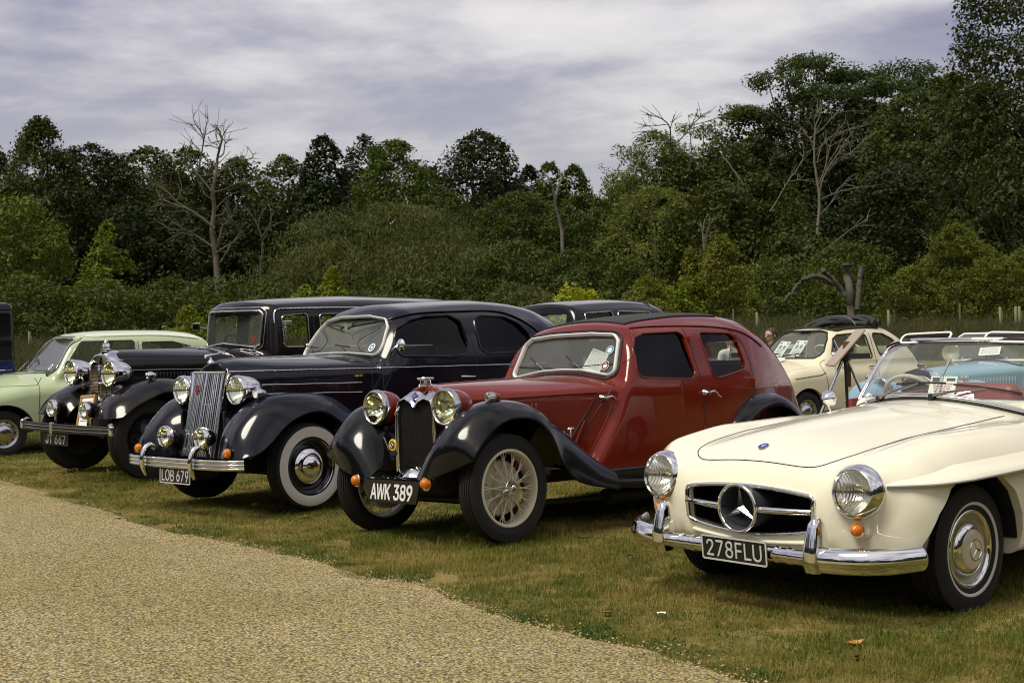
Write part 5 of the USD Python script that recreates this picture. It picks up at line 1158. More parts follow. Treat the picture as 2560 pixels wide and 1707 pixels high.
def sheet(label, at, nrm, w, h, cat, parent_pose, yaw_off=0.0, kind='event', name='paper_sign'):
    """A printed sheet in the car's frame, a thing of its own; at = middle of its lower edge."""
    M = pose_of(parent_pose); z = np.asarray(nrm, float); z /= np.linalg.norm(z)
    up = np.array([0, 0, 1.0]); up = up - z * z.dot(up); up /= np.linalg.norm(up); xd = np.cross(up, z)
    xd, up = xd * math.cos(yaw_off) + up * math.sin(yaw_off), up * math.cos(yaw_off) - xd * math.sin(yaw_off)
    world = lambda m: (np.column_stack([arr(m)[0], np.ones(len(arr(m)[0]))]) @ M)[:, :3]
    def put(m): m = orient(m, z, np.asarray(at, float) + up * h / 2, xd); return world(m), arr(m)[1]
    t = thing(name, label, cat)
    P = part(t, 'sheet', put(bx(0, 0, 0, w, h, .0012)), 'paper', False)
    r = np.random.default_rng(int(1000 * abs(at[0])) + 5)
    def words(y, x0, x1, hh, m):
        x = x0; bits = []
        while x < x1:
            l = r.uniform(.012, .03) * w / .16; l = min(l, x1 - x); bits.append(bx(x + l / 2, y, .0012, l, hh, .0006)); x += l + .005 * w / .16
        part(P, 'printed_line', put(join(*bits)), m, False)
    if kind == 'event':
        part(P, 'printed_emblem', put(bx(-w * .30, h * .33, .0012, w * .26, h * .2, .0006)), 'ink', False)
        part(P, 'printed_emblem', put(bx(w * .27, h * .33, .0012, w * .32, h * .14, .0006)), 'ink', False)
        for k, (a, m) in enumerate(((.12, 'red_ink'), (.0, 'red_ink'), (-.11, 'red_ink'), (-.23, 'ink'), (-.33, 'ink'))): words(h * a, -w * (.38 - .03 * k), w * (.38 - .03 * k), h * .045, m)
    elif kind == 'letter':
        for k in range(9): words(h * (.4 - .09 * k), -w * .42, w * .42, h * .02, 'ink')
    else:
        for s in (-1, 1):
            part(P, 'printed_flag', put(bx(s * w * .33, h * .36, .0012, w * .16, h * .12, .0006)), 'red_ink', False)
            part(P, 'printed_photo', put(bx(s * w * .2, h * .1, .0012, w * .26, h * .22, .0006)), 'blue_ink', False)
        for k in range(5): words(h * (-.08 - .08 * k), -w * .36, w * .36, h * .03, 'ink')
    return t

# ============================================================= red saloon with black wings
def disc_wheel_common(car, c, s, R, rr, w, mat, grooves=5):
    pass

def wing(car, rows, mat, nu=54, nv=30, thick=.012, both=True, name='front_wing', label=None):
    out = []
    for s in ((1, -1) if both else (1,)):
        g = np.array(rows, float) * [1, s, 1]
        out.append(part(car, name, patch(g if s > 0 else g[:, ::-1], nu, nv, thick), mat, 50, label))
    return out

def side_pane(F, h, off, s):
    """Outline of a flat pane: the plane that fits the body's side round the opening."""
    d = densify(h, .05); q = on_side(F, d, off, s); y = q[:, 1] * s; A = np.column_stack([np.ones(len(d)), d])
    k = y > np.median(y) - .10; c = np.linalg.lstsq(A[k], y[k], rcond=None)[0]
    return np.column_stack([d[:, 0], s * (A @ c), d[:, 1]])

def window_set(car, body_path, F, holes, frame_mat, glass_mat, pane_off=-.012, rim=.007, name='side_window', sgn=(1, -1), frame=True):
    """Panes and rims for side windows given as (x, z) outlines."""
    out = []
    for h in holes:
        for s in sgn:
            p = part(car, name, flat_pane(side_pane(F, h, pane_off, s)), glass_mat, 30); out.append(p)
            if frame:
                q = on_side(F, densify(h, .025), 0, s); part(p, 'window_rim', tube(q, rim, 6, True), frame_mat, 60)
    return out

def front_pane(F, w, off, x0=1.3, length=3.0):
    d = densify(w, .05); q = on_front(F, d, off, x0, length); x = q[:, 0]; A = np.column_stack([np.ones(len(d)), d[:, 1], d[:, 0] ** 2])
    k = np.abs(x - np.median(x)) < .3; c = np.linalg.lstsq(A[k][:, :2], x[k], rcond=None)[0]
    return np.column_stack([A[:, :2] @ c, d])

def vintage_F(Tc, Wb, bt, bw, scr, crown=.055, roof_k=.16, tum=(.92, .42, .11), xf=.13, xc=-1.75, xr=-4.05, zl=.36, rake=0.0, bk=.035, belly=.03, cornerk=.05, zbelly=.75):
    x0, z0, sl, bow = scr
    def F(x, y, z):
        a = np.abs(y)
        top = (z - (Tc(x) - crown * np.clip(a / .5, 0, 2) ** 2.2)) * .92
        tb = belly * np.clip((zbelly - z) / .4, 0, 2) ** 2 + tum[2] * np.clip((z - tum[0]) / tum[1], 0, 2) ** 1.3
        cab = smax(smax(top, (a - (Wb(x) - tb)) * .97, roof_k), (x - x0 + sl * (z - z0) + bow * a * a) / math.hypot(1, sl), cornerk)
        cab = smax(cab, xr - x, .08)
        cr = bt(x) - .10 * np.clip(a / np.maximum(bw(x), .1), 0, 1.6) ** 2.2
        bon = smax((z - cr) * .9, a - (bw(x) - .05 * np.clip((.9 - z) / .5, 0, 1)), bk)
        bon = smax(bon, x - xf - rake * (1.1 - z), .02); bon = smax(bon, xc - x, .02)
        return smax(smin(cab, bon, .05), zl - z + 0 * x, .03)
    return F

def build_red():
    car = thing('saloon_car', 'dark red vintage saloon with black wings and cream wire wheels', 'car', (-.517, 8.973, .004), 3.921, rx=.025, ry=-.023)
    # --- body: bonnet and cabin
    bw = pc((.16, .205), (0, .235), (-.5, .38), (-.9, .50), (-1.1, .60), (-1.5, .68))
    bt = pc((.16, 1.012), (0, 1.02), (-.5, 1.04), (-.9, 1.055), (-1.3, 1.07), (-1.6, 1.06))
    Tc = pc((-1.30, 1.395), (-1.40, 1.425), (-1.49, 1.455), (-1.82, 1.50), (-2.18, 1.528), (-2.55, 1.535), (-2.84, 1.515), (-3.09, 1.452), (-3.26, 1.385), (-3.42, 1.295), (-3.55, 1.185), (-3.71, 1.03), (-3.85, .87), (-3.98, .70), (-4.06, .5))
    Wb = pc((-.85, .52), (-1.0, .60), (-1.2, .665), (-1.6, .70), (-2.2, .705), (-2.7, .68), (-3.1, .60), (-3.5, .47), (-3.9, .33))
    def F(x, y, z):
        a = np.abs(y)
        crown = .55 * np.clip(a / .5, 0, 2) ** 2.2 * .10
        top = (z - (Tc(x) - crown)) * .92
        tumble = .03 * np.clip((.75 - z) / .4, 0, 2) ** 2 + .11 * np.clip((z - .92) / .42, 0, 2) ** 1.3
        side = (a - (Wb(x) - tumble)) * .97
        scr = (x + 1.235 + .45 * (z - 1.05) + .03 * a * a) * .91
        cab = smax(smax(top, side, .16), scr, .05)
        cab = smax(cab, -4.05 - x, .08)
        cr = bt(x) - .10 * np.clip(a / np.maximum(bw(x), .1), 0, 1.6) ** 2.2
        bon = smax((z - cr) * .9, a - (bw(x) - .05 * np.clip((.9 - z) / .5, 0, 1)), .035)
        bon = smax(bon, x - .13, .02); bon = smax(bon, -1.75 - x, .02)
        d = smin(cab, bon, .05)
        d = smax(d, np.minimum(z * 0, 0) + .36 - z, .03)
        return d
    lo, hi = (-4.2, -.85, .3), (.25, .85, 1.62)
    cav = lambda x, y, z: np.maximum(np.maximum(x + 1.20, -3.35 - x), .55 - z)
    body = solid_body(F, lo, hi, .0165, .03, .03, cav)
    fw = rounded([(-1.325, 1.06), (-1.358, 1.235), (-1.425, 1.318), (-1.53, 1.352), (-1.91, 1.368), (-1.965, 1.345), (-1.975, 1.05), (-1.915, 1.008), (-1.40, 1.028), (-1.34, 1.042)], .058, 10)
    rw = rounded([(-2.14, 1.33), (-2.17, 1.365), (-2.56, 1.362), (-2.63, 1.31), (-2.665, 1.11), (-2.64, 1.075), (-2.255, 1.012), (-2.195, 1.02), (-2.17, 1.06)], .055, 10)
    for w_ in (fw, rw): body -= prism(w_, 'y', -1, 1)
    ws = rounded([(-.515, 1.075), (-.475, 1.30), (-.42, 1.345), (-.2, 1.362), (.2, 1.362), (.42, 1.345), (.475, 1.30), (.515, 1.075), (.47, 1.05), (.2, 1.092), (0, 1.098), (-.2, 1.092), (-.47, 1.05)], .04)
    body -= prism(ws, 'x', -1.75, -1.0)
    back = rounded([(-.3, 1.16), (.3, 1.16), (.26, 1.32), (-.26, 1.32)], .05); body -= prism(back, 'x', -4, -3.2)
    # rear wheel opening
    th = np.linspace(0, 2 * np.pi, 40, endpoint=False)
    bp = part(car, 'body', body, 'red_paint', 40, F=F)
    wheelcut = None
    window_set(car, bp, F, [fw], 'red_paint', 'dark_glass'); window_set(car, bp, F, [rw], 'red_paint', 'window_glass')
    q = front_pane(F, ws, -.012, -.9, 1.2)
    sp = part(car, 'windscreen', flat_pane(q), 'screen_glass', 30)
    q = on_front(F, densify(np.array(ws) * 1.0, .02), .004, -.95, 1.0)
    part(sp, 'screen_frame', tube(q, .024, 8, True, flat=.5, up=(1, 0, .4)), 'white_enamel', 60)
    ws2 = np.array(Polygon(ws).buffer(.024).exterior.coords)[:-1]
    q = on_front(F, densify(ws2, .02), .002, -.9, 1.0); part(sp, 'screen_seal', tube(q, .011, 6, True), 'seal', 60)
    part(car, 'rear_window', flat_pane(on_front(F, densify(back, .05) , -.02, -4.3, -1.5) if False else np.array([(-3.38 - (1.32 - z_) * .95, y_, z_) for y_, z_ in densify(back, .05)])), 'window_glass', 30)
    # sliding roof
    xs = np.linspace(-1.50, -2.62, 24); ys = np.linspace(-.40, .40, 17); g = np.array([[(x_, y_, 0) for y_ in ys] for x_ in xs]); g = g.reshape(-1, 3)
    g = on_top(F, g[:, :2], .010).reshape(24, 17, 3); part(bp, 'sunroof', patch(g[::-1], 40, 26, .02), 'canvas', 60, 'grey fabric sliding roof')
    # door gaps, beading
    def gap(pts, r=.0035, m='seal', nm='panel_gap', off=0, ss=(1, -1)):
        for s in ss: part(bp, nm, tube(on_side(F, densify(pts, .03, False), off, s), r, 6), m, 60)
    gap(spline([(-1.44, 1.37), (-1.345, 1.206), (-1.10, .941), (-.869, .504), (-.85, .40)], 40))
    gap([(-1.995, 1.40), (-2.00, 1.16), (-2.027, .983), (-2.06, .42)])
    gap(spline([(-2.55, 1.40), (-2.70, 1.27), (-2.735, 1.02), (-2.715, .92), (-2.595, .81), (-2.49, .66)], 40))
    gap(spline([(-1.47, 1.395), (-1.6, 1.405), (-2.0, 1.415), (-2.5, 1.405), (-2.8, 1.36), (-3.05, 1.26)], 40), .007, 'red_paint', 'rain_gutter', .004)
    gap([(-1.0, .92), (-.95, .80), (-.80, .56)], .006, 'seal', 'bonnet_edge')
    for s in (1, -1):
        part(bp, 'door_step_bead', tube(on_side(F, densify([(-.93, .74), (-.84, .50)], .03, False), .004, s), .012, 8), 'red_paint', 60)
    # bonnet hinge and side crease, louvres
    part(bp, 'bonnet_hinge', tube(on_top(F, densify([(.10, 0), (-1.05, 0)], .05, False), .001), .005, 6), 'red_paint', 60)
    for s in (1, -1):
        xs = np.linspace(.12, -1.0, 30); part(bp, 'bonnet_crease', tube(on_side(F, [(x_, .905 + .03 * (-x_)) for x_ in xs], .0, s), .006, 6), 'red_paint', 60)
        for k in range(8):
            x_ = -.33 - k * .032; q = on_side(F, [(x_, .80), (x_, .815), (x_, .86), (x_, .872)], .003, s); part(bp, 'louvre', tube(q, [.003, .0115, .0115, .003], 6), 'red_paint', 60)
        for x_, z_ in ((-1.035, .895), (-2.045, .905)):
            h = on_side(F, [(x_, z_)], 0, s)[0]
            hp = part(bp, 'door_handle', lathe([(0, .0001), (0, .026), (.012, .022), (.03, .012), (.05, .012), (.052, .0001)], 'y', 20, (0, 0, 0)) if False else fixside(move(lathe([(0, .0001), (0, .026), (.012, .022), (.03, .012), (.052, .012), (.054, .0001)], 'y', 20), (0, 0, 0)), s), 'chrome', 50)
            stage.GetPrimAtPath(hp).GetAttribute('points').Set(Vt.Vec3fArray.FromNumpy((np.array(stage.GetPrimAtPath(hp).GetAttribute('points').Get()) + h).astype(np.float32)))
            part(hp, 'handle_lever', tube(spline([h + [0, s * .05, 0], h + [-.05, s * .058, .008], h + [-.10, s * .05, -.02], h + [-.145, s * .045, -.038]], 16), np.linspace(.010, .005, 16), 8), 'chrome', 50)
        for x_, z_ in ((-1.99, 1.30), (-2.03, .62), (-2.62, 1.32), (-2.72, .97)):
            h = on_side(F, [(x_, z_)], 0, s)[0]; part(bp, 'door_hinge', bx(h[0], h[1], h[2], .022, .03, .07, .008), 'red_paint', 50)
    # --- radiator
    def shell(yw, z0, z1):
        return rounded([(-yw, z0), (yw, z0), (yw, z1 - .13), (yw * .82, z1 - .045), (yw * .35, z1 - .004), (0, z1), (-yw * .35, z1 - .004), (-yw * .82, z1 - .045), (-yw, z1 - .13)], .02)
    o = shell(.208, .40, 1.018); i = np.array(Polygon(o).buffer(-.022).exterior.coords)[:-1]
    # inner opening with the pointed dip at its top and the peak at its foot
    op = [(-.180, .455), (-.165, .425), (-.10, .425), (-.03, .44), (0, .475), (.03, .44), (.10, .425), (.165, .425), (.180, .455), (.180, .83), (.165, .905), (.10, .925), (.045, .904), (.012, .875), (0, .866), (-.012, .875), (-.045, .904), (-.10, .925), (-.165, .905), (-.180, .83)]
    S = prism(o, 'x', .08, .205) - prism(rounded(op, .006), 'x', .19, .3)
    S = prism(o, 'x', .05, .20) - prism(rounded(op, .006), 'x', .168, .3)
    S = S - prism([(.06, 1.2), (.06, 1.0), (.10, .968), (.122, .945), (.166, .895), (.21, .835), (.3, .835), (.3, 1.2)], 'y', -.3, .3)
    rp = part(car, 'radiator_shell', S, 'chrome', 35)
    for cc, rr in ((np.array(Polygon(o).buffer(-.010).exterior.coords)[:-1], .0105), (np.array(Polygon(rounded(op, .006)).exterior.coords)[:-1], .0055)):
        cc = densify(cc, .012); cc = cc[cc[:, 1] < .83]; cc = np.roll(cc, -int(np.argmax(np.linalg.norm(np.roll(cc, -1, 0) - cc, axis=1))) - 1, 0); part(rp, 'shell_edge', tube(np.column_stack([np.full(len(cc), .198), cc]), rr, 8), 'chrome', 60)
    ys = np.linspace(-.205, .205, 19); zt_ = np.interp(np.abs(ys), [0, .073, .17, .206], [1.016, 1.012, .972, .90]); zb_ = np.interp(np.abs(ys), [0, .012, .045, .10, .165, .185, .206], [.868, .877, .906, .927, .907, .84, .82])
    part(rp, 'radiator_crown', patch(np.array([[(.055 + .09 * t + (.065 * max(0, t - .25) / .75), y_, a_ * (1 - t ** 1.6) + b_ * t ** 1.6) for y_, a_, b_ in zip(ys, zt_ + .003, zb_)] for t in (0, .25, .5, .75, 1.0)])[:, ::-1], 24, 60, .004), 'chrome', 50)
    # swept chin
    part(rp, 'radiator_apron', patch(np.array([[(.205, -.18, .44), (.23, -.09, .43), (.24, 0, .462), (.23, .09, .43), (.205, .18, .44)], [(.235, -.17, .405), (.27, -.08, .395), (.285, 0, .425), (.27, .08, .395), (.235, .17, .405)], [(.25, -.15, .375), (.29, -.07, .37), (.305, 0, .375), (.29, .07, .37), (.25, .15, .375)]])[:, ::-1], 16, 30, .01), 'chrome', 50)
    slats = [bx(.172, yy, .66, .008, .003, .52) for yy in np.arange(-.175, .176, .0088)] + [bx(.176, 0, zz, .004, .35, .0025) for zz in np.arange(.43, .91, .0125)]
    part(rp, 'radiator_mesh', join(*slats), 'dark_iron', False, kind='stuff')
    bd = part(rp, 'radiator_badge', orient(prism([(-.036, 0), (0, -.026), (.036, 0), (0, .026)], 'z', 0, .006), (1, 0, .35), (.196, 0, .945), (0, 1, 0)), 'blue_enamel', 20)
    part(bd, 'badge_letters', orient(text3('RILEY', .014, .002, width=.048), (1, 0, .35), (.2025, 0, .947), (0, 1, 0)), 'chrome', 20)
    part(rp, 'radiator_cap', lathe([(0, .05), (.012, .052), (.02, .038), (.042, .036), (.046, .056), (.056, .060), (.062, .056), (.064, .03), (.066, .0001)], 'z', 32, (.10, 0, 1.008)), 'chrome', 40)
    # club badge on a bar
    cb = part(car, 'club_badge', orient(lathe([(0, .0001), (0, .040), (.004, .042), (.008, .038), (.009, .0001)], 'z', 16), (1, 0, 0), (.30, -.115, .625), (0, 0, 1)), 'yellow_enamel', 30)
    part(cb, 'badge_centre', orient(lathe([(.009, .0001), (.011, .0001), (.011, .024), (.009, .026)], 'z', 20), (1, 0, 0), (.30, -.115, .625), (0, 0, 1)), 'ink', 30)
    part(cb, 'badge_diamond', join(tube([(.313, -.115 + a, .625 + b) for a, b in ((-.018, 0), (0, .014), (.018, 0), (0, -.014))], .0025, 4, True)), 'plate_white', 30)
    part(cb, 'badge_bracket', bx(.295, -.115, .568, .012, .05, .025), 'dark_iron')
    # --- wings
    R = []
    lipf = [(.405, .25, .385), (.42, .36, .415), (.42, .46, .445), (.405, .55, .475), (.385, .63, .505), (.372, .70, .53), (.362, .745, .548)]
    R.append(lipf)
    R.append([(.38, .235, .43), (.40, .32, .50), (.415, .42, .565), (.42, .52, .60), (.405, .61, .625), (.375, .69, .61), (.345, .752, .595)])
    R.append([(.30, .225, .48), (.31, .29, .58), (.325, .39, .69), (.325, .50, .755), (.31, .60, .775), (.28, .69, .745), (.25, .757, .692)])
    R.append([(.18, .225, .52), (.18, .28, .64), (.18, .37, .77), (.18, .49, .853), (.175, .60, .868), (.155, .70, .835), (.13, .76, .768)])
    R.append([(.04, .235, .53), (.04, .29, .67), (.04, .37, .80), (.04, .49, .885), (.035, .60, .897), (.02, .70, .862), (.0, .762, .793)])
    R.append([(-.13, .27, .53), (-.13, .32, .67), (-.12, .40, .79), (-.12, .50, .87), (-.12, .61, .888), (-.135, .71, .850), (-.16, .764, .775)])
    R.append([(-.30, .33, .50), (-.30, .38, .63), (-.29, .44, .74), (-.29, .53, .825), (-.29, .625, .838), (-.30, .72, .775), (-.315, .766, .655)])
    R.append([(-.46, .42, .46), (-.46, .46, .57), (-.45, .50, .66), (-.45, .57, .735), (-.45, .645, .745), (-.44, .725, .655), (-.415, .768, .465)])
    R.append([(-.62, .50, .43), (-.62, .53, .50), (-.61, .56, .56), (-.61, .61, .615), (-.61, .665, .618), (-.60, .735, .515), (-.57, .768, .352)])
    R.append([(-.80, .56, .39), (-.80, .58, .43), (-.79, .60, .465), (-.79, .64, .49), (-.79, .69, .482), (-.785, .745, .405), (-.77, .77, .305)])
    R.append([(-.97, .58, .36), (-.97, .60, .378), (-.96, .62, .39), (-.96, .66, .395), (-.96, .71, .387), (-.96, .755, .345), (-.96, .772, .272)])
    for p in wing(car, R, 'black_paint', 80, 44): pass
    bead = spline(R and [r_[6] for r_ in R], 60)
    for s in (1, -1):
        part(car, 'wing_bead', tube(bead * [1, s, 1], .008, 6), 'black_paint', 60)
        part(car, 'wing_bead', tube(spline(np.array(lipf) * [1, s, 1], 24), .007, 6), 'black_paint', 60)
        xs = np.linspace(-.97, -2.5, 20)
        part(car, 'running_board', sweep(np.column_stack([xs, s * .70 + 0 * xs, .305 - .03 * np.sin(np.pi * (xs + .97) / -1.6)]), rounded([(-.09, -.02), (.075, -.03), (.075, .02), (.05, .032), (-.09, .045)], .01), (0, 0, 1)), 'black_paint', 50)
        # rear wing
        cx, cz = -2.86, .36; rows = []
        for t in np.radians(np.linspace(-8, 196, 18)):
            r_ = .53 + .03 * math.cos(t) ** 2
            f = lambda rr, y_: (cx + rr * math.cos(t) * 1.04, y_ * s, cz + rr * math.sin(t))
            rows.append([f(r_ - .02, .50), f(r_ + .005, .60), f(r_, .68), f(r_ - .025, .745), f(r_ - .07, .785), f(r_ - .11, .795)])
        part(car, 'rear_wing', patch(np.array(rows) if s < 0 else np.array(rows)[:, ::-1], 60, 24, .012), 'black_paint', 50)
        part(bp, 'wheel_arch_liner', lathe([(0, .0001), (0, .46), (.012, .46), (.012, .0001)], 'y', 36, (cx, s * .62 - .006, cz)), 'dark_iron', 30)
        part(car, 'sill', bx(-1.5, s * .63, .36, 1.4, .08, .09, .02), 'black_paint', 40)
    # --- lamps
    for s in (1, -1):
        hp = headlamp(car, (.245, s * .358, .872), (1, .02 * s, -.02), .118, .215, 'red_paint', 'dull_chrome', rimw=.016, lens='window_glass', refl='amber_reflector', tail=1.2, cross=True)
        part(hp, 'lamp_stem', tube([(.12, s * .355, .78), (.12, s * .33, .62), (.08, s * .25, .55)], [.02, .018, .02], 10), 'red_paint', 50)
        sl = headlamp(car, (.075, s * .598, .928), (1, 0, .0), .030, .10, 'red_paint', 'dull_chrome', rimw=.006, lens='window_glass', name='side_light')
        part(sl, 'lamp_foot', bx(.03, s * .598, .90, .07, .03, .03, .01), 'red_paint', 50)
        indicator(car, (.42, s * .355, .392), (1, .1 * s, 0), .037, .045)
    hb = part(car, 'horn', lathe([(-.12, .0001), (-.10, .03), (-.02, .035), (0, .055), (.015, .055), (.015, .0001)], 'x', 24, (.19, -.35, .71)), 'black_paint', 50)
    # --- number plate, painted on a folded board
    poly = [(-.285, .070), (.285, .070), (.225, -.078), (-.262, -.078)]
    lt = join(*[move(text3(ch, hgt, .003, True, wd), (xo, 0, 0)) for ch, xo, wd, hgt in (('A', -.168, .055, .088), ('W', -.105, .072, .088), ('K', -.042, .048, .088), ('3', .035, .050, .088), ('8', .092, .050, .088), ('9', .149, .050, .088))])
    v, f = lt; v = v.copy(); v = v * [1.18, 1.12, 1]; v[:, 0] += v[:, 1] * .22
    pp = plate(car, (.435, .035, .335), (1, -.02, -.06), .49, .13, '', 0, 'plate_black', 'plate_white', None, poly=poly, tmesh=(v + [-.005, -.008, 0], f))
    part(pp, 'plate_bracket', patch(np.array([[(.425, -.25, .405), (.425, .30, .405)], [(.36, -.2, .415), (.36, .22, .415)], [(.28, -.16, .39), (.28, .16, .39)]]), 8, 8, .008), 'black_paint', 40)
    for k, (x_, y_, z_) in enumerate([(.38, -.21, .413), (.36, -.15, .417), (.41, -.04, .412), (.36, .05, .417), (.39, .15, .413), (.40, .24, .411)]):
        part(pp, 'rivet', lathe([(0, .007), (.004, .006), (.006, .0001)], 'z', 10, (x_, y_, z_ + .004)), 'dull_chrome', 50)
    # --- wheels
    def wheel(x, y, s, fine):
        c = np.array((x, y, .345)); rim = .245
        w = part(car, 'wheel', move(fixside(lathe([(.062, .234), (.066, .244), (.060, .252), (.050, .248), (.050, .238), (.030, .229), (-.03, .229), (-.05, .240), (-.06, .25), (-.062, .24), (-.045, .230), (-.03, .224), (.03, .224), (.050, .230), (.062, .234)], 'y', 72), s), c), 'wheel_cream_paint', 50)
        part(w, 'tyre', move(tyre_mesh(.352, .243, .135, 6), c), 'rubber', 40)
        part(w, 'brake_drum', move(fixside(lathe([(-.10, .0001), (-.10, .182), (-.045, .186), (-.022, .172), (-.018, .092), (-.005, .088), (.022, .074), (.036, .048), (.05, .04), (.05, .0001)], 'y', 40), s), c), 'drum_cream', 40)
        part(w, 'hub_nut', move(fixside(lathe([(.045, .0001), (.045, .046), (.066, .05), (.075, .042), (.095, .040), (.112, .030), (.118, .0001)], 'y', 24), s), c), 'chrome', 40)
        part(w, 'hub_nut_wing', move(fixside(bx(.04, .075, -.02, .09, .02, .03, .008), s), c), 'chrome', 40)
        bits = []
        for k in range(56):
            a = 2 * np.pi * k / 56; row = k % 4
            hub_y, hr, da, ry = ((.058, .040, .42, .015), (.058, .040, -.42, .015), (-.03, .062, .30, -.01), (-.03, .062, -.30, -.01))[row]
            p0 = np.array([hr * math.cos(a + da), s * hub_y, hr * math.sin(a + da)]); p1 = np.array([.226 * math.cos(a), s * (ry + .015), .226 * math.sin(a)])
            m = tube([p0 + c, p1 + c], .0030, 5, caps=False)
            if fine: part(w, 'spoke', m, 'wheel_cream_paint', 60)
            else: bits.append(m)
        if bits: part(w, 'spokes', join(*bits), 'wheel_cream_paint', 60, kind='stuff')
    wheel(0, .625, 1, True); wheel(0, -.63, -1, False); wheel(-2.86, .64, 1, False); wheel(-2.86, -.64, -1, False)
    # --- chassis, axle, exhaust
    ch = part(car, 'chassis', join(bx(-1.5, .33, .38, 3.6, .07, .12), bx(-1.5, -.33, .38, 3.6, .07, .12), bx(-1.9, 0, .40, 2.6, 1.1, .04), bx(-.35, 0, .42, .9, .4, .3, .05)), 'dark_iron', 30)
    part(ch, 'front_axle', tube(spline([(0, -.56, .34), (0, -.4, .27), (0, 0, .25), (0, .4, .27), (0, .56, .34)], 24), .028, 8), 'dark_iron', 50)
    part(ch, 'exhaust_pipe', tube([(-.5, .45, .20), (-1.0, .48, .19), (-2.6, .48, .20)], .022, 8), 'dark_iron', 50)
    part(ch, 'silencer', lathe([(-1.9, .0001), (-1.88, .06), (-1.15, .06), (-1.13, .0001)], 'x', 16, (0, .48, .19)), 'dark_iron', 50)
    # trafficator and rod at the bonnet side
    cp = part(car, 'jacking_post', tube([(-.61, .64, .60), (-.61, .655, .64), (-.61, .655, .70)], [.014, .01, .008], 8), 'chrome', 50)
    part(cp, 'post_cap', lathe([(0, .0001), (0, .03), (.012, .028), (.014, .0001)], 'z', 16, (-.61, .655, .695)), 'chrome', 50)
    # --- wipers, stickers, cabin
    for y0 in (-.17, .20):
        a = on_front(F, [(y0, 1.108)], .01, -.9, 1.2)[0]; b = a + [-.025, -.11, .055]
        p = part(car, 'wiper', tube([a + [.02, 0, 0], b + [.02, 0, 0]], .0045, 6), 'dull_chrome', 50)
        part(p, 'wiper_blade', tube([b + [.012, -.06, .045], b + [.03, .08, -.055]], .006, 6), 'seal', 50)
    for y_, z_, r_, m in ((.405, 1.235, .036, 'blue_ink'), (.40, 1.125, .036, 'paper')):
        a = on_front(F, [(y_, z_)], -.004, -.9, 1.2)[0]
        st = part(sp, 'sticker', orient(lathe([(0, .0001), (0, r_), (.002, r_), (.002, .0001)], 'z', 20), (1, 0, .45), a, (0, 1, 0)), 'paper', 30)
        part(st, 'sticker_print', orient(lathe([(.0025, r_ * .55), (.003, r_ * .9), (.0025, r_ * .92)], 'z', 20), (1, 0, .45), a, (0, 1, 0)), m if m != 'paper' else 'red_leather', 30)
    steering_wheel(car, (-1.62, -.30, 1.02), .20, (-.85, 0, .5), 'seal', 4, .012)
    part(car, 'dashboard', bx(-1.38, 0, .96, .12, 1.1, .16, .04), 'wood', 50)
    for y_ in (-.29, .29): seat(car, -2.12, y_, .62, .48, 'brown_leather', .42)
    seat(car, -2.95, 0, .62, .95, 'brown_leather', .42)
    part(car, 'cabin_floor', bx(-2.25, 0, .52, 2.3, 1.2, .03), 'dark_cloth')
    sheet('white letter leaning inside the windscreen of the dark red saloon', (-1.36, .175, 1.085), (1, .1, .45), .17, .175, 'letter', car, -.35, 'letter')
    return car

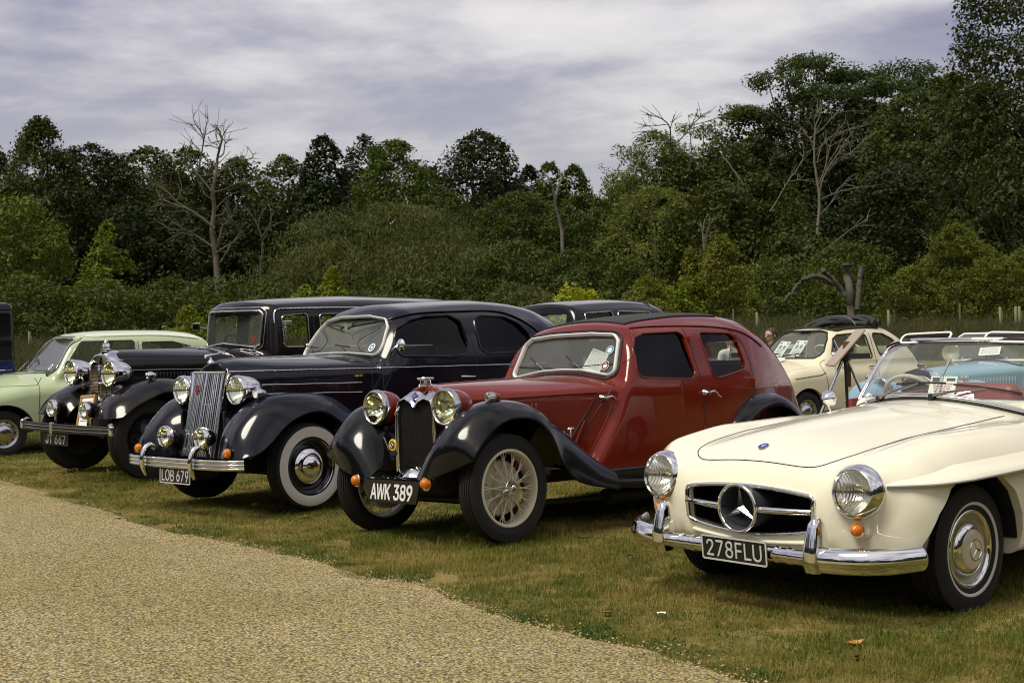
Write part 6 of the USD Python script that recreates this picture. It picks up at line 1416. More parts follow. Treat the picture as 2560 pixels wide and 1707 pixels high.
# ============================================================= black saloon with white-wall tyres
def build_black():
    car = thing('saloon_car', 'black vintage saloon with white-wall tyres and an upright chrome bar grille', 'car', (-2.171, 10.993, .02), 3.952, rx=.003, ry=.005)
    Tc = pc((-.80, 1.50), (-.95, 1.555), (-1.10, 1.592), (-1.3, 1.622), (-1.89, 1.658), (-2.30, 1.668), (-2.6, 1.655), (-2.95, 1.612), (-3.22, 1.535), (-3.40, 1.455), (-3.56, 1.36), (-3.80, 1.17), (-4.05, .92), (-4.25, .60))
    Wb = pc((-.75, .60), (-1.0, .67), (-1.5, .715), (-2.5, .72), (-2.9, .68), (-3.3, .60), (-3.7, .50), (-4.2, .38))
    bw = pc((.5, .205), (.3, .25), (0, .40), (-.4, .52), (-.85, .62), (-1.2, .66)); bt = pc((.55, 1.13), (.43, 1.163), (.30, 1.185), (.17, 1.196), (-.4, 1.196), (-.9, 1.20), (-1.3, 1.19))
    F0 = vintage_F(Tc, Wb, bt, bw, (-.905, 1.19, .68, .22), crown=.07, roof_k=.22, tum=(1.05, .42, .085), xf=.355, xc=-1.6, xr=-4.25, rake=.20, bk=.08, cornerk=.14, zl=.34)
    F = F0
    body = solid_body(F, (-4.4, -.86, .3), (.6, .86, 1.72), .018, .03, .034, lambda x, y, z: np.maximum(np.maximum(x + .98, -3.35 - x), .6 - z))
    fw = rounded([(-1.085, 1.30), (-1.145, 1.40), (-1.285, 1.475), (-1.466, 1.508), (-1.76, 1.512), (-1.867, 1.457), (-1.867, 1.224), (-1.81, 1.156), (-1.617, 1.147), (-1.11, 1.165), (-1.07, 1.20)], .05)
    rw = rounded([(-1.999, 1.361), (-2.03, 1.47), (-2.134, 1.504), (-2.431, 1.492), (-2.593, 1.43), (-2.70, 1.33), (-2.72, 1.22), (-2.66, 1.16), (-2.096, 1.155), (-2.01, 1.21)], .05)
    for w_ in (fw, rw): body -= prism(w_, 'y', -1, 1)
    ws = rounded([(-.52, 1.20), (-.515, 1.28), (-.47, 1.42), (-.40, 1.49), (-.2, 1.522), (.2, 1.522), (.40, 1.49), (.47, 1.42), (.515, 1.28), (.52, 1.20), (.48, 1.182), (.2, 1.205), (-.2, 1.205), (-.48, 1.182)], .05)
    body -= prism(ws, 'x', -1.7, -.6)
    back = rounded([(-.28, 1.24), (.28, 1.24), (.25, 1.38), (-.25, 1.38)], .07); body -= prism(back, 'x', -4.3, -3.2)
    bp = part(car, 'body', body, 'navy_paint', 40, F=F)
    window_set(car, bp, F, [fw, rw], 'navy_paint', 'window_glass', rim=.012)
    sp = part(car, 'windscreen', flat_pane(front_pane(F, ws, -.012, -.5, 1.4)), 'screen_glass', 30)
    part(sp, 'screen_frame', tube(on_front(F, densify(ws, .02), .004, -.4, 1.6), .020, 8, True, flat=.5, up=(1, 0, .6)), 'white_enamel', 60)
    def gap(pts, r=.0035, m='seal', nm='panel_gap', off=0, ss=(1, -1)):
        for s in ss: part(bp, nm, tube(on_side(F, densify(pts, .03, False), off, s), r, 6), m, 60)
    gap([(-1.897, 1.53), (-1.925, 1.28), (-1.937, 1.065), (-1.935, .45)])
    gap(spline([(-1.10, 1.42), (-.99, 1.30), (-.915, 1.12), (-.897, .87), (-.89, .45)], 30)); gap([(-.80, 1.08), (-.80, .5)])
    gap(spline([(-2.72, 1.36), (-2.80, 1.2), (-2.80, 1.0), (-2.7, .8)], 20))
    gap(spline([(-1.02, 1.42), (-1.20, 1.50), (-1.463, 1.540), (-1.976, 1.552), (-2.414, 1.540), (-2.64, 1.47), (-2.84, 1.355), (-2.95, 1.22)], 50), .009, 'navy_paint', 'rain_gutter', .006)
    gap([(x, 1.100 - .018 * (.4 - x)) for x in np.linspace(.34, -2.9, 40)], .006, 'chrome', 'trim_strip', .002)
    gap([(x, .985 - .024 * (.25 - x)) for x in np.linspace(.25, -.70, 20)], .006, 'chrome', 'trim_strip', .003)
    gap([(x, .912 - .030 * (.25 - x)) for x in np.linspace(.25, -.70, 20)], .006, 'chrome', 'trim_strip', .003)
    for s in (1, -1):
        h = on_side(F, [(-1.80, .965)], 0, s)[0]
        part(bp, 'door_handle', tube([h + [.07, s * .012, 0], h + [.04, s * .035, 0], h + [-.085, s * .03, -.004]], [.012, .012, .007], 8), 'chrome', 50)
        h = on_side(F, [(-.905, 1.10)], 0, s)[0]; part(bp, 'door_hinge', bx(h[0], h[1] + s * .005, h[2] - .01, .022, .025, .11, .008), 'dull_chrome', 50)
    h = on_side(F, [(-.70, 1.02)], 0, 1)[0]; part(bp, 'coachline_lettering', orient(text3('Made in England', .018, .002, width=.15), (-.12, 1, .0), h + [0, .002, 0], (-1, 0, 0)), 'yellow_enamel', 20)
    part(bp, 'bonnet_hinge', tube(on_top(F, densify([(.30, 0), (-.85, 0)], .05, False), .002), .006, 6), 'dull_chrome', 60)
    # --- grille: upright bars between two posts, leaning back, with a central rib
    gp = part(car, 'grille', man(np_loft([(.370, .212, 1.085), (.435, .218, .75), (.505, .222, .42)], .05)), 'seal', 30)
    def gpt(y, z, o=0.0): t = (1.09 - z) / .67; return (.392 + .142 * t + o - .30 * y * y, y * (1 + .05 * t), z)
    for k, y in enumerate(np.linspace(-.185, .185, 17)):
        r_ = .0068 if k % 4 else .0088
        z0 = .43 + .12 * max(0, 0)
        part(gp, 'grille_bar', tube([gpt(y, z, .010) for z in (1.08, .85, .63, .43)], r_, 6), 'chrome', 60)
    for s in (1, -1):
        part(gp, 'grille_post', tube([gpt(s * (.212 + .028 * max(0, (z - .95) / .14)), z, .004) for z in (1.09, 1.05, .98, .85, .63, .42)], [.030, .026, .021, .017, .013, .010], 10), 'chrome', 60)
    part(gp, 'grille_rib', tube([gpt(0, z, .020) for z in (1.09, .85, .63, .43)], [.008, .012, .012, .009], 8), 'chrome', 60)
    part(gp, 'grille_crown', tube([gpt(y, 1.092, .012) for y in np.linspace(-.225, .225, 15)], .012, 8), 'chrome', 60)
    part(gp, 'cross_bar', tube([gpt(.03, .84, .02), gpt(.13, .84, .02)], .004, 6), 'chrome', 60)
    bd = part(gp, 'grille_badge', orient(prism([(-.024, .03), (.024, .03), (.026, -.01), (0, -.045), (-.026, -.01)], 'z', 0, .01), (1, 0, .2), gpt(-.09, .96, .022), (0, 1, 0)), 'dull_chrome', 30)
    part(bd, 'badge_shield', orient(prism([(-.017, .023), (.017, .023), (.019, -.008), (0, -.034), (-.019, -.008)], 'z', .0, .013), (1, 0, .2), gpt(-.09, .96, .022), (0, 1, 0)), 'red_enamel', 30)
    part(gp, 'starter_ring', tube([np.array(gpt(.0, .53, .035)) + [0, .02 * math.cos(t), .035 * math.sin(t)] for t in np.linspace(0, 6.28, 20, endpoint=False)], .0045, 6, True), 'seal', 60)
    mp = part(car, 'bonnet_mascot', tube(spline([(.43, 0, 1.215), (.40, 0, 1.226), (.34, 0, 1.236), (.27, 0, 1.25), (.24, 0, 1.262)], 16), [.008, .016, .018, .016, .014, .013, .012, .011, .010, .009, .008, .008, .007, .006, .005, .004], 8, flat=.8), 'chrome', 50)
    part(mp, 'mascot_stem', lathe([(0, .03), (.012, .022), (.03, .010), (.05, .010)], 'z', 16, (.375, 0, 1.172)), 'chrome', 50)
    # --- wings
    R = [
        [(.47, .22, .43), (.53, .30, .43), (.595, .40, .435), (.64, .52, .44), (.655, .63, .44), (.64, .73, .445), (.600, .812, .452)],
        [(.44, .22, .52), (.50, .30, .54), (.565, .40, .56), (.605, .52, .575), (.615, .63, .575), (.58, .74, .555), (.515, .825, .485)],
        [(.38, .22, .62), (.43, .29, .67), (.48, .39, .71), (.505, .51, .735), (.50, .63, .735), (.46, .745, .69), (.39, .832, .575)],
        [(.28, .24, .70), (.31, .31, .77), (.335, .40, .82), (.345, .51, .855), (.34, .63, .856), (.32, .75, .80), (.275, .838, .675)],
        [(.12, .30, .72), (.13, .36, .80), (.135, .44, .86), (.135, .53, .895), (.13, .64, .901), (.125, .755, .853), (.11, .842, .75)],
        [(-.08, .36, .70), (-.08, .42, .78), (-.085, .49, .85), (-.088, .57, .89), (-.09, .65, .899), (-.085, .76, .86), (-.07, .842, .765)],
        [(-.26, .42, .66), (-.26, .47, .73), (-.26, .53, .80), (-.26, .60, .852), (-.258, .67, .864), (-.25, .77, .81), (-.225, .838, .695)],
        [(-.43, .50, .58), (-.43, .53, .64), (-.43, .58, .70), (-.43, .64, .755), (-.43, .70, .768), (-.40, .78, .70), (-.345, .832, .585)],
        [(-.60, .56, .48), (-.60, .585, .53), (-.60, .62, .58), (-.60, .67, .625), (-.60, .72, .635), (-.55, .79, .57), (-.44, .83, .43)],
        [(-.80, .60, .38), (-.80, .615, .41), (-.80, .65, .44), (-.80, .69, .46), (-.80, .735, .463), (-.78, .79, .42), (-.72, .83, .33)],
        [(-1.0, .60, .35), (-1.0, .62, .365), (-1.0, .65, .378), (-1.0, .70, .385), (-1.0, .74, .385), (-1.0, .79, .365), (-1.0, .83, .30)]]
    wing(car, R, 'navy_paint', 80, 44)
    for s in (1, -1):
        part(car, 'wing_bead', tube(spline([r_[6] for r_ in R], 60) * [1, s, 1], .009, 6), 'navy_paint', 60)
        part(car, 'running_board', bx(-1.75, s * .74, .33, 1.6, .2, .05, .02), 'navy_paint', 50)
        part(car, 'lower_panel', bx(-1.75, s * .655, .42, 1.7, .06, .18, .02), 'navy_paint', 50)
        cx, cz = -2.95, .36; rows = []
        for t in np.radians(np.linspace(-8, 200, 18)):
            f = lambda rr, y_: (cx + rr * math.cos(t) * 1.08, y_ * s, cz + rr * math.sin(t))
            rows.append([f(.52, .5), f(.54, .62), f(.53, .72), f(.50, .80), f(.45, .84), f(.40, .845)])
        part(car, 'rear_wing', patch(np.array(rows) if s < 0 else np.array(rows)[:, ::-1], 50, 22, .012), 'navy_paint', 50)
        part(bp, 'inner_valance', bx(.10, s * .30, .62, .75, .03, .34, .01), 'navy_paint', 40)
        # lamps
        hp = headlamp(car, (.40, s * .385, .952), (1, .03 * s, 0), .115, .24, 'chrome', 'chrome', rimw=.013, lens='window_glass', refl='ribbed_reflector', tail=1.1)
        part(hp, 'lamp_stem', tube([(.27, s * .39, .86), (.27, s * .40, .78)], .025, 8), 'navy_paint', 50)
        q = headlamp(car, (.655, s * .262, .592), (1, 0, 0), .082, .12, 'black_paint', 'chrome', rimw=.010, lens='window_glass', refl='amber_reflector', name='spot_lamp')
        part(q, 'blue_boss', orient(lathe([(.0, .0001), (.0, .017), (.012, .012), (.016, .0001)], 'z', 14), (1, 0, 0), (.660, s * .262, .592), (0, 0, 1)), 'blue_enamel', 50)
        part(q, 'lamp_stem', tube([(.62, s * .262, .51), (.60, s * .262, .44)], .012, 8), 'seal', 50)
        sl = headlamp(car, (.335, s * .565, .925), (1, 0, 0), .036, .09, 'dull_chrome', 'chrome', rimw=.006, lens='paper', name='side_light')
        part(sl, 'lamp_foot', bx(.29, s * .565, .885, .06, .03, .04, .01), 'navy_paint', 50)
        ip = indicator(car, (.660, s * .632, .488), (1, 0, 0), .037, .05, 'black_paint')
        part(ip, 'lamp_bracket', bx(.62, s * .632, .46, .03, .05, .06, .01), 'seal', 40)
    # --- bumper with two ribs
    P = spline([(.775, 0), (.77, .3), (.745, .55), (.69, .72), (.63, .785)], 60); P = np.vstack([(P * [1, -1])[::-1], P[1:]]); P = np.column_stack([P, np.full(len(P), .402)])
    pr = []
    for k, zc_ in enumerate((.028, 0, -.028)):
        pr += [(.012 + .016 * math.cos(t), zc_ + .0135 * math.sin(t)) for t in np.linspace(1.45, -1.45, 7)]
    pr = pr + [(-.008, -.036), (-.008, .036)]
    bmp = part(car, 'bumper', sweep(P, pr, (0, 0, 1)), 'chrome', 40)
    for s in (1, -1):
        part(bmp, 'overrider', tube(spline([(.70, s * .345, .50), (.735, s * .345, .525), (.775, s * .345, .512), (.805, s * .345, .46), (.815, s * .345, .40), (.80, s * .345, .33), (.785, s * .345, .29)], 24), np.r_[np.linspace(.022, .027, 8), np.full(10, .027), np.linspace(.026, .014, 6)], 12, flat=.8), 'chrome', 60)
    plate(car, (.785, .075, .305), (1, 0, .05), .43, .125, 'LOB 679', .088, tw=.375)
    # --- wheels
    def wheel(x, y, s):
        c = np.array((x, y, .338))
        w = part(car, 'wheel', move(fixside(lathe([(-.03, .0001), (-.03, .2), (.02, .195), (.045, .205), (.062, .222), (.066, .218), (.05, .19), (.03, .182), (.02, .16), (.035, .13), (.035, .0001)], 'y', 56), s), c), 'black_paint', 40)
        part(w, 'tyre', move(tyre_mesh(.342, .215, .165, 5), c), 'rubber', 40)
        a = [(.0755, .232), (.082, .245), (.0865, .262), (.0865, .285), (.0835, .303), (.079, .312), (.075, .311)]
        part(w, 'white_wall', move(fixside(lathe(a, 'y', 72), s), c), 'white_rubber', 60)
        for r_ in (.218, .204, .190): part(w, 'trim_ring', move(fixside(lathe([(.03 + (r_ - .18) * .95, r_ - .003), (.036 + (r_ - .18) * .95, r_), (.03 + (r_ - .18) * .95, r_ + .003)], 'y', 64), s), c), 'chrome', 60)
        part(w, 'hubcap', move(fixside(lathe([(.02, .152), (.040, .150), (.058, .135), (.070, .110), (.076, .095), (.074, .088), (.088, .080), (.104, .055), (.112, .025), (.114, .0001)], 'y', 56), s), c), 'chrome', 60)
    for s in (1, -1): wheel(0, s * .715, s); wheel(-2.95, s * .715, s)
    ch = part(car, 'chassis', join(bx(-1.6, .34, .36, 3.9, .08, .12), bx(-1.6, -.34, .36, 3.9, .08, .12), bx(-2.0, 0, .40, 2.8, 1.1, .05), bx(-.2, 0, .42, .9, .5, .3, .05)), 'dark_iron', 30)
    part(ch, 'front_axle', tube([(0, -.62, .33), (0, -.4, .27), (0, .4, .27), (0, .62, .33)], .03, 8), 'dark_iron', 50)
    # --- mirror, wipers, cabin
    for s in (1,):
        m0 = np.array((-.965, .80, 1.262))
        mp = part(car, 'door_mirror', orient(lathe([(-.028, .0001), (-.026, .02), (-.015, .044), (0, .055), (.006, .055), (.006, .0001)], 'z', 28), (-1, .1, 0), m0, (0, 0, 1)), 'chrome', 50)
        part(mp, 'mirror_arm', tube(spline([(-.90, .69, 1.10), (-.905, .73, 1.18), (-.92, .765, 1.24), (-.955, .80, 1.262)], 14), .008, 6), 'dull_chrome', 50)
    part(car, 'rear_view_mirror', orient(lathe([(-.02, .0001), (-.015, .03), (0, .04), (.004, .04), (.005, .0001)], 'z', 24), (1, .3, 0), (-1.15, 0, 1.445), (0, 0, 1)), 'dull_chrome', 50)
    for y0 in (-.28, .18):
        a = on_front(F, [(y0, 1.225)], .012, -.4, 1.4)[0]; b = a + [-.03, -.12, .045]
        p = part(car, 'wiper', tube([a + [.01, 0, -.02], b + [.01, 0, 0]], .006, 6), 'seal', 50); part(p, 'wiper_blade', tube([b + [0, -.10, .01], b + [.0, .10, -.01]], .006, 6), 'seal', 50)
    a = on_front(F, [(.40, 1.25)], -.006, -.4, 1.6)[0]; st = part(sp, 'sticker', orient(lathe([(0, .0001), (0, .04), (.002, .04), (.002, .0001)], 'z', 20), (1, 0, .65), a, (0, 1, 0)), 'paper', 30)
    part(st, 'sticker_print', orient(lathe([(.0022, .012), (.003, .028), (.0022, .03)], 'z', 20), (1, 0, .65), a, (0, 1, 0)), 'blue_ink', 30)
    steering_wheel(car, (-1.38, -.33, 1.16), .21, (-.85, 0, .5), 'wood', 3, .013)
    part(car, 'dashboard', bx(-1.15, 0, 1.05, .12, 1.15, .18, .05), 'wood', 50)
    for y_ in (-.30, .30): seat(car, -2.0, y_, .66, .55, 'brown_leather', .5)
    seat(car, -2.85, 0, .66, 1.1, 'brown_leather', .5)
    part(car, 'cabin_floor', bx(-2.2, 0, .58, 2.6, 1.25, .03), 'dark_cloth')
    return car

def np_loft(st, d):
    """Wedge behind the grille bars: stations (x, half width, z)."""
    v = []; f = []
    for x, w, z in st: v += [(x, -w, z), (x, w, z), (x - d, w, z), (x - d, -w, z)]
    n = len(st)
    for i in range(n - 1):
        for j in range(4):
            a, b = i * 4 + j, i * 4 + (j + 1) % 4; f += [(a, b, b + 4), (a, b + 4, a + 4)]
    f += [(0, 2, 1), (0, 3, 2)]; e = (n - 1) * 4; f += [(e, e + 1, e + 2), (e, e + 2, e + 3)]
    return fix((np.array(v, float), np.array(f)))

# ============================================================= tall black limousine
def build_limousine():
    car = thing('limousine', 'tall black vintage limousine with large chrome headlights and upright windscreen', 'car', (-4.025, 13.235, .08), 3.934, rx=-.013, ry=-.015)
    Tc = pc((-1.10, 1.60), (-1.22, 1.68), (-1.35, 1.718), (-2.06, 1.785), (-2.9, 1.822), (-4.05, 1.815), (-4.5, 1.77), (-4.75, 1.6), (-4.85, 1.3), (-4.9, .6))
    Wb = pc((-1.2, .60), (-1.6, .68), (-2.5, .73), (-4.0, .73), (-4.8, .64))
    bt = pc((.1, 1.215), (0, 1.225), (-.3, 1.236), (-1.4, 1.245)); bw = pc((.1, .21), (-.4, .32), (-.9, .45), (-1.4, .58))
    F = vintage_F(Tc, Wb, bt, bw, (-1.33, 1.25, .10, .42), crown=.045, roof_k=.12, tum=(1.1, .5, .05), xf=.03, xc=-1.9, xr=-4.85, bk=.07, zl=.45, cornerk=.09)
    body = solid_body(F, (-4.95, -.85, .4), (.1, .85, 1.86), .018, .035, .034, lambda x, y, z: np.maximum(np.maximum(x + 1.42, -4.7 - x), .7 - z))
    fw = rounded([(-1.62, 1.25), (-1.61, 1.575), (-1.93, 1.605), (-1.93, 1.25)], .04); mw = rounded([(-2.08, 1.25), (-2.08, 1.60), (-2.95, 1.61), (-2.95, 1.25)], .04); rw = rounded([(-3.1, 1.25), (-3.1, 1.61), (-4.0, 1.60), (-4.0, 1.25)], .04)
    for w_ in (fw, mw, rw): body -= prism(w_, 'y', -1, 1)
    ws = rounded([(-.50, 1.275), (-.505, 1.60), (-.46, 1.63), (.46, 1.63), (.505, 1.60), (.50, 1.275), (.45, 1.25), (0, 1.285), (-.45, 1.25)], .03); body -= prism(ws, 'x', -1.8, -1.1)
    back = rounded([(-.4, 1.3), (.4, 1.3), (.4, 1.55), (-.4, 1.55)], .05); body -= prism(back, 'x', -5, -4.5)
    bp = part(car, 'body', body, 'brown_black_paint', 40, F=F)
    window_set(car, bp, F, [fw, mw, rw], 'dull_chrome', 'window_glass', rim=.006)
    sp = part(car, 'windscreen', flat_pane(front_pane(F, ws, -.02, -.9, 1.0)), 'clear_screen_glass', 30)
    q = on_front(F, densify(ws, .02), .006, -.9, 1.0)
    part(sp, 'screen_frame', tube(q, .012, 8, True), 'chrome', 60)
    q2 = on_front(F, densify(np.array(Polygon(ws).buffer(.035).exterior.coords)[:-1], .02), .004, -.9, 1.0); part(sp, 'screen_frame', tube(q2, .007, 6, True), 'dull_chrome', 60)
    def gap(pts, r=.004, m='seal', nm='panel_gap', off=0):
        for s in (1, -1): part(bp, nm, tube(on_side(F, densify(pts, .03, False), off, s), r, 6), m, 60)
    gap(spline([(-1.53, 1.50), (-1.535, 1.58), (-1.56, 1.63), (-1.64, 1.648), (-2.2, 1.665), (-3.2, 1.675), (-4.2, 1.66)], 50), .010, 'chrome', 'rain_gutter', .006)
    for x_ in (-2.0, -3.03): gap([(x_, 1.62), (x_, .6)])
    gap([(x, 1.032) for x in np.linspace(.0, -1.4, 20)], .006, 'dull_chrome', 'bonnet_crease', .002)
    for s in (1, -1):
        for k in range(26):
            x_ = -.30 - k * .034; q = on_side(F, [(x_, .93), (x_, .94), (x_, .995), (x_, 1.005)], .003, s); part(bp, 'louvre', tube(q, [.003, .010, .010, .003], 5), 'brown_black_paint', 60)
    part(bp, 'scuttle_trim', tube(on_top(F, [(-1.0 - .55 * a * a, a) for a in np.linspace(-.5, .5, 24)], .003), .008, 6), 'chrome', 60)
    # radiator: chrome surround, centre strip, dark shutters
    rad = rounded([(-.215, .60), (.215, .60), (.215, 1.09), (.15, 1.16), (.05, 1.195), (-.05, 1.195), (-.15, 1.16), (-.215, 1.09)], .02); op = rounded([(-.19, .62), (.19, .62), (.19, 1.075), (.13, 1.12), (.03, 1.10), (0, 1.085), (-.03, 1.10), (-.13, 1.12), (-.19, 1.075)], .012)
    rp = part(car, 'radiator_shell', prism(rad, 'x', -.02, .12) - prism(op, 'x', .08, .2), 'chrome', 30)
    for zz in np.arange(.63, 1.10, .0145): part(rp, 'radiator_slat', bx(.085, 0, zz, .012, .37, .006), 'dark_iron', False)
    part(rp, 'radiator_core', bx(.076, 0, .86, .006, .37, .50), 'seal')
    part(rp, 'centre_strip', tube([(.112, 0, .62), (.112, 0, 1.10)], .008, 8), 'chrome', 60)
    part(rp, 'radiator_top', patch(np.array([[(.12, -.2, 1.10), (.125, -.1, 1.175), (.128, 0, 1.19), (.125, .1, 1.175), (.12, .2, 1.10)], [(.04, -.21, 1.125), (.04, -.1, 1.205), (.04, 0, 1.222), (.04, .1, 1.205), (.04, .21, 1.125)], [(-.04, -.215, 1.13), (-.04, -.1, 1.212), (-.04, 0, 1.23), (-.04, .1, 1.212), (-.04, .215, 1.13)]])[:, ::-1], 16, 24, .01), 'chrome', 50)
    part(rp, 'radiator_badge', prism([(-.02, 1.165), (.02, 1.165), (.02, 1.11), (0, 1.09), (-.02, 1.11)], 'x', .125, .137), 'seal', 30)
    part(rp, 'radiator_cap', lathe([(0, .05), (.012, .054), (.03, .05), (.034, .03), (.045, .03), (.05, .045), (.075, .04), (.085, .02), (.10, .022), (.115, .012), (.118, .0001)], 'z', 24, (.05, 0, 1.215)), 'chrome', 40)
    R = [
        [(.34, .22, .56), (.37, .32, .575), (.40, .44, .585), (.415, .55, .585), (.415, .66, .585), (.39, .76, .59), (.335, .835, .60)],
        [(.30, .22, .63), (.33, .31, .665), (.36, .43, .69), (.37, .55, .70), (.365, .66, .69), (.34, .765, .66), (.295, .84, .635)],
        [(.20, .23, .70), (.23, .31, .755), (.25, .42, .79), (.255, .54, .805), (.25, .66, .79), (.235, .77, .745), (.20, .845, .70)],
        [(.05, .26, .74), (.06, .34, .82), (.065, .44, .875), (.065, .55, .893), (.06, .66, .88), (.055, .775, .83), (.04, .85, .775)],
        [(-.13, .30, .76), (-.13, .38, .85), (-.135, .47, .92), (-.137, .57, .943), (-.138, .67, .935), (-.12, .78, .885), (-.10, .852, .825)],
        [(-.32, .36, .73), (-.325, .43, .82), (-.33, .51, .90), (-.335, .60, .933), (-.335, .68, .925), (-.30, .785, .87), (-.26, .852, .80)],
        [(-.52, .44, .62), (-.53, .49, .71), (-.54, .56, .79), (-.55, .63, .832), (-.55, .70, .82), (-.50, .79, .755), (-.40, .85, .66)],
        [(-.78, .52, .50), (-.79, .56, .57), (-.80, .61, .63), (-.81, .66, .66), (-.81, .72, .645), (-.75, .80, .575), (-.58, .848, .46)],
        [(-1.1, .58, .42), (-1.1, .60, .46), (-1.1, .64, .49), (-1.1, .69, .50), (-1.1, .74, .49), (-1.05, .80, .44), (-.95, .848, .36)]]
    wing(car, R, 'brown_black_paint', 70, 36)
    for s in (1, -1):
        part(car, 'wing_bead', tube(spline([r_[6] for r_ in R], 60) * [1, s, 1], .009, 6), 'brown_black_paint', 60)
        part(car, 'running_board', bx(-2.3, s * .74, .40, 2.7, .22, .05, .02), 'brown_black_paint', 50); part(car, 'lower_panel', bx(-2.3, s * .66, .48, 2.7, .06, .2, .02), 'brown_black_paint', 50)
        hp = headlamp(car, (.225, s * .382, 1.008), (1, .02 * s, 0), .128, .25, 'chrome', 'chrome', rimw=.014, lens='window_glass', refl='amber_reflector', tail=1.0)
        part(hp, 'lamp_stem', tube([(.10, s * .38, .89), (.10, s * .37, .70)], .022, 8), 'dull_chrome', 50)
        q = headlamp(car, (.46, s * .328, .66), (1, .0, 0), .082, .15, 'black_paint', 'chrome', rimw=.010, lens='window_glass', refl='ribbed_reflector', name='fog_lamp', tail=1.1); part(q, 'lamp_stem', tube([(.42, s * .328, .58), (.42, s * .328, .50)], .014, 8), 'dull_chrome', 50)
        sl = headlamp(car, (-.06, s * .63, .985), (1, 0, 0), .034, .08, 'chrome', 'chrome', rimw=.006, lens='window_glass', name='side_light'); part(sl, 'lamp_foot', tube([(-.10, s * .63, .96), (-.10, s * .63, .92)], .014, 8), 'chrome', 50)
        mr = part(car, 'door_mirror', bx(-1.52, s * .86, 1.475, .02, .14, .085, .008), 'chrome', 40); part(mr, 'mirror_arm', tube([(-1.53, s * .80, 1.47), (-1.55, s * .68, 1.45)], .008, 6), 'chrome', 50)
        cx, cz = -3.4, .42; rows = []
        for t in np.radians(np.linspace(-8, 200, 16)):
            f = lambda rr, y_: (cx + rr * math.cos(t) * 1.05, y_ * s, cz + rr * math.sin(t)); rows.append([f(.52, .5), f(.54, .64), f(.53, .74), f(.49, .82), f(.44, .85)])
        part(car, 'rear_wing', patch(np.array(rows) if s < 0 else np.array(rows)[:, ::-1], 40, 18, .012), 'brown_black_paint', 50)
    part(car, 'lamp_bar', tube(spline([(.10, -.38, .87), (.13, -.2, .90), (.14, 0, .905), (.13, .2, .90), (.10, .38, .87)], 24), .012, 8), 'chrome', 50)
    P = spline([(.62, 0), (.60, .4), (.545, .75), (.47, .90)], 40); P = np.vstack([(P * [1, -1])[::-1], P[1:]]); P = np.column_stack([P, np.full(len(P), .487)])
    pr = []
    for zc_ in (.030, 0, -.030): pr += [(.008 + .008 * math.cos(t), zc_ + .0125 * math.sin(t)) for t in np.linspace(1.5, -1.5, 6)]
    pr += [(-.006, -.042), (-.006, .042)]
    bm = part(car, 'bumper', sweep(P, pr, (0, 0, 1)), 'dark_iron', 30)
    for zc_ in (.015, -.015): part(bm, 'bumper_strip', tube(P + [.018, 0, zc_], .004, 6), 'chrome', 60)
    for s in (1, -1): part(bm, 'bumper_cap', bx(.49, s * .90, .487, .05, .05, .10, .02), 'chrome', 50); part(bm, 'bumper_bolt', lathe([(0, .03), (.012, .03), (.025, .0001)], 'z', 16, (.47, s * .86, .533)), 'chrome', 50)
    part(bm, 'bumper_clamp', bx(.626, .0, .487, .03, .05, .11, .006), 'dull_chrome', 40)
    plate(car, (.56, -.055, .372), (1, 0, 0), .50, .115, 'JT 667', .085, 'dark_iron', 'plate_silver', None, tw=.40)
    def wheel(x, y, s):
        c = np.array((x, y, .385))
        w = part(car, 'wheel', move(fixside(lathe([(-.03, .0001), (-.03, .24), (.05, .25), (.06, .24), (.03, .22), (.04, .15), (.06, .12), (.075, .05), (.08, .0001)], 'y', 44), s), c), 'brown_black_paint', 40); part(w, 'tyre', move(tyre_mesh(.388, .245, .17, 6), c), 'rubber', 40)
        part(w, 'hubcap', move(fixside(lathe([(.06, .10), (.085, .09), (.10, .05), (.105, .0001)], 'y', 32), s), c), 'dull_chrome', 50)
    for s in (1, -1): wheel(0, s * .69, s); wheel(-3.4, s * .70, s)
    part(car, 'chassis', join(bx(-1.8, .36, .45, 4.2, .08, .12), bx(-1.8, -.36, .45, 4.2, .08, .12), bx(-2.4, 0, .50, 3.2, 1.1, .05), bx(-.3, 0, .52, .9, .5, .3, .05)), 'dark_iron', 30)
    steering_wheel(car, (-1.72, -.30, 1.20), .22, (-.8, 0, .55), 'seal', 4, .014)
    part(car, 'dashboard', bx(-1.52, 0, 1.1, .10, 1.1, .2, .04), 'wood', 50)
    seat(car, -2.35, 0, .75, 1.15, 'brown_leather', .42); seat(car, -3.9, 0, .75, 1.15, 'brown_leather', .42); part(car, 'cabin_floor', bx(-3.0, 0, .68, 3.2, 1.25, .03), 'dark_cloth')
    a = on_front(F, [(.40, 1.33)], -.015, -.9, 1.0)[0]; part(sp, 'sticker', orient(lathe([(0, .0001), (0, .035), (.002, .035), (.002, .0001)], 'z', 18), (1, 0, .1), a, (0, 1, 0)), 'red_leather', 30)
    for y0 in (-.2, .2): p = part(car, 'wiper', tube([on_front(F, [(y0, 1.64)], .012, -.9, 1.0)[0], on_front(F, [(y0 - .17, 1.545)], .016, -.9, 1.0)[0]], .006, 6), 'seal', 50)
    # framed certificate resting on the bumper apron
    M = pose_of(car); W = lambda m: ((np.column_stack([arr(m)[0], np.ones(len(arr(m)[0]))]) @ M)[:, :3], arr(m)[1])
    t = thing('framed_certificate', 'wooden framed certificate standing in front of the limousine radiator', 'picture frame')
    O = lambda m: W(orient(m, (1, .10, .25), (.33, .12, .635), (0, 1, .1)))
    fr = join(bx(0, .155, 0, .24, .022, .022), bx(0, -.155, 0, .24, .022, .022), bx(.109, 0, 0, .022, .288, .022), bx(-.109, 0, 0, .022, .288, .022))
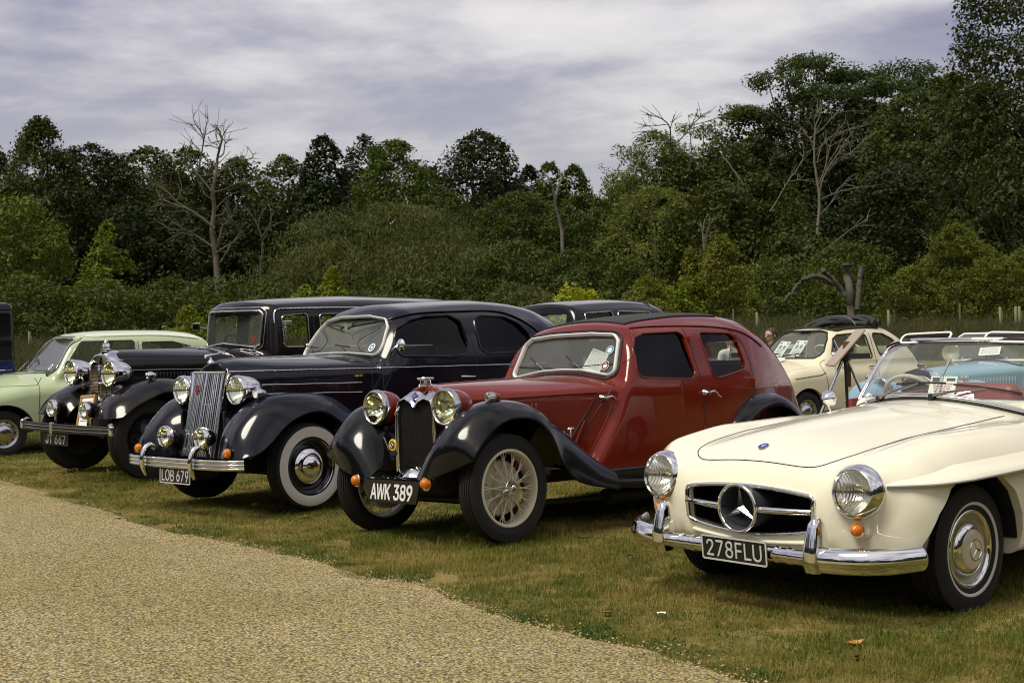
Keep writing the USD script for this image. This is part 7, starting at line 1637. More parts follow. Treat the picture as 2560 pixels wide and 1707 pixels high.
    part(t, 'frame', O(fr), 'light_wood', False); part(t, 'document', O(bx(0, 0, -.003, .196, .288, .006)), 'paper', False)
    for k in range(10): part(t, 'printed_line', O(bx(0, .10 - k * .021, .0008, .12 if k % 3 else .15, .006, .001)), 'ink', False)
    return car

# ============================================================= modern saloons: one-piece bodies
def unibody(zt, W, zb, xf, xr, nose=.12, tum=(.85, .45, .16), Tc=None, Ws=None, kc=.14, kb=.10, fen=None, crown=.06, drop=.10):
    """Lower body under a bonnet line zt(x) and a cabin under a roof line Tc(x), joined smoothly."""
    def F(x, y, z):
        a = np.abs(y); H = zt(x) - drop * (a / .6) ** 2
        if fen is not None: H = smax(H, fen(x) - 2.0 * (a - .55) ** 2, .04)
        side = a - (W(x) - .28 * (z - .55) ** 2)
        lo = smax((z - H) * .95, side, kb)
        lo = smax(smax(lo, x - xf + nose * (a / .6) ** 2 + .35 * (z - .55) ** 2, .12), xr - x + .1 * (a / .6) ** 2 + .3 * (z - .55) ** 2, .12)
        lo = smax(lo, zb - z + 0 * x, .04)
        cab = smax((z - (Tc(x) - crown * (a / .5) ** 2.2)) * .85, a - (Ws(x) - tum[2] * np.clip((z - tum[0]) / tum[1], 0, 1.5)), kc)
        cab = np.maximum(cab, .72 - z)
        return smin(lo, cab, .05)
    return F

def small_wheel(car, x, y, s, R, rr, w, cap='dull_chrome', rimm='steel', zc=None):
    c = np.array((x, y, zc if zc is not None else R - .006))
    q = part(car, 'wheel', move(fixside(lathe([(w * .1, .0001), (w * .1, rr * .9), (w * .3, rr * .97), (w * .42, rr * 1.02), (w * .36, rr * .92), (w * .2, rr * .8), (w * .3, rr * .6), (w * .3, .0001)], 'y', 44), s), c), rimm, 40)
    part(q, 'tyre', move(tyre_mesh(R, rr, w, 3, 56), c), 'rubber', 40)
    part(q, 'hubcap', move(fixside(lathe([(w * .28, rr * .62), (w * .42, rr * .55), (w * .5, rr * .3), (w * .52, .0001)], 'y', 36), s), c), cap, 50)
    for k in range(10):
        a = 2 * np.pi * k / 10; part(q, 'rim_slot', bx(c[0] + rr * .80 * math.cos(a), c[1] + s * w * .262, c[2] + rr * .80 * math.sin(a), rr * .13, .006, rr * .13, .003), 'seal', False)
    return q

def build_green():
    car = thing('estate_car', 'pale green small estate car parked at the left behind the limousine', 'car', (-6.431, 16.271, .099), 3.751, rx=-.021, ry=.014)
    zt = pc((.75, .70), (.6, .80), (.3, .86), (0, .90), (-.3, .955), (-.6, .97), (-2.5, .93), (-3.0, .86))
    W = pc((.75, .70), (.3, .755), (-1, .775), (-2.6, .765), (-3.1, .70))
    Tc = pc((-.1, .5), (-.42, .90), (-.55, .965), (-.90, 1.375), (-1.0, 1.41), (-1.43, 1.435), (-1.98, 1.425), (-2.46, 1.385), (-2.62, 1.33), (-2.85, 1.0), (-2.95, .85), (-3.1, .5))
    Ws = pc((-.4, .68), (-1, .68), (-2.4, .66), (-2.9, .60))
    F = unibody(zt, W, .26, .72, -3.0, .12, (.95, .42, .14), Tc, Ws, .09)
    body = solid_body(F, (-3.2, -.9, .2), (.85, .9, 1.5), .019, .028, .034, lambda x, y, z: np.maximum(np.maximum(x + .45, -2.85 - x), .6 - z))
    fw = rounded([(-.70, .965), (-.75, 1.03), (-.955, 1.29), (-1.0, 1.325), (-1.63, 1.318), (-1.66, 1.29), (-1.66, .965)], .03); rw = rounded([(-1.735, .975), (-1.735, 1.29), (-2.15, 1.285), (-2.38, 1.22), (-2.50, 1.05), (-2.50, .975)], .03)
    for w_ in (fw, rw): body -= prism(w_, 'y', -1, 1)
    ws = rounded([(-.60, .985), (-.49, 1.33), (-.42, 1.36), (.42, 1.36), (.49, 1.33), (.60, .985), (.55, .965), (-.55, .965)], .04); body -= prism(ws, 'x', -1.3, -.3)
    bk = rounded([(-.50, 1.02), (-.44, 1.29), (.44, 1.29), (.50, 1.02)], .05); body -= prism(bk, 'x', -3.2, -2.45)
    arch = [(.345 * math.cos(t), .30 + .31 * math.sin(t)) for t in np.linspace(0, np.pi, 24)] + [(-.345, .1), (.345, .1)]
    ra = [(x - 2.3, z) for x, z in arch]
    for s in (1, -1):
        for A in (arch, ra): body -= prism(A, 'y', *sorted((s * .45, s * 1.0)))
    bp = part(car, 'body', body, 'green_paint', 40, F=F)
    arch_liner(car, arch, .45, .72, .30); arch_liner(car, ra, .45, .72, .30)
    window_set(car, bp, F, [fw, rw], 'dull_chrome', 'window_glass', rim=.007)
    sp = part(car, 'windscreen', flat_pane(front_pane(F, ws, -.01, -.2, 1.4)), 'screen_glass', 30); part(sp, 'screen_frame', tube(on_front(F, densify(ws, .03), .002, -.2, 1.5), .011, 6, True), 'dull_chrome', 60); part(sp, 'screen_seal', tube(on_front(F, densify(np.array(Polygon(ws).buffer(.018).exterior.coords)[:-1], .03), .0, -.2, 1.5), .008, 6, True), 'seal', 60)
    part(car, 'rear_window', flat_pane(np.array([(-2.66 - (1.29 - z) * .7, y, z) for y, z in densify(bk, .05)])), 'window_glass', 30)
    xs = np.linspace(-.98, -2.60, 30); ys = np.linspace(-.50, .50, 13); g = on_top(F, np.array([[(x_, y_) for y_ in ys] for x_ in xs]).reshape(-1, 2), .004).reshape(30, 13, 3); part(bp, 'roof_panel', patch(g[::-1], 40, 20, .012), 'roof_cream_paint', 60)
    def gap(pts, r=.004, m='seal', nm='panel_gap', off=0):
        for s in (1, -1): part(bp, nm, tube(on_side(F, densify(pts, .03, False), off, s), r, 6), m, 60)
    gap([(-.43, .90), (-.40, .6), (-.40, .32)]); gap([(-1.695, 1.30), (-1.70, .6), (-1.68, .32)]); gap([(.5, .815), (-.40, .82), (-.50, .90)], .004); gap(spline([(-.93, 1.35), (-1.0, 1.365), (-1.5, 1.375), (-2.1, 1.355), (-2.5, 1.305)], 30), .010, 'roof_cream_paint', 'rain_gutter', .004)
    for s in (1, -1):
        small_wheel(car, 0, s * .645, s, .275, .165, .14); small_wheel(car, -2.3, s * .645, s, .275, .165, .14)
        headlamp(car, (.70, s * .52, .66), (1, 0, 0), .085, .1, 'chrome', 'chrome'); part(car, 'front_bumper', bx(.76, s * .37, .46, .08, .74, .09, .03), 'chrome', 50)
        part(bp, 'door_handle', bx(-1.55, s * .785, .82, .12, .02, .025, .008), 'chrome', 50)
    part(car, 'grille', bx(.715, 0, .64, .03, .85, .16, .01), 'seal', 40); part(car, 'chassis', bx(-1.1, 0, .30, 3.2, .9, .12, .03), 'dark_iron')
    for y0 in (-.35, .12):
        a = on_front(F, [(y0, .965)], .012, -.2, 1.4)[0]; b = a + [-.14, .02, .13]; p = part(car, 'wiper', tube([a, b], .007, 6), 'dull_chrome', 50); part(p, 'wiper_blade', tube([b + [.03, .18, -.06], b + [-.02, -.12, .03]], .007, 6), 'seal', 50)
    a = on_front(F, [(.44, 1.02)], .004, -.2, 1.5)[0]; st = part(sp, 'sticker', orient(lathe([(0, .0001), (0, .045), (.002, .045), (.002, .0001)], 'z', 20), (1, 0, .85), a, (0, 1, 0)), 'paper', 30); part(st, 'sticker_print', orient(lathe([(.0022, .0001), (.003, .03), (.0022, .032)], 'z', 20), (1, 0, .85), a, (0, 1, 0)), 'blue_ink', 30)
    steering_wheel(car, (-1.02, -.32, .92), .19, (-.8, 0, .6), 'seal', 2); part(car, 'dashboard', bx(-.68, 0, .88, .25, 1.15, .14, .05), 'seal', 50)
    for y_ in (-.32, .32): seat(car, -1.5, y_, .42, .48, 'dark_cloth', .5)
    part(car, 'cabin_floor', bx(-1.7, 0, .60, 2.2, 1.25, .03), 'dark_cloth')
    return car

def build_fiat():
    car = thing('small_car', 'tiny cream car with rolled-back black fabric roof', 'car', (3.26, 16.771, .064), 3.731, rx=.008, ry=.011)
    zt = pc((.55, .62), (.45, .70), (.25, .775), (0, .825), (-.3, .875), (-.6, .90), (-1.9, .88), (-2.1, .80), (-2.3, .66))
    W = pc((.55, .58), (.2, .635), (-.6, .655), (-1.9, .65), (-2.3, .58))
    Tc = pc((.0, .5), (-.22, .80), (-.32, .90), (-.60, 1.215), (-.70, 1.27), (-.95, 1.312), (-1.3, 1.318), (-1.6, 1.288), (-1.85, 1.19), (-2.05, 1.03), (-2.2, .80), (-2.35, .5))
    Ws = pc((-.2, .585), (-.8, .60), (-1.6, .595), (-2.1, .56))
    F = unibody(zt, W, .24, .55, -2.32, .16, (.84, .42, .12), Tc, Ws, .12, kb=.14, fen=pc((.55, .55), (.3, .73), (0, .79), (-.4, .80), (-2.2, .74)), drop=.14)
    body = solid_body(F, (-2.45, -.8, .18), (.7, .8, 1.4), .0165, .025, .03, lambda x, y, z: np.maximum(np.maximum(x + .30, -2.0 - x), .5 - z))
    fw = rounded([(-.50, .885), (-.53, .98), (-.62, 1.13), (-.71, 1.178), (-1.13, 1.192), (-1.205, 1.16), (-1.235, .89), (-1.20, .872)], .03); qw = rounded([(-1.335, 1.15), (-1.37, 1.182), (-1.535, 1.17), (-1.69, 1.095), (-1.80, .985), (-1.47, .89), (-1.41, .885), (-1.375, .92)], .03)
    for w_ in (fw, qw): body -= prism(w_, 'y', -1, 1)
    ws = rounded([(-.505, .95), (-.45, 1.13), (-.38, 1.215), (-.25, 1.24), (.25, 1.24), (.38, 1.215), (.45, 1.13), (.505, .95), (.42, .90), (-.42, .90)], .05); body -= prism(ws, 'x', -.95, -.1)
    bk = rounded([(-.40, 1.0), (-.34, 1.20), (.34, 1.20), (.40, 1.0)], .06); body -= prism(bk, 'x', -2.4, -1.6)
    top = rounded([(-.72, -.42), (-.72, .42), (-1.55, .42), (-1.55, -.42)], .06); body -= prism(top, 'z', 1.15, 1.5)
    arch = [(.285 * math.cos(t), .28 + .265 * math.sin(t)) for t in np.linspace(0, np.pi, 24)] + [(-.285, .1), (.285, .1)]; ra = [(x - 1.84, z) for x, z in arch]
    for s in (1, -1):
        for A in (arch, ra): body -= prism(A, 'y', *sorted((s * .40, s * .9)))
    bp = part(car, 'body', body, 'pale_cream_paint', 40, F=F); arch_liner(car, arch, .40, .61, .26); arch_liner(car, ra, .40, .61, .26)
    window_set(car, bp, F, [fw, qw], 'seal', 'window_glass', rim=.010)
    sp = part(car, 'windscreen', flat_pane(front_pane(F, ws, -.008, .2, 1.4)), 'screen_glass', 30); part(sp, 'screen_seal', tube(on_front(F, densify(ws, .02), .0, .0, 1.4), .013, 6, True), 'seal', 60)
    part(car, 'rear_window', flat_pane(np.array([(-1.80 - (1.20 - z) * 1.1, y, z) for y, z in densify(bk, .05)])), 'window_glass', 30)
    def gap(pts, r=.004, m='seal', nm='panel_gap', off=0):
        for s in (1, -1): part(bp, nm, tube(on_side(F, densify(pts, .03, False), off, s), r, 6), m, 60)
    gap(spline([(-.40, .88), (-.31, .80), (-.33, .62), (-.335, .45), (-.34, .30)], 24)); gap([(-1.28, 1.19), (-1.29, .85), (-1.27, .30)]); gap([(.20, .665), (-.25, .695), (-.33, .72)], .005)
    part(bp, 'roof_edge', tube(on_top(F, densify(np.array(Polygon(top).buffer(.02).exterior.coords)[:-1], .04), .006), .014, 6, True), 'canvas', 60)
    rl = []
    for k, (x_, r_, z_) in enumerate(((-1.30, .032, 1.345), (-1.42, .040, 1.35), (-1.52, .036, 1.36), (-1.46, .03, 1.40), (-1.36, .026, 1.385))):
        ys = np.linspace(-.46, .46, 14); rl.append(tube(np.column_stack([x_ + .02 * np.sin(ys * 7 + k), ys, z_ - .05 * (ys / .46) ** 2 + .008 * np.sin(ys * 17 + k)]), r_ * (1 + .15 * np.sin(ys * 11 + k * 2)), 8))
    p = part(car, 'folded_roof', join(*rl), 'canvas', 60); part(p, 'roof_bow', tube(spline([(-1.10, -.44, 1.30), (-1.22, -.2, 1.40), (-1.22, .2, 1.40), (-1.10, .44, 1.30)], 20), .010, 6), 'dull_chrome', 60)
    for s in (1, -1):
        small_wheel(car, 0, s * .565, s, .255, .155, .125, 'dull_chrome', 'steel'); small_wheel(car, -1.84, s * .565, s, .255, .155, .125)
        headlamp(car, (.43, s * .46, .63), (1, 0, .1), .085, .1, 'chrome', 'chrome'); h = on_side(F, [(-1.16, .765)], 0, s)[0]; part(bp, 'door_handle', tube([h + [.05, s * .02, 0], h + [-.05, s * .02, 0]], .009, 6), 'chrome', 50)
        v = on_side(F, [(-.69, .89), (-.64, 1.12)], -.01, s); part(bp, 'quarterlight_post', tube(v, .008, 6), 'chrome', 60)
    h = on_side(F, [(-.46, .88)], 0, 1)[0]; mr = part(car, 'door_mirror', orient(lathe([(-.03, .0001), (-.025, .03), (0, .045), (.005, .045), (.006, .0001)], 'z', 20), (-1, .1, 0), h + [.03, .09, .05], (0, 0, 1)), 'chrome', 50); part(mr, 'mirror_stem', tube([h, h + [.03, .09, .045]], .007, 6), 'chrome', 50)
    h = on_side(F, [(-.62, .76)], .002, 1)[0]; part(bp, 'badge_script', tube(spline([h + [0, 0, 0], h + [-.03, 0, .02], h + [-.05, 0, -.01], h + [-.09, 0, .015], h + [-.13, 0, -.005], h + [-.17, 0, .012]], 24), .003, 4), 'dark_iron', 50)
    part(car, 'front_bumper', bx(.56, 0, .40, .06, 1.15, .07, .025), 'chrome', 50); part(car, 'chassis', bx(-.9, 0, .28, 2.4, .8, .1, .03), 'dark_iron')
    steering_wheel(car, (-.72, .30, .92), .18, (-.75, 0, .65), 'ivory', 2, .011); part(car, 'dashboard', bx(-.48, 0, .84, .14, 1.0, .10, .04), 'pale_cream_paint', 50)
    part(car, 'rear_view_mirror', bx(-.66, .0, 1.20, .03, .16, .06, .012), 'seal', 40)
    for y_ in (-.28, .28): seat(car, -1.15, y_, .36, .44, 'dark_cloth', .42)
    seat(car, -1.75, 0, .40, 1.0, 'dark_cloth', .42); part(car, 'cabin_floor', bx(-1.1, 0, .50, 1.6, 1.0, .03), 'dark_cloth')
    for y0 in (-.28, .16):
        a = on_front(F, [(y0, .905)], .012, .1, 1.4)[0]; b = a + [-.05, -.08, .05]; p = part(car, 'wiper', tube([a, b], .007, 6), 'seal', 50); part(p, 'wiper_blade', tube([b + [.04, -.17, -.02], b + [-.02, .14, .01]], .007, 6), 'seal', 50)
    sheet('white sign with flags inside the small cream car windscreen, farther one', (-.42, -.30, .93), (1, 0, .9), .19, .25, 'sign', car, -.10, 'flags'); sheet('white sign with flags inside the small cream car windscreen, nearer one', (-.42, .0, .93), (1, 0, .9), .19, .26, 'sign', car, -.05, 'flags')
    sheet('white sheet tucked under the wiper of the small cream car', (-.12, -.06, .865), (.45, .1, 1), .20, .13, 'sign', car, -.2, 'letter')
    return car

def build_blue():
    car = thing('roadster', 'pale blue vintage roadster with chrome radiator behind the cream white roadster', 'car', (3.853, 12.70, .03), 3.763, scale=(.915, .915, .915))
    bw = pc((-.05, .20), (-.4, .27), (-.9, .38), (-1.3, .46)); bt = pc((-.05, .975), (-.2, .985), (-1.2, 1.035), (-1.4, 1.04))
    def F(x, y, z):
        a = np.abs(y); cr = bt(x) - .085 * np.clip(a / np.maximum(bw(x), .1), 0, 1.6) ** 2.4
        bon = smax((z - cr) * .9, a - (bw(x) - .05 * np.clip((.9 - z) / .5, 0, 1)), .05); bon = smax(bon, x + .12, .02); bon = smax(bon, -1.36 - x, .03)
        tub = smax(smax(z - np.interp(x, [-2.9, -2.5, -1.4, -1.2], [.86, .90, .95, 1.03]), a - np.interp(x, [-3, -2.4, -1.3, -1.1], [.50, .58, .56, .46]), .08), np.maximum(x + 1.25, -2.75 - x), .06)
        return smax(smin(bon, tub, .04), .36 - z + 0 * x, .03)
    body = man(nets(F, (-2.95, -.75, .28), (.0, .75, 1.15), .018)); body -= prism(rounded([(-1.50, -.48), (-1.50, .48), (-2.45, .50), (-2.45, -.50)], .08), 'z', .5, 1.3)
    bp = part(car, 'body', body, 'blue_paint', 40, F=F)
    rad = rounded([(-.20, .52), (.20, .52), (.205, .86), (.15, .945), (0, .985), (-.15, .945), (-.205, .86)], .02); op = rounded([(-.175, .54), (.175, .54), (.18, .84), (.10, .885), (-.10, .885), (-.18, .84)], .015)
    rp = part(car, 'radiator_shell', prism(rad, 'x', -.12, -.02) - prism(op, 'x', -.06, .1), 'chrome', 30)
    for y_ in np.linspace(-.165, .165, 15): part(rp, 'radiator_slat', bx(-.05, y_, .71, .03, .006, .34), 'dull_chrome', False)
    ys = np.linspace(-.20, .20, 17); a_ = np.interp(np.abs(ys), [0, .15, .205], [.988, .948, .86]); b_ = np.interp(np.abs(ys), [0, .10, .18, .205], [.888, .886, .845, .80])
    part(rp, 'radiator_crown', patch(np.array([[(-.11 + .055 * t + .045 * max(0, t - .25) / .75, y_, p_ * (1 - t ** 1.6) + q_ * t ** 1.6) for y_, p_, q_ in zip(ys, a_ + .003, b_)] for t in (0, .25, .5, .75, 1.0)])[:, ::-1], 20, 40, .004), 'chrome', 50)
    part(rp, 'radiator_core', bx(-.075, 0, .71, .01, .35, .34), 'red_leather')
    part(rp, 'radiator_cap', lathe([(0, .03), (.02, .03), (.022, .045), (.05, .045), (.055, .02), (.056, .0001)], 'z', 8, (-.10, 0, .975)), 'chrome', 30)
    for s in (1, -1):
        R = [[(.22, .28 * s, .55), (.30, .40 * s, .60), (.315, .54 * s, .64), (.30, .66 * s, .64), (.26, .73 * s, .62)], [(.12, .26 * s, .62), (.18, .38 * s, .74), (.19, .52 * s, .795), (.18, .65 * s, .785), (.16, .735 * s, .73)], [(-.08, .28 * s, .66), (-.06, .38 * s, .79), (-.06, .52 * s, .855), (-.06, .65 * s, .845), (-.06, .738 * s, .79)],
             [(-.30, .34 * s, .62), (-.30, .42 * s, .76), (-.30, .54 * s, .83), (-.30, .66 * s, .815), (-.29, .738 * s, .75)], [(-.60, .42 * s, .48), (-.60, .48 * s, .57), (-.60, .56 * s, .63), (-.60, .66 * s, .62), (-.56, .735 * s, .56)], [(-1.0, .50 * s, .36), (-1.0, .53 * s, .39), (-1.0, .58 * s, .41), (-1.0, .66 * s, .405), (-.98, .735 * s, .37)]]
        g = np.array(R); part(car, 'front_wing', patch(g if s > 0 else g[:, ::-1], 40, 22, .012), 'blue_paint', 50)
        rows = []
        for t in np.radians(np.linspace(-8, 200, 14)):
            f = lambda rr, y_: (-2.39 + rr * math.cos(t), y_ * s, .36 + rr * math.sin(t)); rows.append([f(.44, .46), f(.46, .56), f(.45, .66), f(.41, .72), f(.37, .735)])
        part(car, 'rear_wing', patch(np.array(rows) if s < 0 else np.array(rows)[:, ::-1], 36, 16, .012), 'blue_paint', 50); part(car, 'running_board', bx(-1.5, s * .62, .36, 1.1, .22, .04, .015), 'blue_paint', 50)
        headlamp(car, (.10, s * .38, .79), (1, 0, 0), .10, .17, 'chrome', 'chrome', lens='window_glass'); headlamp(car, (.02, s * .60, .885), (1, 0, 0), .032, .07, 'chrome', 'chrome', rimw=.006, name='side_light')
        for k in range(22):
            x_ = -.24 - k * .042; q = on_side(F, [(x_, .70), (x_, .715), (x_, .85), (x_, .865)], .003, s); part(bp, 'louvre', tube(q, [.004, .012, .012, .004], 6), 'blue_paint', 60)
        c = (0, s * .60, .33); w = part(car, 'wheel', move(fixside(lathe([(.02, .0001), (.02, .19), (.05, .2), (.05, .18), (.03, .15), (.05, .0001)], 'y', 40), s), c), 'dull_chrome', 40); part(w, 'tyre', move(tyre_mesh(.335, .2, .12, 4, 56), c), 'rubber', 40)
        c = (-2.39, s * .60, .33); w = part(car, 'wheel', move(fixside(lathe([(.02, .0001), (.02, .19), (.05, .2), (.05, .18), (.03, .15), (.05, .0001)], 'y', 40), s), c), 'dull_chrome', 40); part(w, 'tyre', move(tyre_mesh(.335, .2, .12, 4, 56), c), 'rubber', 40)
    o = rounded([(-.47, 1.03), (-.44, 1.29), (-.38, 1.325), (.38, 1.325), (.44, 1.29), (.47, 1.03)], .03); q = np.array([(-1.27 - (z - 1.03) * .35, y, z) for y, z in densify(o, .04)])
    sp = part(car, 'windscreen', flat_pane(q), 'screen_glass', 30); part(sp, 'screen_frame', tube(q, .013, 8, True), 'white_enamel', 60)
    part(bp, 'scuttle_seal', tube(on_top(F, [(-1.25 + .10 * (1 - (y / .45) ** 2), y) for y in np.linspace(-.44, .44, 20)], .004), .012, 6), 'seal', 60)
    for y_ in (-.3, -.02, .26):
        p = part(car, 'wiper', tube([(-1.22, y_, 1.06), (-1.24, y_ - .12, 1.10), (-1.25, y_ - .22, 1.10)], .008, 6), 'chrome', 50)
    part(car, 'steering_column', tube([(-1.5, -.25, .9), (-1.75, -.25, .98)], .02, 8), 'seal'); steering_wheel(car, (-1.72, -.25, .98), .19, (-.85, 0, .5), 'seal', 4); seat(car, -2.3, 0, .45, .95, 'red_leather', .4)
    part(car, 'chassis', bx(-1.3, 0, .40, 2.6, .6, .1, .02), 'dark_iron')
    sheet('pale sign on the scuttle of the pale blue roadster', (-1.21, .04, 1.09), (1, 0, .6), .26, .10, 'sign', car, .05, 'letter')
    return car

def build_van():
    car = thing('van', 'dark blue van with black upper body at the left picture edge', 'van', (-6.33, 17.0, .1), -.64)
    # origin = the rear corner nearest the middle of the picture; the van runs off to the left along -x
    body = man(bx(-1.9, -.85, 1.02, 3.8, 1.7, 1.66, .10)); lo = body - man(bx(-1.9, -.85, 2.0, 5, 3, 1.79)); up = body - man(bx(-1.9, -.85, .2, 5, 3, 1.824))
    p = part(car, 'lower_body', lo, 'van_blue_paint', 40); q = part(car, 'upper_body', up, 'black_paint', 40)
    part(q, 'roof_edge', tube([(.0, -1.6, 1.72), (.004, -.1, 1.72)], .018, 8), 'seal', 60); part(q, 'rear_window', bx(.003, -.85, 1.42, .012, 1.2, .34, .004), 'dark_glass', 30)
    part(q, 'side_window', bx(-1.2, .003, 1.42, 1.2, .012, .4, .004), 'dark_glass', 30); part(p, 'door_gap', bx(.001, -.85, 1.0, .006, .008, 1.4), 'seal', False); part(p, 'bonnet', bx(-4.1, -.85, .78, .9, 1.3, .62, .18), 'van_blue_paint', 40)
    part(p, 'rear_bumper', bx(.04, -.85, .45, .06, 1.6, .1, .03), 'dull_chrome', 40)
    for x in (-.7, -3.4):
        for y, s in ((-.08, 1), (-1.62, -1)): small_wheel(car, x, y, s, .34, .2, .15, zc=.33)
    return car

def build_far_black():
    car = thing('saloon_car', 'black vintage saloon of which only the roof shows behind the red one', 'car', (-.55, 15.2, .10), 3.95)
    Tc = pc((-1.1, 1.50), (-1.25, 1.60), (-1.6, 1.655), (-2.4, 1.68), (-2.8, 1.665), (-3.05, 1.62), (-3.22, 1.5), (-3.33, 1.2), (-3.4, .6)); Wb = pc((-1.0, .60), (-1.5, .68), (-2.6, .69), (-3.4, .58)); bw = pc((.1, .22), (-.5, .38), (-1.2, .58)); bt = pc((.1, 1.08), (-.5, 1.12), (-1.3, 1.14))
    F = vintage_F(Tc, Wb, bt, bw, (-1.15, 1.14, .35, .1), roof_k=.16, tum=(1.02, .45, .07), xf=.05, xc=-1.7, xr=-3.38)
    body = solid_body(F, (-3.8, -.8, .3), (.2, .8, 1.75), .022, .03, .036, lambda x, y, z: np.maximum(np.maximum(x + 1.25, -3.28 - x), .6 - z))
    hs = [rounded([(-1.40, 1.17), (-1.45, 1.50), (-1.95, 1.52), (-1.95, 1.17)], .04), rounded([(-2.05, 1.17), (-2.05, 1.52), (-2.70, 1.51), (-2.75, 1.42), (-2.75, 1.17)], .06)]
    for h in hs: body -= prism(h, 'y', -1, 1)
    ws = rounded([(-.48, 1.18), (-.44, 1.50), (.44, 1.50), (.48, 1.18)], .05); body -= prism(ws, 'x', -1.6, -1.0); bk = rounded([(-.3, 1.25), (.3, 1.25), (.28, 1.45), (-.28, 1.45)], .05); body -= prism(bk, 'x', -4, -3.0)
    bp = part(car, 'body', body, 'black_paint', 40, F=F); window_set(car, bp, F, hs, 'dull_chrome', 'window_glass', rim=.006); part(car, 'windscreen', flat_pane(front_pane(F, ws, -.01, -.6, 1.4)), 'screen_glass', 30)
    q = [on_top(F, [(x, y)], .003)[0] for x, y in [(-2.80, t) for t in np.linspace(-.52, .52, 16)]]; part(bp, 'roof_seam', tube(q, .008, 6), 'black_paint', 60)
    for s in (1, -1):
        for x in (0, -2.8):
            rows = []
            for t in np.radians(np.linspace(-8, 200, 14)):
                f = lambda rr, y_: (x + rr * math.cos(t), y_ * s, .36 + rr * math.sin(t)); rows.append([f(.48, .46), f(.5, .58), f(.49, .68), f(.45, .76), f(.40, .78)])
            part(car, 'wing', patch(np.array(rows) if s < 0 else np.array(rows)[:, ::-1], 32, 14, .012), 'black_paint', 50); small_wheel(car, x, s * .68, s, .35, .22, .14)
        headlamp(car, (.2, s * .38, .9), (1, 0, 0), .11, .2, 'chrome', 'chrome'); part(car, 'running_board', bx(-1.4, s * .7, .33, 1.9, .2, .04, .015), 'black_paint', 50)
    part(car, 'radiator_grille', bx(.07, 0, .78, .06, .42, .6, .05), 'dull_chrome', 40); seat(car, -2.2, 0, .66, 1.1, 'brown_leather', .42); part(car, 'chassis', bx(-1.5, 0, .40, 3.2, 1.0, .1, .02), 'dark_iron')
    return car

build_roadster(); build_red(); build_black(); build_limousine(); build_green(); build_fiat(); build_blue(); build_van(); build_far_black()

# ============================================================= people, chairs, easel, leaves
plain('skin', (.46, .27, .19), rough=.5, var=.1)
plain('hair_dark', (.030, .022, .016), rough=.6, var=.3)
plain('hair_grey', (.42, .40, .36), rough=.7, var=.2)
plain('white_blouse', (.62, .60, .62), rough=.85, var=.25, scale=40)
plain('dark_jacket', (.030, .035, .05), rough=.85, var=.2)
plain('trousers', (.06, .06, .07), rough=.9, var=.2)
plain('stripe_pale', (.60, .58, .46), rough=.85)
plain('stripe_dark', (.02, .025, .03), rough=.85)
def ball_hull(*pr):
    return Manifold.batch_hull([Manifold.sphere(r, 16).translate(tuple(map(float, p))) for p, r in pr])
def chain(pts):
    M = Manifold()
    for a, b in zip(pts, pts[1:]): M = M + ball_hull(a, b)
    return M
def smooth_body(M, h=.02, it=8):
    v, f = arr(M.refine_to_length(h)); t = trimesh.Trimesh(v, f, process=True); trimesh.smoothing.filter_taubin(t, iterations=it); return np.array(t.vertices), np.array(t.faces)
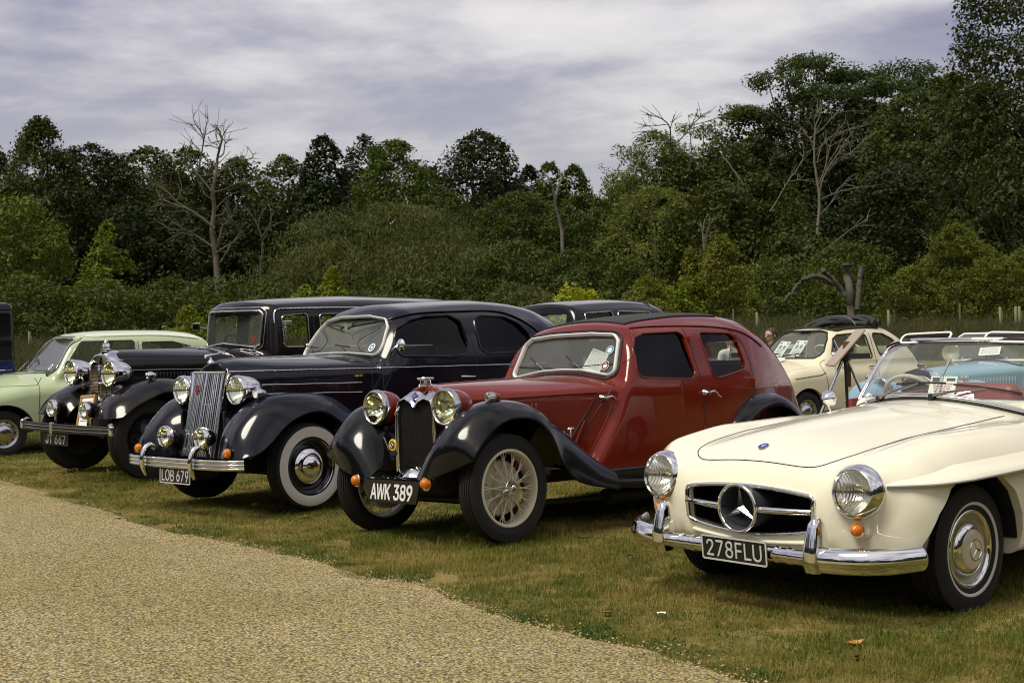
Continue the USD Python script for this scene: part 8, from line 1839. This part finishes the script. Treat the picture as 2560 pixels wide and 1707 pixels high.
def seated_person(label, loc, rz, top, hair, glasses=False):
    """Seated figure facing +x: seat at 0.42 m, hands resting on the thighs."""
    t = thing('person', label, 'person', loc, rz)
    body = chain([((-.02, 0, .50), .125), ((-.03, 0, .72), .12), ((-.01, 0, .90), .115)]) + ball_hull(((-.02, .15, .93), .055), ((-.02, -.15, .93), .055), ((0, 0, .80), .11)) + chain([((-.01, 0, .95), .055), ((.01, 0, 1.04), .052)])
    for s in (1, -1):
        body += chain([((-.02, s * .09, .50), .085), ((.40, s * .11, .49), .062), ((.42, s * .11, .12), .042)]) + chain([((.41, s * .11, .07), .04), ((.54, s * .12, .035), .032)])
        body += chain([((-.02, s * .185, .92), .05), ((.04, s * .23, .68), .040), ((.27, s * .13, .60), .030)])
        hand = ball_hull(((.28, s * .13, .598), .026), ((.34, s * .12, .588), .022))
        for k in range(4): hand += chain([((.345, s * (.098 + .016 * k), .590), .0095), ((.375 + .004 * (k in (1, 2)), s * (.097 + .016 * k), .580), .0085), ((.395 + .006 * (k in (1, 2)), s * (.097 + .016 * k), .562), .0075)])
        hand += chain([((.29, s * .108, .602), .011), ((.325, s * .088, .592), .009), ((.345, s * .085, .580), .008)]); body += hand
    head = ball_hull(((0.0, 0, 1.17), .088), ((.03, 0, 1.10), .062)) + ball_hull(((-.02, 0, 1.18), .088), ((.02, 0, 1.16), .085)) + ball_hull(((.095, 0, 1.145), .010), ((.112, 0, 1.118), .013)) + ball_hull(((.075, 0, 1.075), .022), ((.05, 0, 1.07), .03))
    for s in (1, -1): head += ball_hull(((0, s * .088, 1.145), .016), ((-.005, s * .09, 1.115), .010))
    b = part(t, 'body', smooth_body(body + head), 'skin', True)
    # clothes as a slightly larger shell cut at neck, cuffs and waist
    torso = chain([((-.02, 0, .48), .140), ((-.03, 0, .72), .135), ((-.01, 0, .89), .128)]) + ball_hull(((-.02, .15, .925), .066), ((-.02, -.15, .925), .066), ((0, 0, .80), .12))
    for s in (1, -1): torso += chain([((-.02, s * .185, .915), .062), ((.04, s * .23, .68), .052), ((.20, s * .16, .625), .042)])
    part(b, 'top', smooth_body(torso), top, True)
    legs = Manifold()
    for s in (1, -1): legs += chain([((-.02, s * .09, .50), .098), ((.40, s * .11, .49), .074), ((.42, s * .11, .14), .058)])
    part(b, 'trousers', smooth_body(legs), 'trousers', True)
    shoes = [smooth_body(chain([((.40, s * .11, .06), .05), ((.55, s * .12, .04), .04)])) for s in (1, -1)]
    part(b, 'shoe', shoes[0], 'seal', True); part(b, 'shoe', shoes[1], 'seal', True)
    hv, hf = smooth_body((Manifold.sphere(.102, 32).scale((1.08, .96, 1.0)).translate((-.022, 0, 1.175)) - ball_hull(((.10, 0, 1.14), .062), ((.12, 0, 1.06), .08), ((.02, 0, 1.04), .05), ((-.02, 0, 1.03), .07))), .02, 4)
    hv = hv + .006 * (meshkit.fbm(hv * 60, 3, 4)[:, None] - .5) * (hv - [0, 0, 1.15]) / .1
    part(b, 'hair', (hv, hf), hair, True)
    for s in (1, -1):
        part(b, 'eye', trimesh.creation.icosphere(2, .011).apply_translation((.078, s * .032, 1.148)), 'plate_white', True); part(b, 'pupil', trimesh.creation.icosphere(1, .0055).apply_translation((.0865, s * .032, 1.148)), 'seal', True)
    part(b, 'mouth', bx(.088, 0, 1.095, .008, .042, .008, .003), 'red_leather', True)
    if glasses:
        th = np.linspace(0, 2 * np.pi, 20, endpoint=False)
        part(b, 'glasses', join(*[tube(np.column_stack([.098 + 0 * th, s * .034 + .024 * np.cos(th), 1.148 + .018 * np.sin(th)]), .003, 5, True) for s in (1, -1)], *[tube([(.096, s * .058, 1.15), (.0, s * .092, 1.15)], .003, 5) for s in (1, -1)]), 'seal', True)
    return t
def folding_chair(label, loc, rz):
    t = thing('folding_chair', label, 'chair', loc, rz)
    p = part(t, 'seat', bx(.10, 0, .38, .44, .46, .02, .008), 'stripe_pale', 40)
    for k in range(7): part(t, 'back_stripe', bx(-.20 - .020 * k, 0, .50 + .075 * k, .02, .46, .0745), 'stripe_dark' if k % 2 else 'stripe_pale', False)
    for s in (1, -1):
        part(t, 'back_post', tube([(-.12, s * .25, .30), (-.34, s * .25, 1.02)], .012, 8), 'dull_chrome', 60); part(t, 'leg', tube([(-.24, s * .25, 0), (.32, s * .25, .40)], .012, 8), 'dull_chrome', 60); part(t, 'leg', tube([(.32, s * .25, 0), (-.14, s * .25, .40)], .012, 8), 'dull_chrome', 60)
    return t
RZ = 2.0
loc = (3.62, 22.0, float(gz(3.6, 22.0)) - .10)
seated_person('grey-haired person in a white blouse sitting in a striped chair, seen through the red saloon', loc, RZ, 'white_blouse', 'hair_grey')
folding_chair('chair with pale and dark striped back under the person in the white blouse', (loc[0] + .02, loc[1] - .03, loc[2] + .02), RZ)
loc = (4.33, 22.2, float(gz(4.3, 22.2)) - .05)
seated_person('dark-haired person with glasses sitting between the red saloon and the small cream car', loc, 3.7, 'dark_jacket', 'hair_dark', True)
folding_chair('plain folding chair under the person with glasses', (loc[0] + .03, loc[1] + .02, loc[2]), 3.7)

def easel():
    t = thing('tripod', 'aluminium tripod carrying a tilted wooden board before the small cream car', 'tripod', (3.13, 12.5, 0))
    h = part(t, 'tripod_head', join(lathe([(0, .03), (.02, .045), (.05, .045), (.06, .03), (.075, .02)], 'z', 16, (0, 0, 1.015)), bx(0, 0, 1.10, .05, .04, .05, .01)), 'seal', 40)
    for (fx, fy), m in zip(((-.52, -.20), (.40, -.16), (.13, .42)), ('dull_chrome', 'dull_chrome', 'drum_grey')):
        d = np.array((fx, fy)); a = np.array((d[0] * .06, d[1] * .06, 1.03)); b = np.array((d[0] * .62, d[1] * .62, .42)); c = np.array((d[0], d[1], .02))
        l = part(t, 'leg', tube([a, b], .015, 10), m, 60); part(l, 'lower_leg', tube([b + (a - b) * .15, c], .0105, 8), m, 60); part(l, 'leg_clamp', tube([b + (a - b) * .04, b - (a - b) * .03], .022, 8), 'seal', 60)
    c0, c1 = np.array((-.145, 0, .985)), np.array((.155, 0, 1.315)); d = (c1 - c0) / np.linalg.norm(c1 - c0); n = np.array((-d[2], 0, d[0]))
    b = part(t, 'board', orient(bx(0, 0, 0, np.linalg.norm(c1 - c0), .34, .016, .003), n, (c0 + c1) / 2, d), 'light_wood' if False else 'pale_board', 40)
    part(b, 'board_back', orient(bx(.02, 0, -.016, .30, .30, .012, .003), n, (c0 + c1) / 2, d), 'wood', 40)
    part(t, 'centre_post', bx(.035, 0, .98, .030, .022, .40, .003), 'wood', 40); part(t, 'bracket', bx(.03, 0, 1.16, .09, .04, .10, .005), 'wood', 40)
plain('pale_board', (.40, .33, .26), rough=.5)
easel()

# fallen leaves and scraps on the lawn
plain('dry_leaf', (.22, .085, .025), rough=.6, var=.5, scale=30)
plain('amber_leaf', (.50, .22, .04), rough=.5, var=.4, scale=30)
plain('dark_leaf', (.07, .040, .02), rough=.7, var=.4, scale=30)
def fallen(x, y, size, m, label, curl=.5, seed=0):
    r = np.random.default_rng(seed); n, k = 9, 5; u = np.linspace(0, 1, n); w = np.sin(np.pi * u ** .8) * .36 * (1 + .12 * r.normal(size=n)); rows = []
    for i in range(n): rows.append([((u[i] - .5), s * w[i], .10 * abs(s) ** 1.5 * curl + .25 * curl * (u[i] - .4) ** 2) for s in np.linspace(-1, 1, k)])
    g = np.array(rows) * size; t = thing('fallen_leaf', label, 'leaf', (x, y, float(gz(x, y)) + .012), r.uniform(0, 6.28), rx=r.normal(0, .25))
    b = part(t, 'blade', patch(g, 14, 9, .0012), m, 60); part(b, 'stalk', tube([g[0, 2], g[0, 2] + [-.3 * size, 0, .03 * size]], .0016, 5), 'dark_leaf', 60)
fallen(1.40, 5.53, .075, 'amber_leaf', 'curled amber leaf on the grass below the cream roadster', 1.6, 1)
fallen(1.35, 5.33, .06, 'dark_leaf', 'dark shrivelled leaf just below the curled amber leaf', 1.0, 2)
fallen(.69, 7.92, .09, 'dark_leaf', 'dark leaf in the grass left of the cream roadster bumper', .8, 3)
fallen(1.07, 7.92, .08, 'dry_leaf', 'brown leaf on the grass by the cream roadster number plate', .8, 4)
fallen(-1.90, 10.50, .12, 'dark_leaf', 'dark curled leaf in front of the white-wall tyre', 1.2, 5)
fallen(-1.60, 10.07, .08, 'dry_leaf', 'brown leaf between the white-wall tyre and the red saloon', .8, 6)
fallen(-3.13, 10.25, .16, 'dark_leaf', 'dark twig-like leaf on the path edge before the black saloon', .4, 7)
fallen(.43, 8.63, .08, 'dry_leaf', 'reddish leaf beside the red saloon front wheel', .9, 8)
fallen(-2.15, 10.9, .07, 'amber_leaf', 'small orange leaf under the black saloon bumper', .9, 9)
fallen(.42, 6.30, .07, 'amber_leaf', 'small orange leaf at the path edge', .8, 10)
t = thing('paper_scrap', 'tiny white scrap of paper lying on the grass', 'litter', (.64, 6.17, .03)); part(t, 'scrap', patch(np.array([[(0, -.012, .002), (0, 0, .008), (0, .012, .0)], [(.02, -.012, .006), (.02, 0, .004), (.02, .012, .005)], [(.04, -.012, 0), (.04, 0, .007), (.04, .012, .003)]]), 8, 8, .001), 'paper', 50)
